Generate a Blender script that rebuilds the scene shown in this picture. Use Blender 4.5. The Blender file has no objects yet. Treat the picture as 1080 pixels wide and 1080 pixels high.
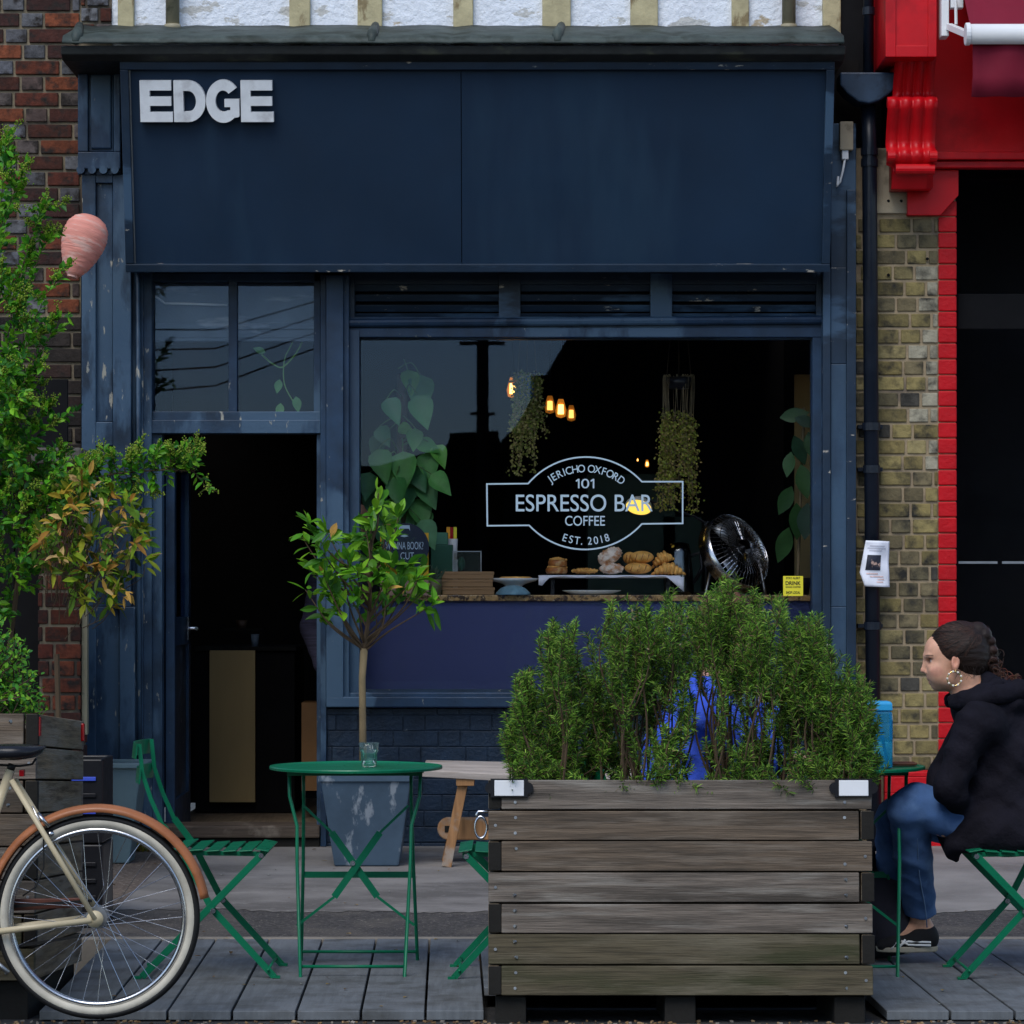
import bpy, math, random
import numpy as np
from mathutils import Vector, Matrix, Euler
R = math.radians
random.seed(11)
SC = bpy.context.scene
COL = SC.collection

# ------------------------------------------------------------------ camera, sky, sun, exposure
FPX = 3200.0          # focal length in pixels of the 1080 px photograph
CAMZ = 1.3
cam_d = bpy.data.cameras.new('camera'); cam = bpy.data.objects.new('camera', cam_d); COL.objects.link(cam)
cam_d.sensor_width = 36; cam_d.lens = FPX / 1080 * 36; cam_d.shift_y = 90 / 1080
cam_d.clip_start = .1; cam_d.clip_end = 1000
cam.location = (0, 0, CAMZ); cam.rotation_euler = (R(90), 0, 0)
SC.camera = cam
world = bpy.data.worlds.new('World'); SC.world = world; world.use_nodes = True
wn = world.node_tree; bg = wn.nodes['Background']
sky = wn.nodes.new('ShaderNodeTexSky'); sky.sky_type = 'NISHITA'; sky.sun_disc = False
sky.sun_elevation = R(52); sky.sun_rotation = R(200); sky.air_density = 1.0; sky.dust_density = .6; sky.ozone_density = 1.7
wb = wn.nodes.new('ShaderNodeMix'); wb.data_type = 'RGBA'; wb.blend_type = 'MULTIPLY'; wb.inputs[0].default_value = 1; wb.inputs[7].default_value = (1.05, 1.02, 1.0, 1)   # cool white balance
wn.links.new(sky.outputs[0], wb.inputs[6]); wn.links.new(wb.outputs[2], bg.inputs[0]); bg.inputs[1].default_value = .10
sun_d = bpy.data.lights.new('sun', 'SUN'); sun_d.energy = 1.1; sun_d.angle = R(35); sun_d.color = (1, .97, .93)
sun = bpy.data.objects.new('sun', sun_d); COL.objects.link(sun)
sun.rotation_euler = Euler((R(38), 0, R(-20)), 'XYZ')
SC.view_settings.view_transform = 'Standard'; SC.view_settings.look = 'None'
SC.view_settings.exposure = 0.92; SC.view_settings.gamma = 1
SC.cycles.max_bounces = 6; SC.cycles.transparent_max_bounces = 16

def W(px, py, D):
    """photo pixel at depth D -> metres"""
    return Vector(((px - 540) / FPX * D, D, CAMZ - (py - 630) / FPX * D))
def X(px, D): return (px - 540) / FPX * D
def Z(py, D): return CAMZ - (py - 630) / FPX * D

# ------------------------------------------------------------------ mesh builder
def basis(d):
    d = d.normalized()
    u = Vector((0, 0, 1)) if abs(d.z) < .9 else Vector((1, 0, 0))
    s = d.cross(u).normalized()
    return s, s.cross(d).normalized()
class MB:
    def __init__(s): s.v = []; s.f = []; s.c = []; s.col = None
    def add(s, vs, fs):
        n = len(s.v); s.v.extend([tuple(v) for v in vs]); s.f.extend([tuple(i + n for i in f) for f in fs])
        c = s.col or (1, 1, 1); s.c.extend([c] * len(vs)); return s
    def box(s, x0, x1, y0, y1, z0, z1):
        return s.add([(x, y, z) for z in (z0, z1) for y in (y0, y1) for x in (x0, x1)],
                     [(0, 2, 3, 1), (4, 5, 7, 6), (0, 1, 5, 4), (2, 6, 7, 3), (0, 4, 6, 2), (1, 3, 7, 5)])
    def pb(s, x0, x1, y0, y1, D, depth):
        """box whose front face covers photo pixels at depth D"""
        return s.box(X(x0, D), X(x1, D), D, D + depth, Z(y1, D), Z(y0, D))
    def obox(s, c, size, rot=None):
        m = rot if isinstance(rot, Matrix) else Euler(rot or (0, 0, 0)).to_matrix()
        hx, hy, hz = [k / 2 for k in size]; c = Vector(c)
        return s.add([c + m @ Vector((x, y, z)) for z in (-hz, hz) for y in (-hy, hy) for x in (-hx, hx)],
                     [(0, 2, 3, 1), (4, 5, 7, 6), (0, 1, 5, 4), (2, 6, 7, 3), (0, 4, 6, 2), (1, 3, 7, 5)])
    def bar(s, a, b, w, t, side=None):
        """flat bar from a to b, width w along side, thickness t"""
        a = Vector(a); b = Vector(b); d = (b - a).normalized()
        sd = Vector(side) if side else basis(d)[0]
        sd = (sd - d * sd.dot(d)).normalized(); u = d.cross(sd)
        vs = [p + sd * i * w / 2 + u * j * t / 2 for p in (a, b) for i, j in ((-1, -1), (1, -1), (1, 1), (-1, 1))]
        return s.add(vs, [(3, 2, 1, 0), (4, 5, 6, 7), (0, 1, 5, 4), (1, 2, 6, 5), (2, 3, 7, 6), (3, 0, 4, 7)])
    def tube(s, pts, r, n=8, cap=True):
        pts = [Vector(p) for p in pts]; rs = r if isinstance(r, (list, tuple)) else [r] * len(pts)
        vs = []; fs = []; u = None
        for i, p in enumerate(pts):
            d = (pts[min(i + 1, len(pts) - 1)] - pts[max(i - 1, 0)])
            if d.length < 1e-9: d = Vector((0, 0, 1))
            d.normalize()
            if u is None: u = basis(d)[0]
            else:
                u = u - d * u.dot(d)
                u = u.normalized() if u.length > 1e-6 else basis(d)[0]
            w = d.cross(u)
            for k in range(n):
                a = 2 * math.pi * k / n
                vs.append(p + (u * math.cos(a) + w * math.sin(a)) * rs[i])
        for i in range(len(pts) - 1):
            for k in range(n):
                k2 = (k + 1) % n
                fs.append((i * n + k, i * n + k2, (i + 1) * n + k2, (i + 1) * n + k))
        if cap:
            fs.append(tuple(range(n - 1, -1, -1))); fs.append(tuple((len(pts) - 1) * n + k for k in range(n)))
        return s.add(vs, fs)
    def lathe(s, prof, c=(0, 0, 0), n=32, m=None):
        """prof: (r, z) from bottom to top, closed at r=0 ends"""
        c = Vector(c); vs = []; fs = []
        for r, z in prof:
            for k in range(n):
                a = 2 * math.pi * k / n; p = Vector((r * math.cos(a), r * math.sin(a), z))
                vs.append(c + (m @ p if m else p))
        for i in range(len(prof) - 1):
            for k in range(n):
                k2 = (k + 1) % n; fs.append((i * n + k, i * n + k2, (i + 1) * n + k2, (i + 1) * n + k))
        if prof[0][0] > 1e-6: fs.append(tuple(range(n - 1, -1, -1)))
        if prof[-1][0] > 1e-6: fs.append(tuple((len(prof) - 1) * n + k for k in range(n)))
        return s.add(vs, fs)
    def ell(s, c, r, rot=None, n=16, bump=0, seed=0):
        m = Euler(rot or (0, 0, 0)).to_matrix(); c = Vector(c); vs = []; fs = []; k2 = n // 2; rng = random.Random(seed)
        ph = [rng.uniform(0, 6) for _ in range(4)]
        for i in range(k2 + 1):
            t = math.pi * i / k2
            for k in range(n):
                a = 2 * math.pi * k / n
                q = 1 + bump * (math.sin(3 * a + ph[0] + 2 * t) * .5 + math.sin(5 * a + ph[1]) * math.sin(4 * t + ph[2]) * .5)
                vs.append(c + m @ Vector((r[0] * math.sin(t) * math.cos(a) * q, r[1] * math.sin(t) * math.sin(a) * q, r[2] * math.cos(t))))
        for i in range(k2):
            for k in range(n):
                fs.append((i * n + k, (i + 1) * n + k, (i + 1) * n + (k + 1) % n, i * n + (k + 1) % n))
        return s.add(vs, fs)
    def prism(s, poly, m, depth):
        """poly (u,v) list counter-clockwise; m maps (u,v,w) -> world; w from 0 to depth"""
        n = len(poly)
        vs = [m(u, v, 0) for u, v in poly] + [m(u, v, depth) for u, v in poly]
        fs = [tuple(range(n)), tuple(range(2 * n - 1, n - 1, -1))] + [(i, i + n, (i + 1) % n + n, (i + 1) % n) for i in range(n)]
        return s.add(vs, fs)
    def torus(s, c, R0, r, axis='y', n=64, m=10, a0=0, a1=2 * math.pi):
        c = Vector(c); full = abs(a1 - a0 - 2 * math.pi) < 1e-6; k = n if full else n + 1
        pts = []
        vs = []; fs = []
        for i in range(k):
            a = a0 + (a1 - a0) * i / n; ca, sa = math.cos(a), math.sin(a)
            for j in range(m):
                b = 2 * math.pi * j / m; rr = R0 + r * math.cos(b); h = r * math.sin(b)
                vs.append(c + (Vector((rr * ca, h, rr * sa)) if axis == 'y' else Vector((rr * ca, rr * sa, h)) if axis == 'z' else Vector((h, rr * ca, rr * sa))))
        for i in range(n):
            i2 = (i + 1) % k
            for j in range(m): fs.append((i * m + j, i * m + (j + 1) % m, i2 * m + (j + 1) % m, i2 * m + j))
        return s.add(vs, fs)
    def leaf(s, p, d, nrm, L, w, nseg=2, droop=0.0, fold=.25, pw=1.0):
        p = Vector(p); d = Vector(d).normalized(); sd = d.cross(Vector(nrm))
        sd = sd.normalized() if sd.length > 1e-5 else basis(d)[0]
        up = sd.cross(d); vs = [p]; fs = []
        for i in range(1, nseg):
            t = i / nseg
            c = p + d * (L * t) - Vector((0, 0, 1)) * (droop * L * t * t); h = w / 2 * math.sin(math.pi * t ** pw)
            vs += [c - sd * h + up * (fold * h), c, c + sd * h + up * (fold * h)]
        vs.append(p + d * L - Vector((0, 0, 1)) * droop * L); e = len(vs) - 1
        fs += [(0, 2, 1), (0, 3, 2)]
        for i in range(nseg - 2):
            b = 1 + 3 * i; fs += [(b, b + 1, b + 4, b + 3), (b + 1, b + 2, b + 5, b + 4)]
        b = 1 + 3 * (nseg - 2); fs += [(b, b + 1, e), (b + 1, b + 2, e)]
        return s.add(vs, fs)
    def build(s, name, mat, parent=None, local=False, smooth=False, bevel=0, kind=None, label=None):
        off = Vector((0, 0, 0))
        if parent is not None and not local:
            inv = world_of(parent).inverted()
            vs = [tuple(inv @ Vector(v)) for v in s.v]
        else: vs = s.v
        me = bpy.data.meshes.new(name); me.from_pydata(vs, [], s.f)
        if any(c != (1, 1, 1) for c in s.c):
            at = me.color_attributes.new('Col', 'FLOAT_COLOR', 'POINT')
            at.data.foreach_set('color', [k for c in s.c for k in (c[0], c[1], c[2], 1)])
        me.materials.append(mat)
        if smooth: me.polygons.foreach_set('use_smooth', [True] * len(me.polygons))
        me.update()
        o = bpy.data.objects.new(name, me); COL.objects.link(o)
        if parent is not None: o.parent = parent
        if bevel:
            b = o.modifiers.new('bevel', 'BEVEL'); b.width = bevel; b.segments = 2; b.limit_method = 'ANGLE'; b.angle_limit = R(40)
        if kind: o['kind'] = kind
        if label: o['label'] = label
        return o
def world_of(o):
    m = Matrix.LocRotScale(o.location, o.rotation_euler, o.scale)
    return world_of(o.parent) @ m if o.parent else m
def tag(o, label, cat, group=None):
    o['label'] = label; o['category'] = cat
    if group: o['group'] = group
    return o
def thing(name, loc, label, cat, rot=(0, 0, 0), group=None):
    o = bpy.data.objects.new(name, None); COL.objects.link(o); o.location = loc; o.rotation_euler = rot
    o.empty_display_size = .1
    return tag(o, label, cat, group)
def copy_tree(o, parent=None):
    c = o.copy(); COL.objects.link(c); c.parent = parent
    for ch in list(o.children): copy_tree(ch, c)
    return c
def solo(mb, name, mat, origin, label, cat, group=None, **k):
    """a thing that is one mesh, with its origin at its base"""
    origin = Vector(origin); mb.v = [tuple(Vector(v) - origin) for v in mb.v]
    o = mb.build(name, mat, **k); o.location = origin
    return tag(o, label, cat, group)

# ------------------------------------------------------------------ materials
def nodes(name):
    m = bpy.data.materials.new(name); m.use_nodes = True
    nt = m.node_tree; return m, nt, nt.nodes['Principled BSDF'], nt.nodes.new, nt.links.new
def scl(c, k): return (c[0] * k, c[1] * k, c[2] * k, 1)
def mat(name, c, rough=.6, metal=0, var=.2, vs=5, bump=.15, bs=70, c2=None, th=.6, soft=.05, cs=3, stretch=(1, 1, 1),
        vcol=False, spec=.28, sss=0, bd=.004, trans=0, c3=None, th3=.62, cs3=20, cst=(1, 1, 1), rvar=.15):
    m, nt, b, N, L = nodes(name)
    tc = N('ShaderNodeTexCoord'); mp = N('ShaderNodeMapping'); mp.inputs['Scale'].default_value = stretch
    L(tc.outputs['Object'], mp.inputs[0])
    def noise(scale, det=5, vec=mp, rough_=.6):
        n = N('ShaderNodeTexNoise'); n.inputs['Scale'].default_value = scale; n.inputs['Detail'].default_value = det
        n.inputs['Roughness'].default_value = rough_; L(vec.outputs[0], n.inputs['Vector']); return n
    def mix(fac, a, bcol, mode='MIX'):
        x = N('ShaderNodeMix'); x.data_type = 'RGBA'; x.blend_type = mode
        if isinstance(fac, float): x.inputs[0].default_value = fac
        else: L(fac, x.inputs[0])
        for sock, val in ((x.inputs[6], a), (x.inputs[7], bcol)):
            if isinstance(val, tuple): sock.default_value = val
            else: L(val, sock)
        return x.outputs[2]
    n1 = noise(vs)
    rp = N('ShaderNodeMapRange'); rp.inputs[1].default_value = .3; rp.inputs[2].default_value = .7; L(n1.outputs[0], rp.inputs[0])
    out = mix(rp.outputs[0], scl(c, 1 - var), scl(c, 1 + var))
    if vcol:
        at = N('ShaderNodeVertexColor'); at.layer_name = 'Col'; out = mix(1.0, out, at.outputs[0], 'MULTIPLY')
    for cc, tt, ss in ((c2, th, cs), (c3, th3, cs3)):
        if cc:
            mp2 = N('ShaderNodeMapping'); mp2.inputs['Scale'].default_value = cst; mp2.inputs['Location'].default_value = (3.1, 1.7, ss * .1)
            L(tc.outputs['Object'], mp2.inputs[0])
            n2 = noise(ss, 6, mp2); r2 = N('ShaderNodeMapRange'); r2.inputs[1].default_value = tt - soft; r2.inputs[2].default_value = tt + soft
            L(n2.outputs[0], r2.inputs[0]); out = mix(r2.outputs[0], out, tuple(cc) + (1,))
    L(out, b.inputs['Base Color'])
    b.inputs['Metallic'].default_value = metal; b.inputs['Specular IOR Level'].default_value = spec
    rr = N('ShaderNodeMapRange'); rr.inputs[3].default_value = max(0, rough - rvar); rr.inputs[4].default_value = min(1, rough + rvar)
    n4 = noise(vs * 3); L(n4.outputs[0], rr.inputs[0]); L(rr.outputs[0], b.inputs['Roughness'])
    if sss: b.inputs['Subsurface Weight'].default_value = sss; b.inputs['Subsurface Radius'].default_value = (.01, .005, .003); b.inputs['Subsurface Scale'].default_value = 1
    if bump:
        n3 = noise(bs, 6); bp = N('ShaderNodeBump'); bp.inputs['Strength'].default_value = bump; bp.inputs['Distance'].default_value = bd
        L(n3.outputs[0], bp.inputs['Height']); L(bp.outputs[0], b.inputs['Normal'])
    if trans:
        out_n = nt.nodes['Material Output']; tl = N('ShaderNodeBsdfTranslucent'); L(out, tl.inputs[0]); ms = N('ShaderNodeMixShader'); ms.inputs[0].default_value = trans
        L(b.outputs[0], ms.inputs[1]); L(tl.outputs[0], ms.inputs[2]); L(ms.outputs[0], out_n.inputs[0])
    return m
def pane_mat(name, ior=1.45, tint=(1, 1, 1, 1), rough=.0, body=None, k=0, gl=(1, 1, 1)):
    m, nt, b, N, L = nodes(name); nt.nodes.remove(b)
    t = N('ShaderNodeBsdfTransparent'); t.inputs[0].default_value = tint; g = N('ShaderNodeBsdfGlossy'); g.inputs['Roughness'].default_value = rough; g.inputs[0].default_value = gl + (1,)
    f = N('ShaderNodeFresnel'); f.inputs[0].default_value = ior; x = N('ShaderNodeMixShader')
    L(f.outputs[0], x.inputs[0]); L(t.outputs[0], x.inputs[1]); L(g.outputs[0], x.inputs[2]); 
    if body:
        d = N('ShaderNodeBsdfDiffuse'); d.inputs[0].default_value = body + (1,); tl = N('ShaderNodeBsdfTranslucent'); tl.inputs[0].default_value = body + (1,)
        a = N('ShaderNodeMixShader'); L(d.outputs[0], a.inputs[1]); L(tl.outputs[0], a.inputs[2]); y = N('ShaderNodeMixShader'); y.inputs[0].default_value = k; L(x.outputs[0], y.inputs[1]); L(a.outputs[0], y.inputs[2]); x = y
    L(x.outputs[0], nt.nodes['Material Output'].inputs[0])
    return m
def glow(name, c, s):
    m, nt, b, N, L = nodes(name); b.inputs['Base Color'].default_value = c + (1,); b.inputs['Emission Color'].default_value = c + (1,); b.inputs['Emission Strength'].default_value = s
    return m
def flat(name, c, rough=.5): return mat(name, c, rough, var=.03, bump=0)

BLUE = (.0105, .030, .064); BLUE_L = (.044, .086, .140)
M = {}
M['paint'] = mat('painted timber', BLUE, .5, spec=.35, var=.45, vs=5, bump=.4, bs=28, c2=BLUE_L, th=.565, cs=1.6, soft=.02, c3=(.3, .29, .25), th3=.70, cs3=26, cst=(1, 1, .45), bd=.003)
M['paint_worn'] = mat('worn painted timber', (.0155, .037, .070), .5, spec=.35, var=.5, vs=5, bump=.4, bs=30, c2=BLUE_L, th=.545, cs=2.8, soft=.025, c3=(.35, .33, .27), th3=.655, cs3=30, cst=(1, 1, .3), bd=.004)
M['paint_flat'] = mat('sign board paint', (.0058, .0205, .046), .55, spec=.25, var=.16, vs=1.3, bump=.08, bs=40, c2=(.0105, .031, .060), th=.54, cs=1.1, soft=.05, c3=(.05, .075, .1), th3=.76, cs3=9, cst=(1, 1, .2))
M['paint_dark'] = mat('dark trim paint', (.008, .021, .042), .45, spec=.35, var=.25, bump=.2, bs=30, c2=(.04, .08, .135), th=.6, cs=2, soft=.02, c3=(.4, .36, .3), th3=.68, cs3=24, cst=(.35, 1, 1))
M['touch'] = mat('touch up paint', (.030, .064, .110), .5, spec=.35, var=.18, vs=3, bump=.3, bs=35, c2=(.018, .04, .075), th=.56, cs=2.5, cst=(1, 1, .3))
M['paint_brick'] = mat('painted stallriser brick', (.011, .023, .043), .45, var=.35, vs=8, bump=.8, bs=45, c2=(.05, .085, .125), th=.64, cs=2.6, soft=.04, c3=(.18, .2, .2), th3=.735, cs3=30, bd=.006)
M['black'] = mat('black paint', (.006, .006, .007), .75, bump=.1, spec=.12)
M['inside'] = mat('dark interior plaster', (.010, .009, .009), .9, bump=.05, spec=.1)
M['lead'] = mat('lead flashing', (.045, .06, .055), .6, var=.35, vs=10, bump=.5, bs=40, c2=(.02, .028, .022), th=.55, cs=5)
M['gutter'] = mat('weathered cornice', (.013, .015, .015), .6, var=.4, vs=12, bump=.5, bs=35, c2=(.05, .055, .035), th=.63, cs=7, cst=(.4, 1, 1))
M['render'] = mat('white rough render', (.74, .78, .84), .85, var=.06, vs=8, bump=1.0, bs=32, bd=.012, c2=(.42, .35, .25), th=.635, cs=5, cst=(.6, 1, 1.2), soft=.015, c3=(.5, .5, .48), th3=.6, cs3=9)
M['timber'] = mat('cream flaking timber', (.42, .37, .22), .75, var=.2, vs=12, bump=.7, bs=30, c2=(.22, .17, .09), th=.6, cs=9, cst=(1, 1, .5), soft=.03, bd=.006)
M['brick'] = mat('brick', (.85, .8, .78), .85, var=.4, vs=26, bump=.9, bs=60, vcol=True, c2=(.018, .014, .012), th=.565, cs=16, soft=.08, bd=.005)
M['brick_y'] = mat('stock brick', (1, 1, 1), .85, var=.25, vs=20, bump=.9, bs=60, vcol=True, c2=(.022, .021, .018), th=.57, cs=10, soft=.1, bd=.005)
M['mortar_y'] = mat('sandy mortar', (.3, .23, .145), .9, var=.2, vs=15, bump=.6, bs=80, c2=(.16, .125, .09), th=.58, cs=4)
M['mortar'] = mat('mortar', (.19, .155, .105), .9, var=.25, vs=15, bump=.6, bs=80, c2=(.06, .05, .04), th=.55, cs=3)
M['red'] = mat('red gloss paint', (.52, .003, .008), .4, spec=.28, var=.12, vs=5, bump=.25, bs=30, c2=(.38, .002, .006), th=.56, cs=3)
M['redbrick'] = mat('red painted brick', (.47, .003, .008), .5, spec=.25, var=.14, vs=7, bump=.7, bs=35, bd=.006, c3=(.5, .2, .2), th3=.75, cs3=20)
M['stone'] = mat('sandy stone', (.33, .28, .2), .85, var=.2, bump=.5, bs=50, c2=(.12, .1, .07), th=.62, cs=5)
M['cap'] = mat('coping stone', (.11, .1, .085), .9, var=.3, bump=.7, bs=35)
M['pipe'] = mat('dark blue iron pipe', (.007, .011, .02), .35, var=.3, bump=.3, bs=35, c3=(.3, .32, .34), th3=.78, cs3=14)
M['hopper'] = mat('hopper paint', (.02, .04, .075), .4, var=.3, vs=8, bump=.3, bs=25, c2=(.008, .015, .03), th=.57, cs=8)
M['cream_pipe'] = mat('cream pipe', (.27, .24, .16), .5, var=.2, bump=.2, c2=(.12, .12, .08), th=.62, cs=8)
M['wood_w'] = mat('weathered planks', (.15, .123, .099), .8, var=.55, vs=3.5, bump=.8, bs=9, stretch=(1, 7, 26), c2=(.06, .05, .04), th=.575, cs=2.2, cst=(.8, 3, 9), soft=.1, c3=(.26, .235, .2), th3=.6, cs3=3, bd=.004)
M['wood_w2'] = mat('brown weathered planks', (.118, .087, .06), .8, var=.55, vs=3.5, bump=.8, bs=9, stretch=(1, 7, 26), c2=(.05, .04, .03), th=.56, cs=2.2, cst=(.8, 3, 9), soft=.1, c3=(.19, .155, .12), th3=.6, cs3=3, bd=.004)
M['wood_w3'] = mat('mossy damp planks', (.085, .069, .041), .8, var=.55, vs=3.5, bump=.8, bs=9, stretch=(1, 7, 26), c2=(.045, .045, .02), th=.54, cs=2.0, cst=(.8, 3, 5), soft=.1, c3=(.14, .12, .08), th3=.6, cs3=3, bd=.004)
M['wood_s'] = mat('weathered side planks', (.18, .132, .08), .8, var=.5, vs=3.5, bump=.8, bs=9, stretch=(7, 1, 26), c2=(.2, .17, .13), th=.52, cs=2.2, cst=(3, .8, 9), soft=.1, c3=(.07, .05, .03), th3=.6, cs3=4, bd=.004)
M['wood_dark'] = mat('dark end grain', (.012, .011, .009), .9, var=.3, bump=.5, bs=60)
M['wood_bench'] = mat('bench wood', (.3, .15, .06), .6, var=.35, vs=4, bump=.4, bs=12, stretch=(9, 9, 1), c2=(.3, .25, .2), th=.58, cs=5)
M['wood_grey'] = mat('bleached bench plank', (.36, .31, .27), .75, var=.25, vs=4, bump=.5, bs=10, stretch=(1, 9, 20), c2=(.2, .15, .11), th=.6, cs=4, cst=(.5, 3, 4))
M['deck'] = mat('grey decking', (.125, .137, .146), .7, var=.22, vs=3, bump=.35, bs=12, stretch=(14, 1, 1), c2=(.15, .162, .172), th=.58, cs=2.4, soft=.12, c3=(.07, .072, .07), th3=.59, cs3=6)
M['green'] = mat('green enamel', (.003, .145, .068), .32, var=.12, vs=6, bump=.06, bs=40, c3=(.06, .025, .02), th3=.79, cs3=9)
M['road'] = mat('asphalt', (.05, .049, .048), .9, var=.3, vs=8, bump=1.0, bs=160, bd=.01, c3=(.16, .13, .1), th3=.66, cs3=90)
M['pearl'] = flat('pearl', (.75, .7, .6), .25)
M['steel'] = mat('steel', (.55, .56, .58), .25, metal=1, var=.1, bump=.05)
M['dullsteel'] = mat('dull zinc', (.35, .36, .37), .45, metal=1, var=.2, bump=.1)
M['rubber'] = mat('black rubber', (.01, .01, .01), .6, bump=.1)
M['whitewall'] = mat('cream tyre', (.5, .465, .38), .6, var=.2, vs=10, bump=.15, c2=(.35, .32, .25), th=.65, cs=6)
M['cream'] = mat('cream frame enamel', (.5, .42, .27), .3, var=.1, bump=.03, c3=(.2, .1, .04), th3=.76, cs3=30)
M['fender'] = mat('orange brown mudguard', (.33, .12, .048), .32, var=.25, vs=5, bump=.1, c2=(.24, .08, .03), th=.58, cs=5)
M['brownwood'] = mat('red brown chain guard', (.12, .04, .025), .5, var=.3, bump=.2)
M['pot'] = mat('blue grey zinc pot', (.055, .088, .125), .5, var=.2, vs=5, bump=.25, bs=30, c2=(.22, .25, .28), th=.60, cs=12, cst=(1, 1, .45), soft=.03)
M['tub'] = mat('teal grey plastic', (.1, .155, .175), .45, var=.12, bump=.05)
M['soil'] = mat('soil', (.025, .017, .011), .95, var=.4, bump=1, bs=50, bd=.02)
M['bark'] = mat('bark', (.2, .15, .08), .8, var=.3, vs=12, bump=.6, bs=40, stretch=(1, 1, .4))
M['twig'] = mat('twig', (.075, .05, .028), .8, var=.3, bump=.3)
M['leaf'] = mat('foliage', (1, 1, 1), .42, var=.25, vs=9, bump=0, vcol=True, trans=.3, spec=.25)
M['leaf_dull'] = mat('dull foliage', (1, 1, 1), .6, var=.3, vs=6, bump=0, vcol=True, trans=.3, spec=.15)
M['glass'] = pane_mat('window glass', 1.34, rough=.009, gl=(.40, .58, .92))
M['glass2'] = pane_mat('tumbler glass', 1.3, (.965, .985, .98, 1), .02, (.55, .75, .7), .05)
M['water'] = pane_mat('water', 1.2, (.85, .98, .95, 1), 0, (.3, .75, .6), .12)
M['letter'] = flat('white vinyl', (.38, .49, .57), .6)
M['seam'] = flat('pale seam thread', (.12, .2, .34), .8)
M['white'] = mat('white', (.75, .76, .77), .45, var=.06, bump=.03)
M['porcelain'] = mat('porcelain', (.78, .79, .78), .2, var=.03, bump=0)
M['paper'] = mat('paper', (.78, .79, .86), .7, var=.04, bump=.25, bs=14, bd=.01)
M['edge'] = mat('chalky white letters', (.66, .68, .7), .6, var=.1, vs=14, bump=.2, bs=40, c2=(.36, .35, .36), th=.63, cs=6, soft=.1)
M['violet'] = mat('violet blue counter front', (.045, .058, .16), .5, var=.06, vs=1.5, bump=.03)
M['granite'] = mat('granite', (.36, .22, .085), .3, var=.4, vs=40, bump=0, c2=(.05, .03, .02), th=.53, cs=35, c3=(.6, .45, .25), th3=.63, cs3=60)
M['kraft'] = mat('kraft card', (.29, .175, .085), .8, var=.08, bump=.1)
M['ply'] = mat('varnished plywood', (.42, .29, .12), .5, var=.15, vs=3, bump=.05, stretch=(1, 1, .3))
M['ply2'] = mat('orange plywood', (.22, .11, .04), .5, var=.2, vs=3, bump=.05)
M['step'] = mat('worn timber step', (.075, .055, .04), .7, var=.4, vs=4, bump=.5, bs=14, stretch=(1, 8, 20), c2=(.16, .13, .1), th=.6, cs=5)
M['floor'] = mat('worn floorboards', (.2, .15, .1), .6, var=.35, vs=3, bump=.3, bs=12, stretch=(14, 1, 1))
M['denim'] = mat('denim', (.045, .1, .23), .85, var=.35, vs=7, bump=.5, bs=240, bd=.002, c2=(.09, .17, .33), th=.58, cs=9, soft=.12)
M['hoodie'] = mat('black cotton', (.0085, .0078, .0125), .9, var=.35, vs=9, bump=.6, bs=16, bd=.02, spec=.12)
M['bluecloth'] = mat('bright blue cotton', (.045, .1, .58), .85, var=.2, vs=8, bump=.5, bs=16, bd=.012, spec=.2)
M['darkcloth'] = mat('dark cloth', (.02, .02, .03), .9, bump=.3)
M['stripe'] = mat('purple grey striped cloth', (.03, .028, .05), .9, var=.5, vs=3, stretch=(3, 3, 40), bump=.3)
M['skin'] = mat('skin', (1, 1, 1), .5, var=.1, vs=60, bump=.15, bs=180, vcol=True, sss=.12, bd=.001)
M['reflector_white'] = None
M['hair'] = mat('dark brown hair', (.010, .006, .0045), .6, spec=.2, var=.6, vs=3, bump=.8, bs=60, stretch=(.6, 2, 2), bd=.004, c2=(.035, .017, .01), th=.58, cs=7)
M['hair_red'] = mat('auburn hair', (.1, .042, .022), .5, var=.5, vs=20, bump=1, bs=60, bd=.006)
M['gold'] = mat('gold', (.85, .62, .25), .22, metal=1, var=.05, bump=0)
M['burgundy'] = mat('burgundy awning cloth', (.17, .006, .022), .8, var=.12, vs=3, bump=.15, bs=12, bd=.01)
M['pastry'] = mat('golden pastry', (.85, .46, .12), .5, var=.3, vs=18, bump=.4, bs=50, c2=(.45, .17, .03), th=.58, cs=16, soft=.1)
M['pastry_d'] = mat('dark glazed pastry', (.36, .13, .035), .35, var=.4, vs=30, bump=.5, bs=50, c2=(.5, .3, .12), th=.6, cs=25)
M['sugar'] = mat('sugared pastry', (.9, .78, .64), .8, var=.15, vs=25, bump=.6, bs=60, c2=(.55, .24, .08), th=.52, cs=22, soft=.08)
M['lantern'] = mat('pink paper lantern', (.8, .33, .26), .8, var=.16, vs=16, bump=.7, bs=30, stretch=(.5, .5, 3.2), bd=.008, c2=(.8, .5, .42), th=.58, cs=14, cst=(.5, .5, 3), trans=.2)
M['yellow'] = flat('yellow card', (.75, .66, .04)); M['ink'] = flat('ink', (.015, .015, .015)); M['orange'] = flat('orange card', (.8, .35, .02))
M['disc'] = flat('navy card', (.012, .02, .04)); M['canister'] = flat('dark green tin', (.008, .06, .035)); M['crate'] = mat('black plastic', (.012, .012, .014), .35, bump=.05)
M['bluelabel'] = flat('blue plastic', (.05, .09, .5)); M['redlens'] = flat('red reflector', (.35, .004, .008), .2)
M['bottle'] = pane_mat('blue bottle plastic', 1.45, (.5, .88, .98, 1), .05, (.03, .5, .9), .35); M['bottlecap'] = flat('blue cap', (.03, .32, .62), .3); M['bottlewater'] = pane_mat('blue water', 1.1, (.7, .95, .95, 1), 0, (.02, .5, .6), .3)
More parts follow.
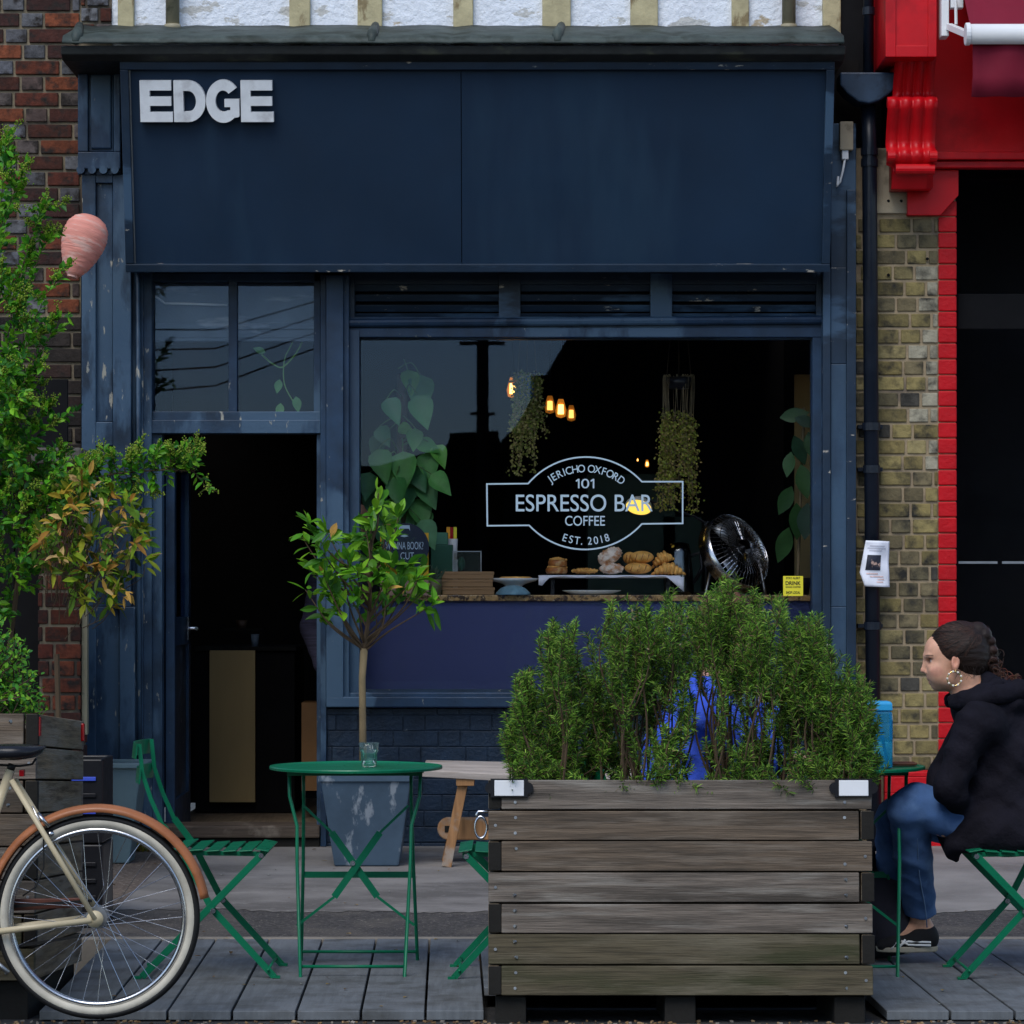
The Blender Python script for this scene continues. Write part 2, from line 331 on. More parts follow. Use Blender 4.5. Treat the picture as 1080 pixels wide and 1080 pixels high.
M['brown'] = mat('brown leather', (.09, .03, .015), .5); M['blacklace'] = M['black']
M['soffit'] = mat('dark soffit', (.006, .008, .012), .7)
M['house'] = mat('opposite house brick', (.018, .013, .011), .9, spec=.1, var=.3, vs=3); M['roof'] = mat('slate', (.008, .008, .009), .9, spec=.1, var=.3); M['pole'] = mat('tarred pole', (.03, .022, .016), .9)
# ------------------------------------------------------------------ ground
def sheet(name, prof, x0, x1, m, kind='structure', nx=2):
    mb = MB(); n = len(prof); vs = []; fs = []
    for i in range(nx):
        x = x0 + (x1 - x0) * i / (nx - 1)
        vs += [(x, y, z) for y, z in prof]
    for i in range(nx - 1):
        for j in range(n - 1): fs.append((i * n + j, (i + 1) * n + j, (i + 1) * n + j + 1, i * n + j + 1))
    mb.add(vs, fs); o = mb.build(name, m); o['kind'] = kind; return o
M['pave'] = mat('worn pavement tarmac', (.205, .19, .176), .9, var=.28, vs=2.2, bump=.5, bs=130, c2=(.115, .106, .098), th=.55, cs=1.6, soft=.06, c3=(.25, .24, .22), th3=.66, cs3=45, cst=(.6, 1, 1), bd=.006)
M['coarse'] = mat('coarse gutter tarmac', (.068, .063, .06), .95, var=.45, vs=45, bump=1.0, bs=110, c3=(.24, .21, .18), th3=.63, cs3=70, c2=(.1, .09, .08), th=.55, cs=3, bd=.012)
M['aggregate'] = mat('pebble concrete', (.125, .095, .075), .95, var=.5, vs=70, bump=1.0, bs=110, c3=(.3, .25, .2), th3=.6, cs3=60, bd=.01)
M['kerb'] = mat('stone kerb', (.22, .195, .16), .9, var=.3, bump=.5, bs=60)
M['ground'] = mat('ground', (.06, .06, .055), .95)
g = MB(); g.add([(-300, -300, -.4), (300, -300, -.4), (300, 300, -.4), (-300, 300, -.4)], [(0, 1, 2, 3)]); o = g.build('ground', M['ground']); o['kind'] = 'structure'
sheet('road', [(-4.4, -.09), (-3, 0), (0, .12), (3.5, .17), (6, .14), (8, .06), (9.54, -.034), (10.3, -.08), (11.45, -.13)], -40, 40, M['road'])
def pz(D): return .024 * (D - 11.56)
kb = MB(); kb.box(-40, 40, 11.56, 11.62, -.2, .001); o = kb.build('kerb', M['kerb'], bevel=.006); o['kind'] = 'structure'
sheet('gutter_strip', [(11.62, -.004), (12.8, pz(12.8) - .005)], -40, 40, M['coarse'])
mb = MB(); rg = random.Random(17); n = 260; vs = []
for i in range(n + 1):
    x = -1.62 + 8 * i / n; e = 12.42 + .05 * math.sin(x * 3.1) + .03 * math.sin(x * 9.7 + 1) + rg.uniform(-.025, .025)
    vs += [(x, e, pz(e) - .003), (x, e + .02, pz(e + .02)), (x, 13.4, pz(13.4)), (x, 15.1, pz(15.1))]
vs2 = [(40, 12.45, pz(12.45) - .003), (40, 12.47, pz(12.47)), (40, 13.4, pz(13.4)), (40, 15.1, pz(15.1))]; vs += vs2
mb.add(vs, [(i * 4 + j, (i + 1) * 4 + j, (i + 1) * 4 + j + 1, i * 4 + j + 1) for i in range(n + 1) for j in range(3)]); o = mb.build('pavement', M['pave']); o['kind'] = 'structure'
sheet('pebble_strip', [(12.45, pz(12.45) - .001), (13.4, pz(13.4)), (15.1, pz(15.1))], -40, -1.62, M['aggregate'])
sheet('far_pavement', [(-8.2, .06), (-4.4, .05)], -40, 40, M['pave'])

# grit and leaf litter on the road edge
rng = random.Random(5); mb = MB()
for _ in range(420):
    x = rng.uniform(-2, 2); y = rng.uniform(9.25, 9.53); z = -.034 + (9.54 - y) * .06
    mb.col = rng.choice([(.2, .12, .05), (.3, .2, .1), (.1, .06, .03), (.25, .22, .18)])
    mb.obox((x, y, z + .003), (rng.uniform(.004, .014), rng.uniform(.004, .014), .005), (rng.uniform(-.3, .3), rng.uniform(-.3, .3), rng.uniform(0, 3)))
M['litter'] = mat('litter', (1, 1, 1), .9, vcol=True)
o = mb.build('road_grit', M['litter']); o['kind'] = 'stuff'

# decking
def deck(name, x0, x1, label, gap=None, rot=-1.2):
    t = thing(name, (0, 10.5, -.03), label, 'decking'); w = .203; i = 0; x = x0
    rg = random.Random(hash(name) % 100)
    while x < x1 - .02:
        mb = MB(); a = R(rot); xe = min(x + w, x1)
        ys = 10.12 if gap and xe > gap[0] and x < gap[1] else 9.54 + rg.uniform(-.004, .004)
        def sk(px, y): return px + (y - 9.54) * math.tan(a)
        g_ = .004
        vs = [(sk(px, y), y, z) for z in (-.03, rg.uniform(-.001, .001)) for y in (ys, 11.55) for px in (x + g_, xe - g_)]
        mb.add(vs, [(0, 2, 3, 1), (4, 5, 7, 6), (0, 1, 5, 4), (2, 6, 7, 3), (0, 4, 6, 2), (1, 3, 7, 5)])
        mb.build('deck_board', M['deck'], t, bevel=.003); x += w
    mb = MB()
    for y in (9.75, 10.5, 11.3):
        if not gap or y > 10.2: mb.box(x0 + .05, x1 - .05, y - .03, y + .03, -.13 if y > 10.4 else -.06, -.0305)
    mb.build('bearer', M['wood_dark'], t)
    return t
deck('decking_platform', -1.49, -.085, 'grey boarded decking under the left table and the left green chairs')
deck('decking_platform', -.085, 1.155, 'grey boarded decking behind the wooden planter with rosemary', gap=(-9, 9))
deck('decking_platform', 1.175, 2.6, "grey boarded decking under the seated woman's chair at the right")

# ------------------------------------------------------------------ brick work
def bricks(mb, x0, x1, z0, z1, yf, pitch, stre, head, rg, L=.215, H=.1025, j=.0135, both=None, dep=.05, tint=None):
    z = z0; r = 0
    while z < z1 - .01:
        zt = min(z + pitch - j, z1); x = x0 - (rg.uniform(.02, .1) if r % 2 else rg.uniform(.15, .2)) if both is None else x0 - (0 if r % 2 else .16)
        s = r % 2 == 0
        while x < x1:
            w = L if s else H
            a, b = max(x, x0), min(x + w, x1)
            if b - a > .012:
                c = rg.choice(stre if s else head); k = rg.uniform(.75, 1.25); mb.col = tuple(q * k for q in c)
                if tint: mb.col = tint((a + b) / 2, z, mb.col)
                o = rg.uniform(-.002, .002)
                mb.box(a, b, yf + o, yf + dep, z + rg.uniform(-.0015, .0015), zt)
            x += w + j; s = not s
        z += pitch; r += 1
RED_S = [(.13, .035, .018), (.09, .025, .015), (.065, .022, .016), (.17, .05, .022), (.05, .02, .017), (.075, .025, .016)]
GREY_H = [(.11, .12, .14), (.085, .09, .1), (.07, .05, .045), (.14, .15, .165), (.1, .085, .08)]
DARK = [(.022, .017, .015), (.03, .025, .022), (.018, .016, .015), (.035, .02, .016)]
rg = random.Random(3)
DB = 15.0
t = thing('brick_house', (-2.9, DB, 0), 'dark red brick side wall with grey headers behind the hanging greenery', 'wall')
mb = MB(); bricks(mb, -4.2, X(84, DB), Z(330, DB), 6.2, DB - .02, .0785, RED_S, GREY_H, rg)
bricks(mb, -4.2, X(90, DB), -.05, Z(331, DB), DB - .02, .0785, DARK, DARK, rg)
bricks(mb, X(84, DB) + .01, X(118, DB), Z(40, DB), 6.2, DB - .02, .0785, RED_S, GREY_H, rg)
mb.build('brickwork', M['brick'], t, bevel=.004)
mb = MB(); mb.box(-4.2, X(118, DB), DB - .008, DB + .2, -.1, 6.2); mb.build('mortar_bed', M['mortar'], t)
# black boards added for the deep shade behind the privet, beside the pier
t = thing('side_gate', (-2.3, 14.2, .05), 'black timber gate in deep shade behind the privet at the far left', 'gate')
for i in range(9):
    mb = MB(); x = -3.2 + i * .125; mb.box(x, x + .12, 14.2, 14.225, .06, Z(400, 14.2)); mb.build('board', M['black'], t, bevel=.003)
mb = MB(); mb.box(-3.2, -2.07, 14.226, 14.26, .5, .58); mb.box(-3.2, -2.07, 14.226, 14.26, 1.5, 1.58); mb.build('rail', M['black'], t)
# pier
DP = 13.9
t = thing('garden_pier', (X(65, DP), DP, .05), 'narrow red brick pier with a stone cap left of the blue shopfront', 'pier')
mb = MB(); PIER = [(.12, .032, .018), (.085, .022, .014), (.16, .045, .022), (.06, .022, .016), (.13, .035, .018)]
bricks(mb, X(40, DP), X(85, DP), .0, Z(490, DP), DP, .0785, PIER, PIER, rg, dep=.22)
mb.build('brickwork', M['brick'], t, bevel=.004)
mb = MB(); mb.box(X(40, DP) + .006, X(85, DP) - .006, DP + .008, DP + .2, 0, Z(490, DP)); mb.build('mortar_bed', M['mortar'], t)
mb = MB(); mb.pb(27, 86, 472, 489, DP - .04, .3); mb.build('cap', M['cap'], t, bevel=.012)
mb = MB(); mb.pb(86, 92, 500, 775, DP + .02, .05); mb.build('batten', M['cream_pipe'], t, bevel=.003)

# ------------------------------------------------------------------ the cafe
DF = 14.9          # face of window and door frames
cafe = thing('cafe_building', (-.15, DF, 0), 'dark blue painted espresso bar shopfront with a half timbered white wall above', 'building')
def part(mb, name, m, **k): return mb.build(name, M[m], cafe, **k)
# upper wall, timbers, pipes
mb = MB(); mb.box(X(118, 15), X(885, 15), 15.0, 15.2, 3.9, 6.2); part(mb, 'render_wall', 'render')
for a, b in ((124, 141), (305, 327), (377, 403), (478, 499), (572, 602), (665, 694), (772, 790), (868, 887)):
    mb = MB(); mb.pb(a, b, -420, 45, 14.965, .05); part(mb, 'timber', 'timber', bevel=.006)
mb = MB(); mb.box(X(118, 15), X(890, 15), 15.21, 19.4, 3.12, 3.3); part(mb, 'ceiling', 'inside')
# cornice
def cornice_prof(y0, y1, d0, d1, x0, x1, name, m, bev=.004):
    mb = MB(); mb.pb(x0, x1, y0, y1, d0, d1 - d0); return part(mb, name, m, bevel=bev)
mb = MB(); DC = 14.3
x0, x1 = X(64, DC), X(892, DC)
prof = [(14.36, Z(62, DC)), (14.31, Z(57, DC)), (14.30, Z(48, DC)), (14.99, Z(48, DC)), (14.99, Z(62, DC))]
vs = [(x, y, z) for x in (x0, x1) for y, z in prof]; n = len(prof)
mb.add(vs, [(0, 1, 2, 3, 4), (9, 8, 7, 6, 5)] + [(i, i + n, (i + 1) % n + n, (i + 1) % n) for i in range(n)])
part(mb, 'cornice', 'gutter', bevel=.005)
mb = MB(); mb.pb(85, 884, 62, 68, 14.5, .45); part(mb, 'cornice_moulding', 'gutter', bevel=.004)
mb = MB(); rr = random.Random(8); N_ = 46; vs = []; fs = []
for i in range(N_ + 1):
    px = 66 + (890 - 66) * i / N_; w = rr.uniform(-1, 1)
    for (y, D) in ((46, 14.285), (44 + w * .6, 14.28), (38 + w, 14.31), (31 + w * 1.5 + (4 if px < 110 else 0) * 0, 14.7), (27 + w, 14.98)): vs.append((X(px, 14.3), D, Z(y, D)))
for i in range(N_):
    for j in range(4): fs.append((i * 5 + j, (i + 1) * 5 + j, (i + 1) * 5 + j + 1, i * 5 + j + 1))
mb.add(vs, fs); o = part(mb, 'lead_flashing', 'lead', smooth=True); sd = o.modifiers.new('s', 'SOLIDIFY'); sd.thickness = .012; sd.offset = -1
for px in (80, 392, 588):
    mb = MB(); mb.tube([(X(px, 14.3), 14.29, Z(45, 14.3)), (X(px, 14.3), 14.33, Z(36, 14.33)), (X(px + 4, 14.9), 14.9, Z(27, 14.9))], [.018, .026, .02], 8); part(mb, 'lead_roll', 'lead', smooth=True)
for px, y_ in ((182, 32), (832, 32)):
    mb = MB(); mb.tube([W(px, -420, 14.93), W(px, y_, 14.93)], .034, 14); mb.tube([W(px, y_ - 6, 14.93), W(px, y_, 14.93)], .04, 14); part(mb, 'waste_pipe', 'cream_pipe', smooth=True)
# backing walls (keep daylight out of the room)
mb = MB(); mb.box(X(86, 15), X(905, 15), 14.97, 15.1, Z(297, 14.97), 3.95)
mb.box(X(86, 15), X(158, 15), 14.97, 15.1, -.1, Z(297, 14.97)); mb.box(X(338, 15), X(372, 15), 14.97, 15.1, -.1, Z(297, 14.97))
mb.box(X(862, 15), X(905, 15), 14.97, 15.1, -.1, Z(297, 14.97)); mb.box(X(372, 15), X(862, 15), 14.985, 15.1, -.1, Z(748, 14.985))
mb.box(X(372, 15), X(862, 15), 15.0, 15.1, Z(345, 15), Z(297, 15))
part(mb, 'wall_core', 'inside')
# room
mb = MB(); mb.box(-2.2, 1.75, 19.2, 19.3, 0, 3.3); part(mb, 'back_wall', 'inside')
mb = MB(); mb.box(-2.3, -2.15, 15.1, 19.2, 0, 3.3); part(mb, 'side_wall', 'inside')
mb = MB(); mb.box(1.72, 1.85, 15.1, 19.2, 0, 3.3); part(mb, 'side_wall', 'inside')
mb = MB(); mb.box(X(158, 14.9), X(338, 14.9), 15.0, 19.2, .0, .115); mb.box(X(372, 15), 1.72, 15.1, 19.2, .0, .1)
part(mb, 'shop_floor', 'floor')
M['pale_board'] = mat('pale blue board', (.11, .145, .185), .6, var=.2, vs=4, bump=.3, c2=(.3, .33, .36), th=.62, cs=6, cst=(.4, 1, 2))
# left pilaster: capital block, bracket scallop, shaft with recessed panel
mb = MB(); D = 14.72
for a in ((82, 127, 62, 75), (82, 93, 75, 160), (120, 127, 75, 160), (82, 127, 160, 178)): mb.pb(*a, D, .25)
mb.pb(93, 120, 75, 160, D + .022, .2); part(mb, 'pilaster_capital', 'paint', bevel=.005)
mb = MB(); mb.pb(95.5, 117.5, 78, 157, D + .008, .05); part(mb, 'capital_panel', 'paint', bevel=.008)
mb = MB()
for i in range(4): mb.tube([(X(85 + i * 12, D), D - .004, Z(179, D)), (X(85 + i * 12, D), D + .1, Z(179, D))], .02, 10)
mb.pb(82, 127, 177, 184, D + .03, .2); part(mb, 'scallop', 'paint', smooth=False)
D = 14.76
mb = MB()
for a in ((86, 101, 184, 640), (119, 138, 184, 640), (101, 119, 184, 193), (101, 119, 445, 470)): mb.pb(*a, D, .2)
mb.pb(101, 119, 193, 445, D + .03, .2)
part(mb, 'pilaster_shaft', 'paint_worn', bevel=.004)
mb = MB()
for a in ((90, 101, 640, 893), (126, 142, 640, 893), (101, 126, 868, 893)): mb.pb(*a, D, .2)
mb.pb(101, 126, 640, 868, D + .03, .2); mb.pb(101, 119, 470, 640, D + .03, .2)
part(mb, 'pilaster_base', 'paint_worn', bevel=.004)
mb = MB()
for i, (a, b, dd) in enumerate(((138, 143, .03), (143, 147, .0), (147, 151, .035), (151, 160, .06))): mb.pb(a + (4 if 0 else 0), b, 184, 893, 14.80 + dd, .15)
part(mb, 'door_architrave', 'paint_worn', bevel=.003)
mb = MB(); mb.tube([(X(145, 14.8), 14.80, Z(184, 14.8)), (X(147, 14.8), 14.80, Z(893, 14.8))], .012, 8); part(mb, 'bead', 'paint_worn', smooth=True)
# door frame
mb = MB(); mb.pb(160, 171, 455, 892, DF, .1); part(mb, 'door_jamb', 'paint_worn', bevel=.003)
mb = MB(); mb.pb(334, 340, 455, 892, DF, .1); part(mb, 'door_jamb', 'paint_worn', bevel=.003)
mb = MB(); mb.pb(153, 338, 443, 457, DF - .03, .13); mb.pb(155, 338, 434, 444, DF - .012, .1); part(mb, 'transom', 'paint_worn', bevel=.003)
tw = MB()
for a in ((155, 161, 288, 436), (331, 338, 288, 436), (241, 250, 296, 436), (155, 338, 288, 297)): tw.pb(*a, DF, .06)
tw = part(tw, 'transom_window', 'paint', bevel=.003)
for a, b in ((161, 241), (250, 331)):
    mb = MB(); mb.pb(a, b, 296, 435, DF + .035, .005); mb.build('pane', M['glass'], tw)
mb = MB(); mb.pb(156, 337, 290, 356, 15.06, .02); part(mb, 'transom_board', 'pale_board', bevel=.002)
mb = MB(); mb.pb(156, 337, 341, 347, 15.04, .02); mb.pb(156, 337, 356, 360, 15.05, .03); part(mb, 'board_moulding', 'pale_board', bevel=.003)
mb = MB(); mb.tube([W(160, 311, 15.03), W(166, 314, 15.03), W(174, 320, 15.03), W(200, 320.5, 15.03), W(240, 322, 15.03)], .006, 6); part(mb, 'white_cable', 'white', smooth=True)
mb = MB(); mb.pb(160, 337, 871, 884, 14.83, .28); part(mb, 'doorstep', 'step', bevel=.008); mb = MB(); mb.pb(160, 337, 884.5, 899, 14.85, .26); part(mb, 'step_riser', 'wood_dark', bevel=.004)
# pilaster between door and window
D = 14.80
mb = MB()
for a, dd in (((338, 344, 290, 893), .05), ((344, 362, 290, 736), 0), ((362, 368, 290, 736), .03)): mb.pb(*a, D + dd, .17 - dd)
part(mb, 'mullion_post', 'paint', bevel=.003)
mb = MB(); mb.pb(368, 379, 348, 736, DF - .03, .12); part(mb, 'window_frame_side', 'touch', bevel=.003)
# louvres
for a, b in ((374, 526), (549, 686), (709, 861)):
    lv = MB()
    for y in (303, 313.5, 324.5, 333.5):
        c = Vector((X((a + b) / 2, DF), DF + .03, Z(y, DF))); lv.obox(c, (X(b, DF) - X(a, DF), .012, .034), (R(20), 0, 0))
    lv = part(lv, 'louvre', 'paint_dark', bevel=.002)
    mb = MB(); mb.pb(a, b, 299, 336, DF + .075, .01); mb.build('backing', M['black'], lv)
for a, b in ((362, 374), (526, 549), (686, 709), (861, 870)):
    mb = MB(); mb.pb(a, b, 288, 337, DF - .004, .09); part(mb, 'louvre_post', 'paint' if a == 686 else 'paint_dark', bevel=.003)
mb = MB(); mb.pb(362, 870, 284, 300, DF + .005, .09); part(mb, 'louvre_head', 'paint_dark', bevel=.003)
mb = MB(); mb.tube([(X(361, 14.86), 14.87, Z(340.5, 14.86)), (X(868, 14.86), 14.87, Z(337, 14.86))], .021, 10)
mb.pb(362, 868, 334, 347, DF - .01, .1); part(mb, 'head_moulding', 'paint', bevel=.002)
mb = MB(); mb.pb(366, 868, 346, 355.5, DF - .025, .12); part(mb, 'window_head', 'paint', bevel=.003)
mb = MB(); mb.pb(857, 868, 352, 736, DF - .02, .12); part(mb, 'window_frame_side', 'paint', bevel=.003)
# right pilaster
D = 14.80
mb = MB()
for a, dd in (((868, 876, 282, 893), .0), ((876, 893, 282, 384), .02), ((893, 903, 200, 893), .005)): mb.pb(*a, D + dd, .17)
mb.pb(876, 903, 130, 284, D + .03, .14); part(mb, 'right_pilaster', 'paint_dark', bevel=.004)
mb = MB(); mb.pb(876, 893, 384, 640, D + .02, .15); mb.pb(876, 893, 640, 893, D + .0205, .15); part(mb, 'pilaster_panel', 'touch', bevel=.004)
# sill and stallriser
mb = MB()
mb.pb(344, 872, 735, 746, DF - .10, .2); mb.pb(350, 870, 730.5, 735.5, DF - .05, .15); part(mb, 'sill', 'paint', bevel=.005)
mb = MB(); rg2 = random.Random(9); bricks(mb, X(341, DF), X(872, DF), .02, Z(747, DF), DF - .02, .0785, [(1, 1, 1)], [(1, 1, 1)], rg2, j=.005)
mb.col = None; mb.box(X(341, DF), X(872, DF), DF - .0145, DF + .08, -.05, Z(747, DF)); mb.c = [(1, 1, 1)] * len(mb.v)
part(mb, 'stallriser', 'paint_brick', bevel=.003)
# shop window
sw = MB(); sw.pb(378, 858, 727, 731, DF + .03, .05); sw.pb(378, 858, 355, 358, DF + .03, .05); sw.pb(376, 380, 355, 731, DF + .03, .05); sw.pb(856, 859, 355, 731, DF + .03, .05)
sw = part(sw, 'shop_window', 'paint_dark')
mb = MB(); mb.pb(379, 858, 356, 730, DF + .05, .006); mb.build('pane', M['glass'], sw)

# lettering helpers
def text_mesh(s, m, name, x0, x1, y0, y1, D, parent=None, thick=.0, off=0):
    cu = bpy.data.curves.new(name, 'FONT'); cu.body = s; cu.extrude = thick; cu.offset = off
    o = bpy.data.objects.new(name, cu); COL.objects.link(o)
    dg = bpy.context.evaluated_depsgraph_get(); me = bpy.data.meshes.new_from_object(o.evaluated_get(dg)); bpy.data.objects.remove(o)
    co = np.array([v.co for v in me.vertices]); lo, hi = co.min(0), co.max(0)
    out = []
    for c in co:
        u = (c[0] - lo[0]) / max(1e-6, hi[0] - lo[0]); v = (c[1] - lo[1]) / max(1e-6, hi[1] - lo[1])
        p = W(x0 + (x1 - x0) * u, y1 + (y0 - y1) * v, D); out.append((p.x, p.y - c[2] * 1.0, p.z))
    fs = [tuple(p.vertices) for p in me.polygons]; bpy.data.meshes.remove(me)
    mb = MB(); mb.add(out, fs); return mb
def glyph(s, cx, cy, ang, h, D, sx=.9):
    """one character of height h px, centred at cx, cy and turned by ang"""
    cu = bpy.data.curves.new('g', 'FONT'); cu.body = s; cu.offset = .004; o = bpy.data.objects.new('g', cu); COL.objects.link(o)
    dg = bpy.context.evaluated_depsgraph_get(); me = bpy.data.meshes.new_from_object(o.evaluated_get(dg)); bpy.data.objects.remove(o)
    mb = MB()
    if len(me.vertices):
        co = np.array([v.co for v in me.vertices]); lo, hi = co.min(0), co.max(0); k = h / .7; mid = (lo[0] + hi[0]) / 2
        for c in co: pass
        vs = []
        for c in co:
            u = (c[0] - mid) * k * sx; v = (c[1] - .35) * k
            vs.append(W(cx + u * math.cos(ang) + v * math.sin(ang), cy - (v * math.cos(ang) - u * math.sin(ang)), D))
        mb.add(vs, [tuple(p.vertices) for p in me.polygons])
    bpy.data.meshes.remove(me); return mb
def ribbon(pts, w, D, closed=True):
    mb = MB(); n = len(pts); vs = []
    for i in range(n):
        a = Vector(pts[(i - 1) % n] if closed or i else pts[i]); b = Vector(pts[(i + 1) % n] if closed or i < n - 1 else pts[i]); p = Vector(pts[i])
        d1 = (p - a).normalized(); d2 = (b - p).normalized()
        nr = Vector((-d1.y - d2.y, d1.x + d2.x)); nr = nr.normalized() if nr.length > 1e-6 else Vector((-d2.y, d2.x))
        k = max(.5, nr.dot(Vector((-d2.y, d2.x)))); nr = nr * (w / 2 / k)
        for s in (1, -1): vs.append(W(p.x + nr.x * s, p.y + nr.y * s, D))
    m_ = n if closed else n - 1
    mb.add(vs, [(2 * i, 2 * i + 1, 2 * ((i + 1) % n) + 1, 2 * ((i + 1) % n)) for i in range(m_)]); return mb
DL = DF + .0485
def arc3(p0, pm, p1, n):
    (ax, ay), (bx, by), (cx, cy) = p0, pm, p1
    d = 2 * (ax * (by - cy) + bx * (cy - ay) + cx * (ay - by))
    ux = ((ax * ax + ay * ay) * (by - cy) + (bx * bx + by * by) * (cy - ay) + (cx * cx + cy * cy) * (ay - by)) / d
    uy = ((ax * ax + ay * ay) * (cx - bx) + (bx * bx + by * by) * (ax - cx) + (cx * cx + cy * cy) * (bx - ax)) / d
    r = math.hypot(ax - ux, ay - uy); a0 = math.atan2(ay - uy, ax - ux); a1 = math.atan2(cy - uy, cx - ux)
    while a1 - a0 > math.pi: a1 -= 2 * math.pi
    while a1 - a0 < -math.pi: a1 += 2 * math.pi
    return [(ux + r * math.cos(a0 + (a1 - a0) * i / n), uy + r * math.sin(a0 + (a1 - a0) * i / n)) for i in range(n + 1)], (ux, uy, r)
top, tc_ = arc3((557, 510), (617, 482), (677, 508), 24); bot, bc_ = arc3((677, 552.5), (618, 579.5), (558, 554), 24)
logo = thing('window_sign', W(617, 580, DL), 'white lettered espresso bar emblem with a ribbon outline on the shop window', 'sign')
ribbon([(513.5, 510.5)] + top + [(720, 508), (720, 552)] + bot + [(514, 554.5)], 1.6, DL).build('outline', M['letter'], logo)
mb = text_mesh('0', M['letter'], 'l', 613, 621.5, 505, 515, DL)
for x in (609.6, 625.2): mb.prism([(x, 505), (x, 515), (x + 1.6, 515), (x + 1.6, 505)], lambda u, v, w_: W(u, v, DL) + Vector((0, w_, 0)), .0005); mb.prism([(x, 505), (x - 2.4, 506.8), (x - 2.1, 508.2), (x, 507.2)], lambda u, v, w_: W(u, v, DL) + Vector((0, w_, 0)), .0005)
mb.build('number', M['letter'], logo)
text_mesh('ESPRESSO BAR', M['letter'], 'l', 544, 688.5, 521.5, 539.5, DL, off=.003).build('main_line', M['letter'], logo)
text_mesh('COFFEE', M['letter'], 'l', 596, 638, 544, 554.5, DL, off=.003).build('second_line', M['letter'], logo)
def arc_text(s, c, r, a_mid, span, h, inside, name):
    mb = MB(); n = len(s)
    wid = {'I': .5, ' ': .55, '.': .45, '1': .8, 'J': .6}; ws = [wid.get(q, 1) for q in s]; tot = sum(ws); acc = 0
    for q, w in zip(s, ws):
        a = a_mid + (-.5 + (acc + w / 2) / tot) * span * (1 if not inside else -1); acc += w
        if q == ' ': continue
        x, y = c[0] + r * math.sin(a), c[1] - r * math.cos(a)
        g_ = glyph(q, x, y, a if not inside else a - math.pi, h, DL); mb.add(g_.v, g_.f)
    mb.build(name, M['letter'], logo)
arc_text('JERICHO OXFORD', (617, 560), 66, R(1), R(75), 8, False, 'top_line')
arc_text('EST. 2018', (618, 500.5), 70, R(180), R(42), 8, True, 'bottom_line')

# ------------------------------------------------------------------ fascia sign (leans forward at the top)
DS = 14.62; SW_, SH = 3.39, 1.008; tilt = R(13.5)
sign = thing('fascia_sign', (X(504, DS), DS, Z(287, DS)), 'wide dark blue sign board with white EDGE letters above the shop window', 'sign', rot=(tilt, 0, 0))
def su(px, py):  # photo pixel -> board coordinates
    t_ = (287 - py) / 225; xl = 133 - 6.5 * t_; xr = 875 + 6 * t_
    return ((px - xl) / (xr - xl) - .5) * SW_, t_ * SH
mb = MB(); mb.box(-SW_ / 2 + .03, X(487, DS) - X(504, DS) - .002, .02, .06, .03, SH - .03); mb.build('panel', M['paint_flat'], sign, local=True)
mb = MB(); mb.box(X(487, DS) - X(504, DS) + .002, SW_ / 2 - .03, .02, .06, .03, SH - .03); mb.build('panel', M['paint_flat'], sign, local=True)
mb = MB(); w = SW_ / 2
for a in ((-w, w, 0, .04), (-w, w, SH - .045, SH), (-w, -w + .04, .04, SH - .045), (w - .04, w, .04, SH - .045)): mb.box(a[0], a[1], -.012, .07, a[2], a[3])
mb.build('frame', M['paint_dark'], sign, local=True, bevel=.004)
mb = MB(); mb.box(-w - .01, w + .03, -.03, .12, SH + .002, SH + .022); mb.build('capping', M['paint'], sign, local=True, bevel=.003)
mb = MB(); mb.box(-w + .01, w - .01, .071, .12, .0, SH); mb.box(-w + .02, w - .02, .12, .3, -.01, .02); mb.build('backboard', M['soffit'], sign, local=True)
mb = MB(); mb.box(-w + .041, -w + .046, .010, .02, .04, SH - .05); mb.build('edge_bead', M['dullsteel'], sign, local=True)
def letter(polys, x0, x1, y0=83, y1=126.5):
    mb = MB(); a = su(x0, y1); b = su(x1, y0)
    for poly in polys: mb.prism([(a[0] + (b[0] - a[0]) * u, a[1] + (b[1] - a[1]) * v) for u, v in poly], lambda u, v, w_: Vector((u, .018 - w_, v)), .045)
    mb.build('letter', M['edge'], sign, local=True)
E = [[(0, 0), (.3, 0), (.3, 1), (0, 1)], [(.3, 0), (1, 0), (1, .24), (.3, .24)], [(.3, .39), (.96, .39), (.96, .61), (.3, .61)], [(.3, .76), (.97, .76), (.97, 1), (.3, 1)]]
def ringseg(a0, a1, n, rx, ry, ix, iy, cx=.5, cy=.5):
    out = []
    for i in range(n):
        b0 = R(a0 + (a1 - a0) * i / n); b1 = R(a0 + (a1 - a0) * (i + 1) / n)
        out.append([(cx + ix * math.cos(b0), cy + iy * math.sin(b0)), (cx + rx * math.cos(b0), cy + ry * math.sin(b0)), (cx + rx * math.cos(b1), cy + ry * math.sin(b1)), (cx + ix * math.cos(b1), cy + iy * math.sin(b1))])
    return out
Dl = [[(0, 0), (.3, 0), (.3, 1), (0, 1)], [(.3, 0), (.45, 0), (.45, .25), (.3, .25)], [(.3, .75), (.45, .75), (.45, 1), (.3, 1)]] + ringseg(-90, 90, 14, .55, .5, .25, .25, .45, .5)
G = [[(.5 + .53 * math.cos(R(a)), .5 + .52 * math.sin(R(a))) for a in range(38, 316, 8)] + [(.98, .12), (1.0, .16), (1.0, .55), (.54, .55), (.54, .36), (.72, .36), (.72, .28)] + [(.5 + .24 * math.cos(R(a)), .5 + .26 * math.sin(R(a))) for a in range(300, 43, -8)]]
letter(E, 149, 182); letter(Dl, 184.5, 217); letter(G, 219.5, 252.5); letter(E, 255, 288.5)

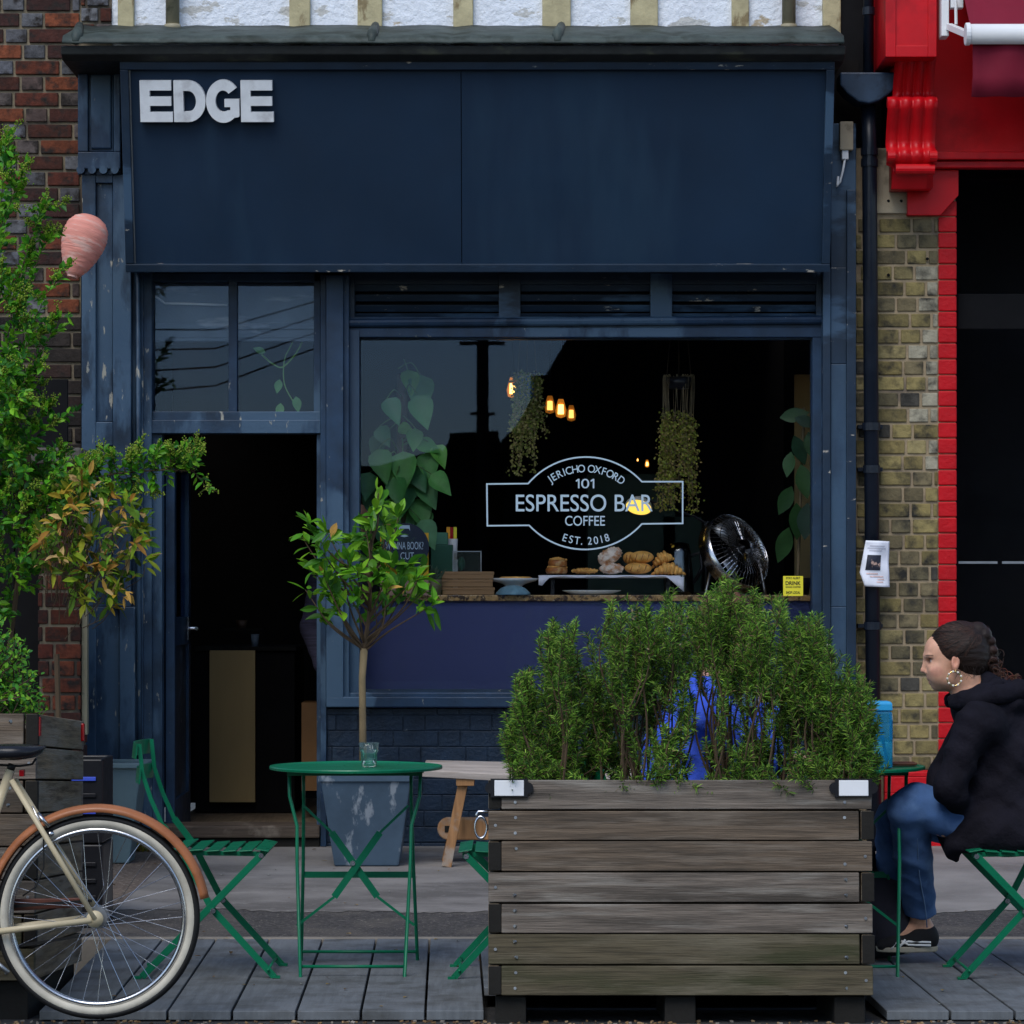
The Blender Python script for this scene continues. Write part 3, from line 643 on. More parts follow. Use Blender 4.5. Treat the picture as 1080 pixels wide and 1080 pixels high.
# ------------------------------------------------------------------ right: stock brick pier, pipe, red shop
DR = 14.92
pier = thing('brick_pier', (X(947, DR), DR, .06), 'yellow stock brick pier between the blue and the red shopfronts', 'pier')
YS = [(.22, .175, .07), (.17, .135, .055), (.26, .21, .095), (.12, .10, .055), (.2, .155, .06), (.15, .12, .065)]
mb = MB(); rg = random.Random(21); bricks(mb, X(903, DR), X(989, DR), Z(812, DR), Z(226, DR), DR, .0778, YS, YS, rg, L=.15, H=.092, tint=lambda x, z, c: (.33, .30, .22) if x > X(968, DR) and Z(505, DR) < z < Z(290, DR) and rg.random() < .8 else (.06, .055, .045) if rg.random() < .06 else c)
mb.build('brickwork', M['brick_y'], pier, bevel=.004)
mb = MB(); mb.box(X(903, DR), X(1008, DR), DR + .008, DR + .25, .0, Z(156, DR)); mb.build('mortar_bed', M['mortar_y'], pier)
mb = MB(); z = Z(812, DR); rg = random.Random(4)
while z < Z(226, DR):
    mb.box(X(989, DR) + .004, X(1009, DR), DR - rg.uniform(.001, .005), DR + .2, z, z + .0735); z += .0778
mb.build('painted_quoin', M['redbrick'], pier, bevel=.006)
mb = MB()
z = .03
while z < Z(815, DR):
    mb.box(X(932, DR), X(1009, DR), DR - .03 - rg.uniform(0, .002), DR + .06, z, min(z + .0775, Z(814, DR))); z += .0778
mb.build('painted_base', M['redbrick'], pier, bevel=.004)
mb = MB(); mb.pb(922, 957, 156, 225, DR - .01, .1); mb.build('stone_block', M['stone'], pier, bevel=.004)
mb = MB(); mb.pb(884, 1010, -250, 160, DR + .16, .1); mb.pb(886, 930, -200, 155, DR + .06, .09); mb.build('upper_recess', M['brick'] if 0 else M['black'], pier)
for px, py in ((937, 212), (950.5, 212), (937, 290), (978, 273)):
    mb = MB(); mb.tube([W(px, py, DR - .011), W(px, py, DR - .005)], .008, 8); mb.build('drill_hole', M['black'], pier)
pipe = thing('drainpipe', (X(917, 14.82), 14.82, .06), 'dark blue cast iron drainpipe with a hopper on the brick pier', 'drainpipe')
mb = MB(); DPp = 14.83
mb.tube([W(916, -200, DPp), W(916, 78, DPp)], .026, 14); mb.tube([W(916, 112, DPp), W(917, 160, DPp), W(922, 905, DPp)], .0365, 16); mb.build('pipe', M['pipe'], pipe, smooth=True)
for y, r in ((160, .042), (172, .042), (450, .044), (495, .042), (660, .042), (12, .031)):
    mb = MB(); mb.tube([W(917 + (y - 160) * .0067, y - 4, DPp), W(917 + (y - 160) * .0067, y + 4, DPp)], r, 16)
    if y > 400: mb.pb(905, 931, y - 2, y + 2, DPp + .03, .06)
    mb.build('collar', M['pipe'], pipe)
mb = MB(); a = [(886, 76), (886, 90), (893, 98), (905, 107), (917, 109), (928, 106), (940, 97), (945, 90), (944, 76)]
mb.prism([(p[0], p[1]) for p in a][::-1], lambda u, v, w_: W(u, v, DPp - .1) + Vector((0, w_, 0)), .17); mb.build('hopper', M['hopper'], pipe, bevel=.008)
bx = MB(); bx.pb(886, 900, 128, 158, 14.78, .08); bx.v = bx.v
jb = thing('junction_box', W(892, 195, 14.78), 'pale grey electric junction box with a hanging cable beside the sign', 'junction box')
bx.build('case', M['stone'], jb, bevel=.004); mb = MB(); mb.pb(888, 895, 158, 168, 14.79, .04); mb.build('gland', M['white'], jb, bevel=.003)
mb = MB(); mb.tube([W(891, 168, 14.8), W(889, 180, 14.8), W(886, 192, 14.8), W(883, 197, 14.8), W(884, 186, 14.8)], .006, 6); mb.build('cable', M['white'], jb, smooth=True)
# notice taped to the pipe
DN = 14.77
nt_ = thing('paper_notice', W(924, 618, DN), 'crumpled white paper notice with a dark picture taped round the drainpipe', 'notice')
rr = random.Random(6); jit = [[rr.uniform(-.002, .002) for _ in range(20)] for _ in range(20)]
def note(u, v, lift=0):
    lx = np.interp(v, [0, .35, .7, 1], [913.2, 910.0, 907.0, 912.0]); rx = np.interp(v, [0, .5, 1], [939.2, 938.2, 939.3]); px = lx + (rx - lx) * u; py = 570 + 48.5 * v + .8 * u
    p = W(px, py, DN); cur = .05 * (max(0, abs(px - 919) - 3) / 14) ** 1.5
    return (p.x, DN - .003 - lift + cur * .55 + .004 * math.sin(7 * u + 5 * v) + .003 * math.sin(13 * v - 4 * u), p.z)
def note_patch(name, m, u0, u1, v0, v1, lift, nu=8, nv=10, solid=0):
    mb = MB(); mb.add([note(u0 + (u1 - u0) * k / nu, v0 + (v1 - v0) * i / nv, lift) for i in range(nv + 1) for k in range(nu + 1)], [(i * (nu + 1) + k, (i + 1) * (nu + 1) + k, (i + 1) * (nu + 1) + k + 1, i * (nu + 1) + k + 1) for i in range(nv) for k in range(nu)])
    o = mb.build(name, m, nt_, smooth=True)
    if solid: sd = o.modifiers.new('s', 'SOLIDIFY'); sd.thickness = .001
    return o
note_patch('sheet', M['paper'], 0, 1, 0, 1, 0, 14, 20, 1)
M['photo'] = mat('printed photo', (.02, .022, .035), .5, var=.6, vs=25, bump=0, c2=(.55, .36, .29), th=.6, cs=13, soft=.02)
M['faint'] = mat('faint print', (.55, .55, .62), .7, var=.1, bump=0); M['faintp'] = mat('faint pink print', (.75, .55, .52), .7, var=.3, vs=40, bump=0)
note_patch('picture', M['photo'], .16, .68, .31, .64, .0022)
for k, (a, b) in enumerate(((.2, .8), (.12, .85), (.2, .7))): note_patch('text_line', M['faint'], a, b, .10 + .05 * k, .125 + .05 * k, .002, 8, 2)
for k, (a, b) in enumerate(((.2, .6), (.3, .78), (.55, .8), (.5, .75))): note_patch('text_line', M['faintp'], a, b, .70 + .06 * k, .73 + .06 * k, .002, 8, 2)

# red shop
red = thing('red_shop', (1.7, 14.9, 0), 'bright red painted shopfront with black windows at the right edge', 'building')
def rp(mb, name, m, **k): return mb.build(name, M[m], red, **k)
mb = MB(); mb.pb(934, 988, -150, 60, 14.5, .5); rp(mb, 'pilaster_head', 'red', bevel=.005)
mb = MB()
for a in ((934, 945, -150, 60), (979, 988, -150, 60), (945, 979, 48, 60)): mb.pb(*a, 14.488, .013)
rp(mb, 'head_frame', 'red', bevel=.003)
# scrolled bracket: profile swept in depth, fluted across
mb = MB(); prof = [(60, 14.62), (75, 14.66), (96, 14.72), (103, 14.72), (106, 14.60), (112, 14.57), (120, 14.585), (135, 14.63), (150, 14.66), (157, 14.66), (160, 14.63), (168, 14.61), (176, 14.64), (178, 14.66), (181, 14.64), (186, 14.66), (199, 14.70)]
cols = 36; vs = []
for y, d in prof:
    for j in range(cols + 1):
        u = j / cols; x0_, x1_ = (933, 985) if 104 < y < 178 else (942, 985) if y <= 104 else (940, 977)
        fl = .018 * abs(math.sin(math.pi * 4 * u)) if y < 176 else 0
        vs.append((X(x0_ + (x1_ - x0_) * u, 14.7), d - fl, Z(y, 14.7)))
fs = [(i * (cols + 1) + j, (i + 1) * (cols + 1) + j, (i + 1) * (cols + 1) + j + 1, i * (cols + 1) + j + 1) for i in range(len(prof) - 1) for j in range(cols)]
mb.add(vs, fs); mb.pb(942, 984, 60, 198, 14.745, .2); o = rp(mb, 'bracket', 'red', smooth=True)
for px in (937, 981):
    for y, r in ((112, .026), (168, .028)): mb = MB(); mb.tube([(X(px - 4, 14.7), 14.6, Z(y, 14.7)), (X(px + 4, 14.7), 14.6, Z(y, 14.7))], r, 14); rp(mb, 'scroll', 'red')
mb = MB(); mb.tube([(X(942, 14.7), 14.62, Z(181, 14.7)), (X(983, 14.7), 14.62, Z(181, 14.7))], .026, 14); rp(mb, 'scroll', 'red')
mb = MB(); mb.box(X(985, 14.8), 4.5, 14.86, 15.1, Z(160, 14.86), 4.6); rp(mb, 'fascia', 'red')
mb = MB(); mb.box(X(985, 14.8), 4.5, 14.80, 14.9, Z(168, 14.8), Z(160, 14.8)); mb.box(X(985, 14.8), 4.5, 14.83, 14.9, Z(176, 14.8), Z(169, 14.8)); rp(mb, 'fascia_moulding', 'red', bevel=.004)
mb = MB(); mb.prism([(957, 179), (1011, 179), (1011, 206), (992, 227), (957, 227)][::-1], lambda u, v, w_: W(u, v, 14.88) + Vector((0, w_, 0)), .1); rp(mb, 'corner_block', 'red', bevel=.003)
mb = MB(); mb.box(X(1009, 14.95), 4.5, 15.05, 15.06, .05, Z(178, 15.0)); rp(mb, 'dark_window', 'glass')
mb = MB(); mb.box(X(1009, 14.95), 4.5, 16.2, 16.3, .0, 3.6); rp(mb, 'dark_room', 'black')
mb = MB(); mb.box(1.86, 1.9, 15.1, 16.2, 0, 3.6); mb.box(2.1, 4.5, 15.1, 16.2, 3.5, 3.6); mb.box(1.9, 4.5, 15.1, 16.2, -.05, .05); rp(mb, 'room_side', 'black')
mb = MB(); mb.pb(1010, 1300, 310, 347, 15.0, .04); rp(mb, 'window_transom', 'fascia_dark' if 0 else 'red_dark' if 'red_dark' in M else 'black', bevel=.003)
mb = MB(); mb.pb(1011, 1052, 592, 594.5, 15.04, .004); mb.pb(1057, 1300, 592, 594.5, 15.04, .004); rp(mb, 'frosted_line', 'dullsteel')
mb = MB(); mb.box(1.9, 4.5, 14.9, 15.0, .05, .45); rp(mb, 'stallriser', 'redbrick', bevel=.004)
mb = MB(); mb.box(X(886, 15), 4.5, 15.0, 15.2, 3.9, 6.2) if 0 else mb.box(1.86, 4.5, 15.06, 15.2, 4.2, 6.2); rp(mb, 'upper_wall', 'red')
# awning
aw = thing('awning', W(1018, 60, 14.2), 'burgundy fabric awning on a white roller bar over the red shopfront', 'awning')
DA = 14.1
mb = MB(); mb.tube([W(1021, 36, DA), W(1330, 36, DA)], .047, 20); mb.build('roller_bar', M['white'], aw, smooth=True)
mb = MB(); mb.tube([W(1018, 36, DA), W(1023, 36, DA)], .053, 20); mb.build('end_cap', M['white'], aw, bevel=.004)
mb = MB(); vs = []; n = 40
for i in range(n + 1):
    px = 1026 + 300 * i / n
    for j, (y, d) in enumerate(((45, 0), (60, .0), (80, .01), (102, .015))): vs.append(W(px - (1.5 if j == 3 else 0), y + (.5 * math.sin(i * 1.3) if j == 3 else 0), DA + .02 + d + .012 * math.sin(i * .9 + j * .4)))
mb.add(vs, [(i * 4 + j, i * 4 + j + 1, (i + 1) * 4 + j + 1, (i + 1) * 4 + j) for i in range(n) for j in range(3)])
o = mb.build('valance', M['burgundy'], aw, smooth=True); sd = o.modifiers.new('s', 'SOLIDIFY'); sd.thickness = .003
mb = MB(); mb.add([W(1024, 30, DA), W(1330, 30, DA), (X(1330, DA), 14.85, Z(-90, 14.85)), (X(1022, DA), 14.85, Z(-90, 14.85))], [(0, 1, 2, 3)])
o = mb.build('canopy', M['burgundy'], aw); sd = o.modifiers.new('s', 'SOLIDIFY'); sd.thickness = .003
mb = MB(); mb.pb(993, 1001, -30, 38, 14.45, .1); mb.build('bracket_plate', M['white'], aw, bevel=.004)
mb = MB(); mb.bar(W(1001, 28, 14.45), W(1020, 36, 14.2), .03, .03); mb.tube([W(1008, 0, 14.42), W(1008.5, 26, 14.42)], .008, 8); mb.torus(W(1008.5, 31, 14.42), .014, .005, 'y', 20, 8)
mb.pb(1003, 1016, -20, 8, 14.44, .05); mb.build('winding_gear', M['white'], aw, bevel=.002)

# ------------------------------------------------------------------ across the street (seen mirrored in the shop window)
def house(name, poly, Dv, y0, label):
    """poly: outline as mirrored in the window, turned into a solid house of real size across the street"""
    y1 = 2 * 14.95 - Dv; t = thing(name, (poly[0][0] / 1000, y1, .06), label, 'building')
    P = [((px - 540) / FPX * Dv, max(.06, CAMZ - (py - 630) / FPX * Dv)) for px, py in poly]
    mb = MB(); mb.prism(P, lambda u, v, w_: Vector((u, y1 - w_, v)), y1 - y0); mb.build('wall', M['house'], t)
    mb = MB(); top = [p for p in P if p[1] > .1]
    for a, b in zip(top, top[1:]):
        if abs(b[0] - a[0]) < .15: continue
        d = Vector((b[0] - a[0], 0, b[1] - a[1])).normalized(); mb.bar((a[0], (y0 + y1) / 2, a[1] + .04), (b[0], (y0 + y1) / 2, b[1] + .04), y1 - y0 + .4, .07, (0, 1, 0))
    rf = mb.build('roof', M['roof'], t); mb = MB(); c = max(top, key=lambda p: p[1]); mb.box(c[0] + .5, c[0] + 1.2, y0 + 2, y0 + 2.8, c[1] - .3, c[1] + 1.2); mb.build('chimney', M['house'], rf); return t
house('opposite_house', [(-200, 1000), (-200, 520), (250, 500), (400, 497), (448, 484), (466, 478), (474, 463), (526, 460), (529, 470), (531.5, 1000)][::-1], 45, -22, 'low dark house across the street mirrored in the left of the shop window')
house('opposite_house', [(530.5, 1000), (530.5, 470), (546, 455), (612, 342), (700, 180), (820, 60), (1000, 180), (1500, 180), (1500, 1000)][::-1], 43.9, -22, 'tall dark gabled house across the street mirrored in the right of the shop window')
pl = thing('utility_pole', (-.42, -13.4, .06), 'tarred utility pole across the street mirrored in the shop window', 'utility pole')
mb = MB(); mb.tube([(-.42, -13.4, .05), (-.42, -13.4, 9)], [.1, .08], 10); mb.build('pole', M['pole'], pl, smooth=True)
mb = MB(); mb.box(-.75, -.1, -13.44, -13.36, 4.9, 4.95); mb.box(-.6, -.24, -13.44, -13.36, 3.9, 3.94); mb.build('rung', M['pole'], pl)
mb = MB()
for k in range(4): mb.tube([(-.42, -13.4, 6.2 - k * .15), (-4, -11, 4.9 - k * .25), (-9, -7, 4.6 - k * .4)], .012, 5)
mb.build('wire', M['black'], pl)
# ------------------------------------------------------------------ planter boxes
def planter_box(name, x0, yf, z0, w, dep, h, label, nb, cat='planter', side_first=True):
    """interlocked board box in its own frame: x along the front, y away from the street, tilted with the camber of the road"""
    t = thing(name, (x0 + w / 2, yf, z0), label, cat, rot=(R(-3.6), 0, 0)); p = .034; bh = h / nb; rr = random.Random(len(label))
    for i in range(nb):
        za, zb = bh * i + .002, bh * (i + 1) - .003; s = (i % 2 == 0)
        j = lambda: rr.uniform(-.002, .002)
        a, b = (-w / 2 + (.041 if s else 0), w / 2 - (0 if s else .041))
        mb = MB(); mb.box(a, b, j(), p, za, zb + j()); mb.build('front_board', M[('wood_w3', 'wood_w3', 'wood_w', 'wood_w', 'wood_w2', 'wood_w2', 'wood_w', 'wood_w2')[i]], t, local=True, bevel=.003)
        mb = MB(); mb.box(-a, -b, dep - p, dep + j(), za, zb); mb.v = [(min(max(x, -w / 2), w / 2), y, z) for x, y, z in mb.v]; mb.build('back_board', M['wood_w'], t, local=True, bevel=.003)
        for sx in (-1, 1):
            full = (sx < 0) == s
            mb = MB(); xa = -w / 2 if sx < 0 else w / 2 - p
            mb.box(xa + (0 if sx < 0 else 0), xa + p, (.001 if full else p + .001), (dep - .001 if not full else dep - p - .001), za + .001, zb)
            mb.build('side_board', M['wood_s'], t, local=True, bevel=.003)
            if full:
                mb = MB(); mb.box(xa + .001, xa + p + .006, -.0005, .03, za + .002, zb - .001)
                mb.build('end_grain', M['wood_dark'], t, local=True, bevel=.002)
            # screws
    mb = MB()
    for i in range(nb):
        for x in (-w / 2 + .085, w / 2 - .085):
            for dz in (.25, .75):
                if rr.random() < .75: mb.tube([(x + rr.uniform(-.006, .006), -.003, bh * (i + dz)), (x, .002, bh * (i + dz))], .005, 8)
        x = (w / 2 - .022) if i % 2 == 0 else (-w / 2 + .022)
        mb.tube([(x, -.003, bh * (i + .5)), (x, .002, bh * (i + .5))], .005, 8)
    mb.build('screws', M['dullsteel'], t, local=True, kind='stuff')
    mb = MB(); mb.box(-w / 2 + p + .002, w / 2 - p - .002, p + .002, dep - p - .002, .03, h - .05); mb.build('soil', M['soil'], t, local=True)
    for x in (-w / 2 + .07, 0, w / 2 - .07):
        mb = MB(); mb.box(x - .048, x + .048, .03, dep - .03, -.13, -.001); mb.build('foot', M['wood_dark'], t, local=True, bevel=.004)
    return t
DPL = 9.45; PX0 = X(515, DPL); PW = X(921, DPL) - PX0; PH = Z(822, DPL) - Z(1050.5, DPL)
box1 = planter_box('wooden_planter', PX0, DPL, Z(1050.5, DPL), PW, .62, PH, 'large weathered board planter box holding the rosemary in front of the cafe window', 7)
for xx in (.065, PW - .058):
    rf = MB(); rf.box(-PW / 2 + xx - .058, -PW / 2 + xx + .058, -.012, -.001, PH - .057, PH + .001); rf.add(*((lambda q: (q.v, q.f))(MB().tube([(-PW / 2 + xx - .058, -.011, PH - .028), (-PW / 2 + xx - .058, -.001, PH - .028)], .018, 14))))
    rf.tube([(-PW / 2 + xx + .058, -.011, PH - .028), (-PW / 2 + xx + .058, -.001, PH - .028)], .018, 14)
    rf = rf.build('reflector', M['crate'], box1, local=True)
    mb = MB(); mb.box(-PW / 2 + xx - .046, -PW / 2 + xx + .046, -.016, -.0125, PH - .053, PH - .004); mb.build('lens', M['white'], rf, local=True, bevel=.002)
mb = MB(); c0 = Vector((-PW / 2 - .02, .03, PH - .13)); mb.tube([c0 + Vector((.03, 0, .028)), c0 + Vector((-.012, 0, .028)), c0 + Vector((-.018, 0, .018)), c0 + Vector((-.012, 0, .008))], .005, 8)
mb.torus(c0 + Vector((-.004, 0, -.022)), .034, .0055, 'y', 24, 8); mb.v = [(c0.x - .004 + (x - c0.x + .004) * .55 if i >= 34 else x, y, z) for i, (x, y, z) in enumerate(mb.v)]
mb.build('ring_hook', M['steel'], box1, local=True, smooth=True)
DQ = 9.6; QZ = 1.3 - 405 / FPX * DQ; QH = Z(752, DQ) - QZ
box2 = planter_box('wooden_planter', -2.7, DQ, QZ, -1.513 + 2.7, 1.07, QH, 'weathered board planter box behind the bicycle wheel at the left edge', 8)
for y in (.01, 1.0):
    mb = MB(); mb.box(.587, .604, y, y + .03, QH - .075, QH - .012); mb.build('reflector', M['redlens'], box2, local=True, bevel=.004)

# ------------------------------------------------------------------ bistro chairs
SEAT_H = .435
def make_chair(label, group):
    """folding bistro chair, front towards +x, origin on the ground under the pivot"""
    t = thing('bistro_chair', (0, 0, 0), label, 'chair', group=group); hy = .19
    for s in (-1, 1):
        y = s * hy
        mb = MB(); y2 = y - s * .016      # back stile runs down to the front foot
        P = [(-.245, y2, .80), (-.235, y2, .70), (-.205, y2, .61), (-.165, y2, .52), (-.10, y2, .435), (0, y2, .24), (.215, y2, .005)]
        for a, b in zip(P, P[1:]): mb.bar(a, b, .009 if a[2] > .45 else .008, .022 if a[2] < .6 else .014, (0, 1, 0))
        mb.build('back_leg', M['green'], t, local=True)
        mb = MB(); mb.bar((.175, y, .425), (-.235, y, .006), .008, .024, (0, 1, 0)); mb.build('front_leg', M['green'], t, local=True, bevel=.002)
        mb = MB(); mb.tube([(.008, y + s * .008, .232), (.008, y - s * .026, .232)], .009, 10); mb.tube([(.172, y + s * .007, .42), (.172, y - s * .006, .42)], .009, 10); mb.build('rivet', M['steel'], t, local=True)
        mb = MB(); mb.bar((-.235, y, .006), (-.262, y, .004), .024, .008, (0, 1, 0)); mb.bar((.21, y2, .006), (.235, y2, .004), .024, .008, (0, 1, 0)); mb.build('foot', M['green'], t, local=True)
    for i in range(6):
        x = -.105 + .056 * i; mb = MB(); mb.obox((x, 0, SEAT_H + .003 * (i - 3) * (i - 3) * .3), (.047, .40, .0045), (0, R(-4 if i < 5 else 10), 0)); mb.build('seat_slat', M['green'], t, local=True, bevel=.0015)
    mb = MB()
    for s in (-1, 1): mb.bar((-.12, s * .17, .428), (.185, s * .17, .424), .006, .016, (0, 1, 0))
    mb.build('seat_rail', M['green'], t, local=True)
    for z, x in ((.775, -.250), (.69, -.238)):
        mb = MB(); n = 8
        for i in range(n):
            ya, yb = -hy - .005 + (2 * hy + .01) * i / n, -hy - .005 + (2 * hy + .01) * (i + 1) / n
            xa, xb = [x - .03 * (1 - (2 * q / (2 * hy)) ** 2) - .004 for q in (ya, yb)]
            mb.bar((xa, ya, z), (xb, yb, z), .052, .004, (.1, 0, 1))
        mb.build('back_slat', M['green'], t, local=True)
    for x, z in ((-.215, .03), (.195, .03)):
        mb = MB(); mb.tube([(x, -hy, z), (x, hy, z)], .005, 8); mb.build('crossbar', M['green'], t, local=True, smooth=True)
    return t
CG = 'green folding bistro chairs'
ch = make_chair('empty green folding chair beside the bicycle wheel, left of the round table', CG)
ch.location = (X(228, 10.53), 10.53, 0)
def put_chair(x, y, rz, label):
    c = copy_tree(ch); c.location = (x, y, 0); c.rotation_euler = (0, 0, rz); c['label'] = label; return c
put_chair(X(545, 10.5), 10.5, R(180), 'empty green folding chair half hidden by the left end of the rosemary planter')
WCX = X(1078, 10.5) - .015
put_chair(WCX, 10.5, R(180), 'green folding chair under the woman in the black hoodie')
put_chair(X(705, 10.55), 10.55, 0, 'green folding chair under the person in blue, behind the rosemary')

# ------------------------------------------------------------------ bistro tables
def make_table(label):
    t = thing('bistro_table', (0, 0, 0), label, 'table', group='round green bistro tables'); H = .722
    mb = MB(); mb.lathe([(0, H - .004), (.286, H - .004), (.294, H - .002), (.297, H + .001), (.301, H + .001), (.303, H - .003), (.302, H - .010), (.298, H - .011), (.290, H - .008), (0, H - .008)], n=72); mb.build('tabletop', M['green'], t, local=True, smooth=False)
    w = .2
    for s in (-1, 1):
        for nf in (-1, 1):
            y = nf * .235
            x0 = s * w
            mb = MB()
            if nf < 0: P = [(s * (w + .028), -.08, H - .02), (s * (w + .026), -.09, H - .10), (s * (w - .002), -.12, .52), (s * (w - .004), -.15, .40), (s * (w - .022), y, .012), (s * (w - .04) + (-.02 if s < 0 else .03), y - .012, .006)]
            else: P = [(s * (w - .01), .08, H - .02), (s * (w - .01), .1, .6), (s * (w - .004), .16, .36), (s * (w + .008), y, .012), (s * (w + .0), y + .01, .006)]
            mb.tube(P, .0062, 8); mb.build('leg', M['green'], t, local=True, smooth=True)
    for y, k in ((-.235, -.022), (.235, .004)):
        mb = MB(); mb.tube([(-w - k, y * .93, .045), (w + k, y * .93, .045)], .0055, 8); mb.build('foot_rail', M['green'], t, local=True, smooth=True)
    mb = MB(); mb.bar((-w + .004, .168, .325), (w - .004, .168, .325), .004, .022, (0, 1, 0)); mb.build('stretcher', M['green'], t, local=True)
    for s in (-1, 1):
        mb = MB(); y = -.02 + s * .006
        P = [(s * -.185, y - .0, .585), (s * -.085, y, .49), (s * .075, y, .265), (s * .205, y, .165)]
        mb.bar(P[0], P[1], .005, .009, (0, 1, 0)); mb.bar(P[1], P[2], .004, .024, (0, 1, 0)); mb.bar(P[2], P[3], .005, .009, (0, 1, 0)); mb.build('brace', M['green'], t, local=True)
    mb = MB(); mb.tube([(-.01, -.032, .383), (-.01, -.008, .383)], .009, 10); mb.build('rivet', M['steel'], t, local=True)
    mb = MB(); mb.box(-.235, .235, -.09, -.07, H - .03, H - .014); mb.box(-.235, .235, .07, .09, H - .03, H - .014); mb.build('under_rail', M['green'], t, local=True)
    return t
DT = 10.63
tb = make_table('round green table with a water tumbler in front of the tree pot'); tb.location = (X(375.5, DT), DT, -.012)
tb2 = copy_tree(tb); tb2.location = (X(884, DT), DT, -.012); tb2['label'] = 'round green table with a blue bottle, beside the seated woman'
TZ = .722 - .012 - .003
# tumbler
gx, gy = X(389.5, DT), DT - .02
gl = thing('tumbler', (gx, gy, TZ), 'clear ribbed glass tumbler of water on the left green table', 'glass')
mb = MB(); prof = [(0, .0), (.024, 0), (.026, .004), (.0275, .05), (.0315, .056), (.0345, .085), (.0325, .085), (.0295, .057), (.0255, .05), (.0235, .012), (0, .01)]
n = 36; mb.lathe(prof, n=n); mb.v = [(x * (1 + .03 * math.cos(12 * math.atan2(y, x))), y * (1 + .03 * math.cos(12 * math.atan2(y, x))), z) for x, y, z in mb.v]
mb.build('glass_body', M['glass2'], gl, local=True, smooth=True)
mb = MB(); mb.lathe([(0, .0115), (.0228, .0125), (.0242, .048), (0, .0485)], n=36); mb.build('water', M['water'], gl, local=True, smooth=True)
# bottle and small things on the right table
bxp, byp = X(924, DT), DT - .09
bt = thing('water_bottle', (bxp, byp, TZ), 'translucent blue square water bottle with a straw on the right green table', 'bottle')
mb = MB(); hw = .031
def sq(h, z): return [(-h, -h, z), (h, -h, z), (h, h, z), (-h, h, z)]
def stack(mb, secs):
    vs = [v for s_ in secs for v in s_]; k = len(secs[0]); fs = [(i * k + j, i * k + (j + 1) % k, (i + 1) * k + (j + 1) % k, (i + 1) * k + j) for i in range(len(secs) - 1) for j in range(k)]
    mb.add(vs, fs + [tuple(range(k - 1, -1, -1)), tuple((len(secs) - 1) * k + j for j in range(k))])
hw = .042; stack(mb, [sq(.038, 0), sq(hw, .006), sq(hw * 1.02, .17), sq(hw * .96, .198)]); mb.build('bottle_body', M['bottle'], bt, local=True, bevel=.008)
mb = MB(); stack(mb, [sq(.036, .004), sq(.039, .008), sq(.0395, .10), sq(.0395, .101)]); mb.build('water', M['bottlewater'], bt, local=True)
mb = MB(); stack(mb, [sq(.041, .199), sq(.042, .203), sq(.041, .226), sq(.034, .233)]); mb.build('cap', M['bottlecap'], bt, local=True, bevel=.006)
mb = MB(); mb.tube([(-.046, 0, .226), (-.05, 0, .205), (-.046, 0, .19)], .006, 8); mb.build('cap_loop', M['bottlecap'], bt, local=True, smooth=True)
mb = MB(); mb.tube([(.03, -.005, .006), (-.006, -.0, .198)], .0055, 8); mb.build('straw', M['bottlecap'], bt, local=True, smooth=True)
mb = MB(); mb.pb(941, 967.5, 804.5, 807.3, DT + .0, .09); solo(mb, 'wallet', M['brown'], (X(954, DT), DT, TZ), 'flat brown leather wallet behind the bottle on the right green table', 'wallet', bevel=.003)
pk = thing('snack_plate', (X(886, DT), DT - .05, TZ), 'small plate with a crumbly snack behind the right end of the rosemary', 'plate')
mb = MB(); mb.lathe([(0, 0), (.05, 0), (.09, .012), (.088, .014), (.048, .004), (0, .004)], n=32); mb.build('plate', M['porcelain'], pk, local=True, smooth=True)
mb = MB(); mb.ell((0, 0, .028), (.04, .03, .026), bump=.12, seed=3); mb.ell((.02, .01, .04), (.025, .02, .02), bump=.15, seed=5); mb.build('snack', M['pastry'], pk, local=True, smooth=True)
mb = MB(); mb.lathe([(0, 0), (.028, 0), (.033, .08), (.031, .08), (.027, .004), (0, .004)], n=24); solo(mb, 'paper_cup', M['white'], (0, 0, 0), 'small white cup behind the blue bottle on the right table', 'cup', smooth=True).location = (X(936, DT) - .012, DT + .12, TZ)
# bag
bg_ = thing('rucksack', (X(928, 10.9), 10.9, 0), 'black rucksack on the decking under the right green table', 'bag')
mb = MB(); mb.ell((0, 0, .19), (.14, .13, .19), n=24, bump=.05, seed=4); mb.ell((.04, -.08, .12), (.09, .06, .1), n=16, bump=.06, seed=7); mb.v = [(x, y, max(z, .004)) for x, y, z in mb.v]; mb.build('bag_body', M['darkcloth'], bg_, local=True, smooth=True)
mb = MB(); mb.tube([(-.04, -.1, .33), (-.03, -.03, .40), (.04, .0, .40), (.06, -.06, .34)], .012, 8); mb.build('strap', M['black'], bg_, local=True, smooth=True)

# ------------------------------------------------------------------ bench
DBn = 14.1; bn = thing('bench', (X(530, DBn), DBn, pz(DBn)), 'wooden bench with a bleached plank top against the blue stallriser', 'bench')
mb = MB(); vs = [W(445, 812, 13.95), W(700, 826, 13.95), W(700, 807, 14.25), W(449, 801.5, 14.25)]
mb.add([v for v in vs] + [v + Vector((0, 0, -.032)) for v in vs], [(0, 1, 2, 3), (7, 6, 5, 4), (0, 4, 5, 1), (1, 5, 6, 2), (2, 6, 7, 3), (3, 7, 4, 0)]); mb.build('seat_plank', M['wood_grey'], bn, bevel=.004)
for sx in (0, 165):
    for D, dy in ((14.0, 0), (14.22, 0)):
        mb = MB(); mb.bar(W(490 + sx, 818, D), (X(471 + sx, D), D - .03, pz(D)), .045, .028, (1, 0, 0)); mb.build('leg', M['wood_bench'], bn, bevel=.003)
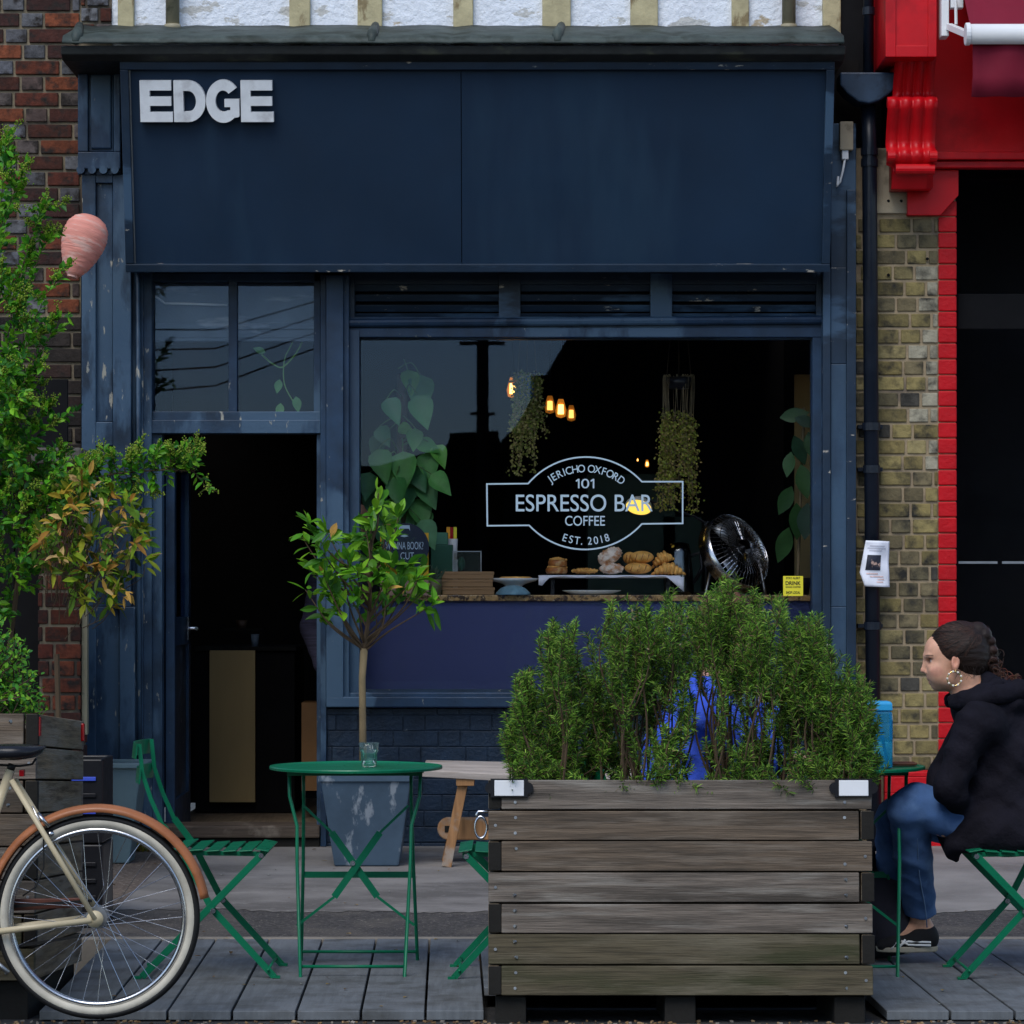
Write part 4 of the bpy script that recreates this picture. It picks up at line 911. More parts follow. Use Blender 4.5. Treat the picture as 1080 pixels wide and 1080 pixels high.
out = [(680, 862), (475, 862)] + [(473 - 12 * math.sin(R(a)), 874 - 12 * math.cos(R(a))) for a in range(10, 180, 20)] + [(475, 886), (680, 886)]
mb = MB(); mb.prism(out, lambda u, v, w_: W(u, v, 14.1) + Vector((0, w_, 0)), .035); mb.build('stretcher', M['wood_bench'], bn, bevel=.006)
mb = MB(); mb.prism([(469, 871), (469, 878), (482, 878), (482, 871)], lambda u, v, w_: W(u, v, 14.097) + Vector((0, w_, 0)), .004); mb.build('hand_slot', M['wood_dark'], bn)
mb = MB(); mb.pb(481, 500, 819, 829, 13.96, .25); mb.build('batten', M['wood_bench'], bn, bevel=.003)

# ------------------------------------------------------------------ pot, tub, crates, lantern
DPo = 13.95; pot = thing('tree_pot', (X(386, 14.1), 14.1, pz(14.1)), 'scuffed blue grey square tapered pot of the little standard tree', 'plant pot')
def frustum(cx, y, z0, z1, b0, b1): return [[(cx - b, y - b, z) , (cx + b, y - b, z), (cx + b, y + b, z), (cx - b, y + b, z)] for b, z in ((b0, z0), (b1, z1))]
pzb = pz(14.1); pcx = X(386, DPo); pztop = Z(822, DPo)
mb = MB(); s0 = frustum(pcx, 14.14, pzb, pztop, .148, .208); stack(mb, s0); mb.build('pot_body', M['pot'], pot, bevel=.006)
mb = MB(); b = .218
for a in ((-b, b, -b, -b + .025), (-b, b, b - .025, b), (-b, -b + .025, -b + .025, b - .025), (b - .025, b, -b + .025, b - .025)): mb.box(pcx + a[0], pcx + a[1], 14.14 + a[2], 14.14 + a[3], pztop - .01, pztop + .025)
mb.build('rim', M['pot'], pot, bevel=.004)
mb = MB(); mb.box(pcx - .19, pcx + .19, 13.95, 14.33, pztop, pztop + .008); mb.build('soil', M['soil'], pot)
tubx = X(115, 14.0); tubt = thing('plastic_tub', (tubx, 14.2, pz(14.2)), 'teal grey tapered plastic tub beside the blue pilaster', 'tub')
mb = MB(); z1 = Z(808, 14.0); stack(mb, frustum(tubx - .02, 14.2, pz(14.2), z1, .1, .165)); mb.build('tub_body', M['tub'], tubt, bevel=.006)
mb = MB(); b = .185
for a in ((-b, b, -b, -b + .03), (-b, b, b - .03, b), (-b, -b + .03, -b + .03, b - .03), (b - .03, b, -b + .03, b - .03)): mb.box(tubx - .02 + a[0], tubx - .02 + a[1], 14.2 + a[2], 14.2 + a[3], z1 - .012, z1 + .012)
mb.build('rim', M['tub'], tubt, bevel=.004)
for k in range(2):
    z0 = .0 + .335 * k; D = 11.9
    cr = thing('plastic_crate', (X(60, D), D, z0), ['black plastic crate standing on the ground behind the left planter', 'black plastic crate with blue slots, upper of the two behind the left planter'][k], 'crate')
    mb = MB(); x0, x1 = X(108, D) - .45, X(108, D)
    mb.box(x0, x1, D, D + .02, z0, z0 + .33); mb.box(x0, x0 + .02, D + .02, D + .3, z0, z0 + .33); mb.box(x1 - .02, x1, D + .02, D + .3, z0, z0 + .33); mb.box(x0, x1, D + .3, D + .32, z0, z0 + .33); mb.box(x0 + .02, x1 - .02, D + .02, D + .3, z0, z0 + .02)
    mb.build('crate_body', M['crate'], cr, bevel=.006)
    for q in range(4):
        mb = MB(); mb.box(x0 + .03, x1 - .025, D - .008, D - .001, z0 + .05 + q * .065, z0 + .066 + q * .065); mb.build('slot_bar', M['bluelabel'] if k and q in (1, 3) else M['crate'], cr, bevel=.002)
DLn = 14.35; ln = thing('paper_lantern', W(87, 258, DLn), 'pink ribbed paper lantern hanging at the left corner of the shopfront', 'lantern', rot=(R(-8), R(16), 0))
mb = MB(); prof = [(.022, -.160), (.035, -.150), (.06, -.115), (.085, -.06), (.102, .0), (.106, .045), (.098, .09), (.075, .122), (.045, .140), (.012, .148)]
pp = []
for i in range(len(prof) - 1):
    for k in range(5): pp.append(tuple(prof[i][q] + (prof[i + 1][q] - prof[i][q]) * k / 5 for q in (0, 1)))
pp = [(r + (.0022 if i % 2 else 0), z) for i, (r, z) in enumerate(pp)] + [prof[-1]]
mb.lathe(pp, n=40); mb.build('shade', M['lantern'], ln, local=True, smooth=True)
mb = MB(); mb.lathe([(0, -.166), (.024, -.166), (.026, -.158), (0, -.156)], n=20); mb.build('mouth_ring', M['pastry_d'] if 0 else M['lantern'], ln, local=True)
mb = MB(); mb.tube([W(87, 228, DLn), W(86, 205, 14.6), W(86, 185, 14.7)], .002, 5); mb.build('string', M['twig'], ln)

# ------------------------------------------------------------------ bicycle (stands in front of the left planter)
DBk = 9.36; bk = thing('bicycle', (-1.7, DBk, -.02), 'cream framed bicycle with orange brown mudguards and cream tyres parked at the left edge', 'bicycle')
hub = W(103, 967, DBk); Rw = 107 / FPX * DBk
def wheel(c):
    w = MB(); w.torus(c, Rw - .0215, .0165, 'y', 96, 14); w = w.build('wheel', M['whitewall'], bk, smooth=True)
    mb = MB(); mb.torus(c, Rw - .0095, .0125, 'y', 96, 10); mb.v = [(x, c.y + (y - c.y) * 1.25, z) for x, y, z in mb.v]; mb.build('tread', M['rubber'], w, smooth=True)
    mb = MB(); mb.torus(c, Rw - .044, .0095, 'y', 96, 8); mb.v = [(x, c.y + (y - c.y) * 1.5, z) for x, y, z in mb.v]; mb.build('rim', M['steel'], w, smooth=True)
    mb = MB(); n = 36
    for i in range(n):
        a = 2 * math.pi * i / n; s = 1 if i % 2 else -1; b = a + (1 if (i // 2) % 2 else -1) * R(62)
        mb.tube([c + Vector((.027 * math.cos(b), s * .025, .027 * math.sin(b))), c + Vector(((Rw - .05) * math.cos(a), 0, (Rw - .05) * math.sin(a)))], .0011, 4, False)
    mb.build('spokes', M['steel'], w, kind='stuff')
    mb = MB(); mb.tube([c - Vector((0, .035, 0)), c + Vector((0, .035, 0))], .017, 14)
    for s in (-1, 1): mb.tube([c + Vector((0, s * .024, 0)), c + Vector((0, s * .028, 0))], .034, 20)
    mb.tube([c - Vector((0, .062, 0)), c + Vector((0, .062, 0))], .008, 8); mb.build('hub', M['dullsteel'], w)
    return w
def mudguard(c, a0, a1):
    mb = MB(); n = 60; vs = []
    sec = [(-.031, -.012), (-.026, .002), (-.013, .0095), (0, .012), (.013, .0095), (.026, .002), (.031, -.012)]
    for i in range(n + 1):
        a = R(a0 + (a1 - a0) * i / n)
        for y, r in sec: vs.append(c + Vector(((Rw + .024 + r) * math.cos(a), y, (Rw + .024 + r) * math.sin(a))))
    mb.add(vs, [(i * 7 + j, i * 7 + j + 1, (i + 1) * 7 + j + 1, (i + 1) * 7 + j) for i in range(n) for j in range(6)])
    o = mb.build('mudguard', M['fender'], bk, smooth=True); sd = o.modifiers.new('s', 'SOLIDIFY'); sd.thickness = .003
wheel(hub); fh = hub + Vector((-1.06, 0, 0)); wheel(fh)
mudguard(hub, 10, 190); mudguard(fh, 60, 215)
lug = W(7, 822, DBk); bb = hub + Vector((-.45, 0, -.06)); head = Vector((fh.x + .20, DBk, .84)); headb = Vector((fh.x + .15, DBk, .70))
mb = MB()
for s in (-1, 1):
    mb.tube([hub + Vector((.0, s * .06, 0)), lug + Vector((.02, s * .03, 0))], [.009, .0085], 10)
    mb.tube([hub + Vector((-.01, s * .06, -.004)), bb + Vector((0, s * .03, 0))], [.0095, .011], 10)
    mb.tube([hub + Vector((0, s * .058, 0)), hub + Vector((0, s * .064, 0))], .026, 16)
mb.tube([lug + Vector((.012, 0, .03)), bb], .0145, 12); mb.tube([bb, headb], .015, 12); mb.tube([lug + Vector((-.03, 0, -.1)), headb + Vector((.02, 0, .06))], .014, 12); mb.tube([headb + Vector((-.02, 0, -.03)), head + Vector((.01, 0, .03))], .018, 12)
for s in (-1, 1): mb.tube([headb + Vector((-.02, s * .03, -.04)), headb + Vector((-.06, s * .055, -.15)), fh + Vector((0, s * .055, 0))], [.012, .012, .008], 10)
mb.tube([headb + Vector((-.02, -.04, -.035)), headb + Vector((-.02, .04, -.035))], .014, 10)
mb.build('frame', M['cream'], bk, smooth=True)
mb = MB(); mb.tube([lug + Vector((.012, 0, .03)), W(13, 806, DBk)], .0125, 10); mb.build('seat_post', M['rubber'], bk, smooth=True)
# saddle
sad = MB(); secs = []
prof = [(48, .006, 786, 789), (44, .03, 786.5, 795), (36, .062, 786, 799), (20, .078, 784.5, 801.5), (4, .078, 784.5, 801.5), (-14, .055, 786, 800), (-34, .028, 787.5, 797), (-56, .02, 788, 795), (-70, .01, 789, 793)]
n = 18; vs = []
for px, hw_, yt, yb in prof:
    zt, zb = Z(yt, DBk), Z(yb, DBk); zc = (zt * .5 + zb * .5)
    for k in range(n):
        a = 2 * math.pi * k / n; ca, sa = math.cos(a), math.sin(a)
        vs.append((X(px, DBk), DBk + hw_ * (abs(ca) ** .7) * (1 if ca > 0 else -1), zc + (zt - zb) / 2 * (abs(sa) ** .7) * (1 if sa > 0 else -1)))
sad.add(vs, [(i * n + k, (i + 1) * n + k, (i + 1) * n + (k + 1) % n, i * n + (k + 1) % n) for i in range(len(prof) - 1) for k in range(n)] + [tuple(range(n)), tuple((len(prof) - 1) * n + k for k in range(n - 1, -1, -1))])
M['saddle'] = mat('black saddle vinyl', (.012, .013, .017), .28, bump=.08, bs=90)
sad = sad.build('saddle', M['saddle'], bk, smooth=True)
mb = MB(); mb.tube([W(38, 800, DBk), W(34, 806, DBk), W(20, 808, DBk), W(-10, 806, DBk), W(-40, 798, DBk)], .004, 6); mb.build('rail', M['rubber'], sad, smooth=True)
mb = MB(); mb.pb(20, 25, 812, 819, DBk - .02, .03); mb.build('rear_light', M['redlens'], bk, bevel=.002)
mb = MB(); mb.tube([W(52, 880, DBk - .03), W(58, 878, DBk), W(54, 884, DBk + .03)], .008, 8); mb.tube([W(34, 850, DBk - .03), W(42, 868, DBk - .032), W(50, 885, DBk - .03)], .003, 6); mb.tube([W(45, 862, DBk), W(40, 858, DBk - .03), W(52, 872, DBk - .03)], .006, 8); mb.build('brake', M['steel'], bk, smooth=True)
mb = MB(); mb.tube([W(30, 850, DBk - .03), W(46, 880, DBk - .03), W(46, 915, DBk - .028), W(38, 935, DBk - .03), W(24, 945, DBk - .03)], .0028, 6); mb.build('cable', M['rubber'], bk, smooth=True)
mb = MB(); g0 = [(86, 947), (86, 957), (-120, 968), (-120, 951)]
mb.prism([(p[0], p[1]) for p in g0], lambda u, v, w_: W(u, v, DBk + .045) + Vector((0, w_, 0)), .014); mb.build('chain_guard', M['brownwood'], bk, bevel=.003)
mb = MB()
for (a, b) in (((98, 985), (-44, 1008)), ((97, 950), (-44, 960))): mb.bar(W(a[0], a[1], DBk + .03), W(b[0], b[1], DBk + .03), .006, .009, (0, 1, 0))
mb.build('chain', M['rubber'], bk)
mb = MB(); mb.lathe([(0, 0), (.09, 0), (.09, .004), (0, .004)], bb + Vector((0, .03, 0)), 32, Matrix.Rotation(R(-90), 3, 'X')); mb.bar(bb + Vector((0, -.05, 0)), bb + Vector((.06, -.06, .15)), .012, .02); mb.bar(bb + Vector((0, .05, 0)), bb + Vector((-.06, .06, -.15)), .012, .02); mb.build('crank', M['steel'], bk)
mb = MB(); mb.tube([bb + Vector((.06, -.03, -.02)), W(0, 1018, DBk - .05), W(9, 1026, DBk - .055), (X(-30, DBk), DBk - .12, .0)][:3], .007, 8); mb.build('kickstand', M['dullsteel'], bk, smooth=True)
hb = MB(); hb.tube([head + Vector((.01, 0, .02)), head + Vector((-.01, 0, .12))], .012, 10); hb.tube([head + Vector((.14, -.27, .12)), head + Vector((.04, -.25, .15)), head + Vector((-.03, -.1, .13)), head + Vector((-.03, .1, .13)), head + Vector((.04, .25, .15)), head + Vector((.14, .27, .12))], .011, 10)
hb.build('handlebar', M['steel'], bk, smooth=True)

# ------------------------------------------------------------------ planting
G1 = [(.07, .27, .012), (.045, .20, .016), (.12, .35, .016), (.03, .14, .02), (.18, .42, .02)]
YG = [(.24, .36, .03), (.34, .42, .06), (.18, .32, .03)]
def rv(rr, s=1): return Vector((rr.gauss(0, s), rr.gauss(0, s), rr.gauss(0, s)))
def curve(pts, n=10):
    """smooth polyline through 3-D control points"""
    P = [Vector(p) for p in pts]; out = []
    Q = [P[0] * 2 - P[1]] + P + [P[-1] * 2 - P[-2]]
    for i in range(1, len(Q) - 2):
        for k in range(n):
            t = k / n; a, b, c, d = Q[i - 1], Q[i], Q[i + 1], Q[i + 2]
            out.append(.5 * ((2 * b) + (-a + c) * t + (2 * a - 5 * b + 4 * c - d) * t * t + (-a + 3 * b - 3 * c + d) * t ** 3))
    out.append(P[-1]); return out
# privet
DV = 13.0; rr = random.Random(77)
pv = thing('privet_hedge', (-2.6, DV, .03), 'bright green privet with pale flower sprays spilling over the brick pier at the left', 'shrub')
fol = MB(); stem = MB(); fl = MB()
def spray(p0, p1, sag=.03, dens=.85, r=.003, flower=True, lk=1.0, side=0):
    n = 10; pts = []; d = p1 - p0; L = d.length
    for i in range(n + 1):
        t = i / n; pts.append(p0 + d * t + Vector((0, 0, sag * L * math.sin(math.pi * t))) + rv(rr, .004))
    stem.tube(pts, [r * (1 - .7 * i / n) for i in range(n + 1)], 5, False)
    m = max(3, int(L / .017 * dens)); dd = d.normalized()
    for i in range(m):
        t = (i + rr.random() * .5) / m; k = min(n - 1, int(t * n)); p = pts[k].lerp(pts[k + 1], t * n - k)
        for s in (-1, 1):
            sd = dd.cross(rv(rr)).normalized(); ld = (sd * s * .8 + dd * .6 + Vector((0, 0, .2)) + rv(rr, .25)).normalized()
            c = rr.choice(G1); q = rr.uniform(.75, 1.25); fol.col = tuple(x * q for x in c)
            ln_ = rr.uniform(.026, .056) * lk; fol.leaf(p, ld, (rv(rr, .6) + Vector((0, -.5, 1))), ln_, ln_ * .5, 3, .15, .3, .9)
    if flower:
        tip = pts[-1]
        for b in range(rr.randint(4, 8)):
            bd = (dd * .7 + rv(rr, .35) + Vector((0, 0, .35))).normalized(); q0 = tip - dd * rr.uniform(0, .06); ln_ = rr.uniform(.025, .06)
            stem.tube([q0, q0 + bd * ln_], .0008, 3, False)
            for _ in range(10):
                fl.col = rr.choice(YG); o = q0 + bd * ln_ * rr.random() + rv(rr, .005); fl.ell(o, (.0038, .0038, .0045), None, 5)
def pv_pt(px, py, dy=0): return W(px, py, DV + dy)
# long arching branch to the right, with side sprays
main = curve([pv_pt(20, 545, .1), pv_pt(70, 520), pv_pt(110, 502, -.05), pv_pt(165, 496, -.1), pv_pt(205, 497, -.12)], 8)
stem.tube(main, [.006 * (1 - .6 * i / len(main)) for i in range(len(main))], 6)
for i, p in enumerate(main):
    for _ in range(3):
        up = rr.choice((1, 1, 1, -1)); e = p + Vector((rr.uniform(-.03, .08), rr.uniform(-.1, .1), up * rr.uniform(.05, .13) * (1 if up > 0 else .8))); spray(p, e, .02, 1, .0022, rr.random() < .55, .9)
# upright sprays
for a, b in (((-6, 330), (8, 140)), ((-4, 300), (16, 160)), ((-5, 250), (24, 180)), ((6, 330), (50, 208)), ((5, 360), (48, 215)), ((20, 350), (50, 240)), ((15, 400), (60, 290)), ((-5, 400), (30, 300)), 
             ((30, 420), (60, 330)), ((-5, 455), (35, 385)), ((-5, 440), (25, 372)), ((-5, 470), (30, 405)), ((30, 470), (62, 440)), ((10, 480), (50, 430)), ((-10, 280), (12, 330)), ((-12, 230), (4, 150)), ((0, 380), (50, 350))):
    p0 = pv_pt(*a, rr.uniform(0, .25)); p1 = pv_pt(*b, rr.uniform(-.1, .2)); spray(p0, p1, rr.uniform(-.04, .08), 1.0, .003)
    for t in (.35, .55, .75, .9):
        p = p0.lerp(p1, t); spray(p, p + Vector((rr.uniform(-.08, .1), rr.uniform(-.1, .1), rr.uniform(.02, .12))), .02, 1, .002, rr.random() < .6)
# dense mass below
def inmass(px, py): return -40 < px < 84 - abs(py - 520) * .35 - max(0, py - 560) * .4 and 470 < py < 660
k = 0
while k < 370:
    px, py = rr.uniform(-60, 95), rr.uniform(375, 660)
    ok = inmass(px, py) or (py < 480 and px < 28)
    if not ok: continue
    k += 1; p = pv_pt(px, py, rr.uniform(-.18, .3)); e = p + Vector((rr.uniform(-.06, .1), rr.uniform(-.15, .08), rr.uniform(-.05, .12))); spray(p, e, .03, 1.1, .002, rr.random() < .35 and py < 600, 1)
for a in ((-60, 905), (-30, 905), (-80, 905), (0, 905)):
    stem.tube(curve([W(a[0], a[1], DV + .2), W(a[0] + rr.uniform(-10, 10), 760, DV + .15), W(a[0] + rr.uniform(0, 30), 620, DV + .1), W(a[0] + rr.uniform(10, 50), 480, DV)], 6), .012, 6)
fol.build('foliage', M['leaf'], pv); stem.build('branches', M['twig'], pv); fl.build('flower_sprays', M['leaf_dull'], pv)
# yellowing laurel
DY = 12.75; rr = random.Random(31); ys = thing('yellowing_shrub', (-1.9, 12.8, .04), 'shrub with yellow and orange browned leaves in front of the blue pilaster', 'shrub')
fol = MB(); stem = MB(); cen = W(100, 575, DY); base = W(60, 690, DY + .1)
LC = [tuple(k * 1.45 for k in q_) for q_ in [(.06, .14, .012), (.10, .19, .015), (.04, .1, .01), (.08, .16, .015), (.16, .23, .015), (.13, .2, .012), (.12, .15, .012), (.17, .18, .015), (.06, .10, .012), (.28, .19, .02), (.38, .22, .05), (.22, .11, .02), (.09, .13, .012), (.45, .30, .12), (.05, .09, .012)]]
for i in range(125):
    while True:
        px, py = rr.uniform(36, 160), rr.uniform(492, 648)
        e = ((px - 98) / 58) ** 2 + ((py - 572) / 72) ** 2
        if e < 1: break
    p = W(px, py, DY + rr.uniform(-.2, .2)); d0 = (p - base).normalized()
    st = base.lerp(p, rr.uniform(.45, .75)) + rv(rr, .03); stem.tube(curve([st, st.lerp(p, .5) + rv(rr, .02), p], 4), [.0022 - .00015 * k for k in range(9)], 4, False)
    m = rr.randint(4, 8); cc = rr.choice(LC)
    for k in range(m):
        c = rr.choice(LC) if rr.random() < .5 else cc; q = rr.uniform(.7, 1.25); fol.col = tuple(x * q for x in c)
        ld = (d0 * .7 + rv(rr, .65) + Vector((0, -.15, -.1))).normalized(); ln_ = rr.uniform(.04, .092)
        fol.leaf(p + rv(rr, .01), ld, rv(rr, .6) + Vector((0, -.6, .8)), ln_, ln_ * .3, 4, rr.uniform(0, .5), .3)
stem.tube(curve([Vector((X(58, 12.85), 12.85, .03)), W(62, 800, DY + .1), base], 5), .012, 7)
fol.build('foliage', M['leaf_dull'], ys); stem.build('branches', M['twig'], ys)
# small-leaved bush in the left planter
rr = random.Random(13); DG = 10.05; lb = thing('small_leaf_bush', (-1.75, 10.1, .85), 'small leaved green bush growing in the left planter box', 'shrub')
fol = MB(); stem = MB()
for i in range(240):
    a = W(rr.uniform(-90, 22), 765, DG + rr.uniform(-.2, .5)); e = ((rr.random()) ** .5)
    px = rr.uniform(-110, 46); top_ = 652 + max(0, px - 0) ** 1.5 * .30; py = top_ + rr.random() ** 1.6 * 92
    if py > 770: continue
    p = W(px, py, DG + rr.uniform(-.25, .45)); mid = a.lerp(p, .5) + rv(rr, .03); cv = curve([a, mid, p], 6)
    stem.tube(cv, [.0022] * len(cv), 4, False)
    for q in cv[4:]:
        for _ in range(4):
            c = rr.choice(G1); z = rr.uniform(.8, 1.4); fol.col = (c[0] * z * 1.2, c[1] * z, c[2] * z + .012)
            ln_ = rr.uniform(.013, .024); fol.leaf(q + rv(rr, .010), rv(rr), rv(rr, .6) + Vector((0, -.4, 1)), ln_, ln_ * .62, 3, 0, .25)
fol.build('foliage', M['leaf_dull'], lb); stem.build('branches', M['twig'], lb)
# standard bay
rr = random.Random(5); DB_ = 14.1; tr = thing('bay_tree', (X(383, DB_), DB_, pztop), 'small standard tree with a straight bare stem and glossy green leaves in the blue pot', 'tree')
tk = MB(); fk = W(384, 684, DB_); tk.tube([(X(383, DB_), DB_, pztop - .02), W(382.5, 760, DB_), W(382, 715, DB_), fk], [.019, .017, .0165, .019], 10); tk.build('trunk', M['bark'], tr, smooth=True)
fol = MB(); stem = MB(); BC = [tuple(k * 1.25 for k in q_) for q_ in [(.08, .23, .012), (.055, .18, .012), (.13, .30, .018), (.17, .36, .02), (.04, .14, .012)]]
tips = [(399, 520), (394, 538), (404, 552), (386, 560), (420, 546), (412, 566), (325, 553), (334, 574), (345, 562), (318, 566), (352, 594), (340, 604), (366, 588), (362, 612), (377, 604), (388, 586), (397, 606), (412, 596), (430, 596), (436, 612), (424, 628), (408, 620), (394, 634), (376, 630), (356, 636), (340, 650), (330, 600), (444, 604), (322, 622), (410, 640), (372, 570), (395, 575), (448, 622), (457, 638), (425, 610), (348, 622)]
leader = curve([fk, W(390, 640, DB_), W(391, 590, DB_ - .02), W(399, 521, DB_ - .03)], 10); stem.tube(leader, [.013 - .00032 * i for i in range(len(leader))], 6)
for (px, py) in tips:
    dp = rr.uniform(-.22, .18); p = W(px, py, DB_ + dp)
    if py > 612 or (px < 345 and py > 585): o = fk + Vector((0, 0, rr.uniform(-.02, .03)))
    else:
        zz = p.z - rr.uniform(.10, .26) - abs(px - 392) * .0012; o = min(leader, key=lambda q_: abs(q_.z - zz))
    mid = o.lerp(p, .55) + Vector((0, 0, -.035)) + rv(rr, .018)
    cv = curve([o, mid, p], 6); r0 = .0065 if o is not fk else .007; stem.tube(cv, [r0 - .00038 * k for k in range(len(cv))], 5, False)
    dr = (cv[-1] - cv[-4]).normalized()
    for k in range(rr.randint(11, 17)):
        q = cv[-1 - min(5, int(abs(rr.gauss(0, 1.7))))] + rv(rr, .008); ld = (dr * .55 + rv(rr, .6) + Vector((0, -.1, .15))).normalized()
        c = rr.choice(BC); z = rr.uniform(.7, 1.3); fol.col = tuple(x * z for x in c) if rr.random() > .014 else (.6, .34, .08)
        ln_ = rr.uniform(.05, .112); fol.leaf(q, ld, rv(rr, .5) + Vector((0, -.4, 1)), ln_, ln_ * rr.uniform(.33, .43), 5, rr.uniform(.0, .3), rr.uniform(.15, .45))
stem.build('branches', M['twig'], tr); fol.build('foliage', M['leaf'], tr)
# rosemary bushes
def tops(px):
    K = [(530, 770), (540, 715), (560, 690), (572, 655), (600, 645), (625, 668), (640, 640), (655, 622), (672, 628), (690, 640), (705, 622), (725, 632), (745, 624), (766, 604), (785, 618), (805, 622), (830, 632), (843, 655), (856, 640), (880, 675), (905, 700), (918, 712), (926, 760)]
    for (a, b), (c, d) in zip(K, K[1:]):
        if a <= px <= c: return b + (d - b) * (px - a) / (c - a)
    return 770
NC = [(.15, .31, .035), (.10, .225, .03), (.21, .39, .045), (.3, .46, .07), (.05, .13, .025), (.03, .08, .02)]
def rosemary(xa, xb, n, label, seed, cx):
    rr = random.Random(seed); t = thing('rosemary_bush', (X(cx, 9.75), 9.75, .67), label, 'shrub', group='rosemary bushes in the planter'); fol = MB(); stem = MB()
    def scr(p): return 540 + p.x * FPX / p.y, 630 - (p.z - 1.3) * FPX / p.y
    def needles(cv, step, tipb=0):
        n_ = len(cv) - 1
        for ii, (a, b) in enumerate(zip(cv, cv[1:])):
            L = (b - a).length; m = max(1, int(L / step)); d = (b - a).normalized(); u = ii / n_
            for i in range(m):
                q = a.lerp(b, (i + rr.random()) / m); ang = rv(rr); sd = ang - d * ang.dot(d)
                if sd.length < .01: continue
                ld = (sd.normalized() * rr.uniform(.5, 1) + d * rr.uniform(.2, 1.0)).normalized(); c = rr.choice(NC); z = rr.uniform(.6, 1.3) * (1.25 if u > .75 else 1)
                fol.col = tuple(x * z for x in c) if rr.random() > .035 else (.24, .16, .08)
                ln_ = rr.uniform(.012, .030); wd = rr.uniform(.0022, .0032); s2 = ld.cross(rv(rr)).normalized() * wd / 2; e = q + ld * ln_ - Vector((0, 0, .12 * ln_))
                fol.add([q - s2 * .6, q + s2 * .6, q + ld * ln_ * .6 + s2, e, q + ld * ln_ * .6 - s2], [(0, 1, 2, 3, 4)])
    for k in range(n):
        px = rr.uniform(xa, xb); dy = rr.uniform(.08, .5); D = 9.45 + dy; bx = cx + (px - cx) * .75 + rr.uniform(-14, 14); bx = min(906, max(536, bx))
        low = rr.random() < (.27 if 640 < px < 800 else .38)
        ty = tops(px) + (rr.random() ** 1.2) * 60 if not low else rr.uniform(tops(px) + 50, 800)
        base = Vector((X(bx, D), D, .66)); tip = W(px, ty, D + rr.gauss(0, .03))
        if tip.z < .74: continue
        cv = curve([base, base.lerp(tip, .35) + Vector((rr.gauss(0, .03) * (.2 if px > 870 or px < 565 else 1), rr.gauss(0, .03), 0)), base.lerp(tip, .7) + Vector((rr.gauss(0, .028) * (.3 if px > 870 or px < 565 else 1), rr.gauss(0, .03), 0)), tip], 6); stem.tube(cv, [.0042 - .00015 * i for i in range(len(cv))], 4, False)
        jac = 645 < px < 800
        lo = rr.uniform(.1, .35) if low else rr.uniform(.42, .72) if jac else rr.uniform(.3, .65)
        i0 = int(len(cv) * lo); needles(cv[max(i0, len(cv) - 9):], .0013)
        for j in range(i0, len(cv) - 1):
            for _ in range(2):
                if rr.random() > .72: continue
                a_ = rr.uniform(0, 6.28); sp = rr.uniform(.35, 1.3); dd = Vector((math.cos(a_) * sp, math.sin(a_) * sp, 1)).normalized(); ln_ = rr.uniform(.03, .105) * (1 - .45 * j / len(cv))
                s = curve([cv[j], cv[j] + Vector((dd.x, dd.y, dd.z * .55)) * ln_ * .55, cv[j] + dd * ln_ + Vector((0, 0, .012))], 2)
                sx, sy = scr(s[-1])
                if sy < tops(min(925, max(531, sx))) - 4 or not 527 < sx < 930: continue
                stem.tube(s, .0014, 3, False); needles(s, .0016)
        if not low and rr.random() < .3:
            q = cv[-2 - rr.randint(0, 4)]
            for _ in range(16): fol.col = rr.choice([(.26, .17, .1), (.2, .12, .07), (.3, .22, .14)]); fol.leaf(q + rv(rr, .012), rv(rr), rv(rr), .013, .006, 2)
    for k in range(int((xb - xa) * .22)):
        px = rr.uniform(xa, xb); D = 9.49 + rr.uniform(0, .12); b = Vector((X(px, D), D, .69)); dd = Vector((rr.gauss(0, .6), rr.uniform(-1, .1) * .6, rr.uniform(-.1, 1.1))).normalized(); e = b + dd * rr.uniform(.05, .12)
        if (px < 610 or px > 870) and e.z < .75: continue
        s = curve([b, b.lerp(e, .5) + Vector((0, 0, .012)), e], 2); stem.tube(s, .0015, 3, False); needles(s, .0015)
    stem.build('branches', M['twig'], t); fol.build('foliage', M['leaf_dull'], t)
rosemary(533, 636, 54, 'rosemary bush at the left end of the planter, lower and set apart by a gap', 3, 588)
rosemary(636, 738, 38, 'second rosemary bush from the left, in front of the blue jacket', 4, 680)
rosemary(738, 842, 50, 'tallest rosemary bush, right of the middle of the planter', 5, 785)
rosemary(838, 925, 52, 'rosemary bush at the right end of the planter beside the blue bottle', 6, 882)
# weeds at the wall foot
rr = random.Random(8); mb = MB()
for _ in range(260):
    px = rr.uniform(118, 166); D = 14.72 - rr.random() * .12; mb.col = rr.choice([(.12, .16, .02), (.3, .25, .03), (.2, .12, .03), (.06, .1, .02)])
    mb.leaf((X(px, D), D, pz(D)), (rr.gauss(0, .6), rr.gauss(0, .4), 1), rv(rr), rr.uniform(.02, .08), .012, 3, .4)
o = mb.build('wall_weeds', M['leaf_dull']); o['kind'] = 'stuff'

rr = random.Random(41); mb = MB()
for _ in range(150):
    D = rr.uniform(9.6, 14.7); x = rr.uniform(-2.0, 1.9); z = pz(D) + .004 if D > 11.6 else .003; mb.col = rr.choice([(.2, .12, .05), (.28, .2, .08), (.12, .08, .04), (.3, .3, .26)]); mb.leaf((x, D, z), (rr.gauss(0, 1), rr.gauss(0, 1), .15), (0, 0, 1), rr.uniform(.01, .034), rr.uniform(.008, .016), 3, .1, .4)
o = mb.build('dry_leaf_litter', M['leaf_dull']); o['kind'] = 'stuff'; o['label'] = 'dry leaf scraps scattered over the pavement and the decking'; o['category'] = 'leaf litter'
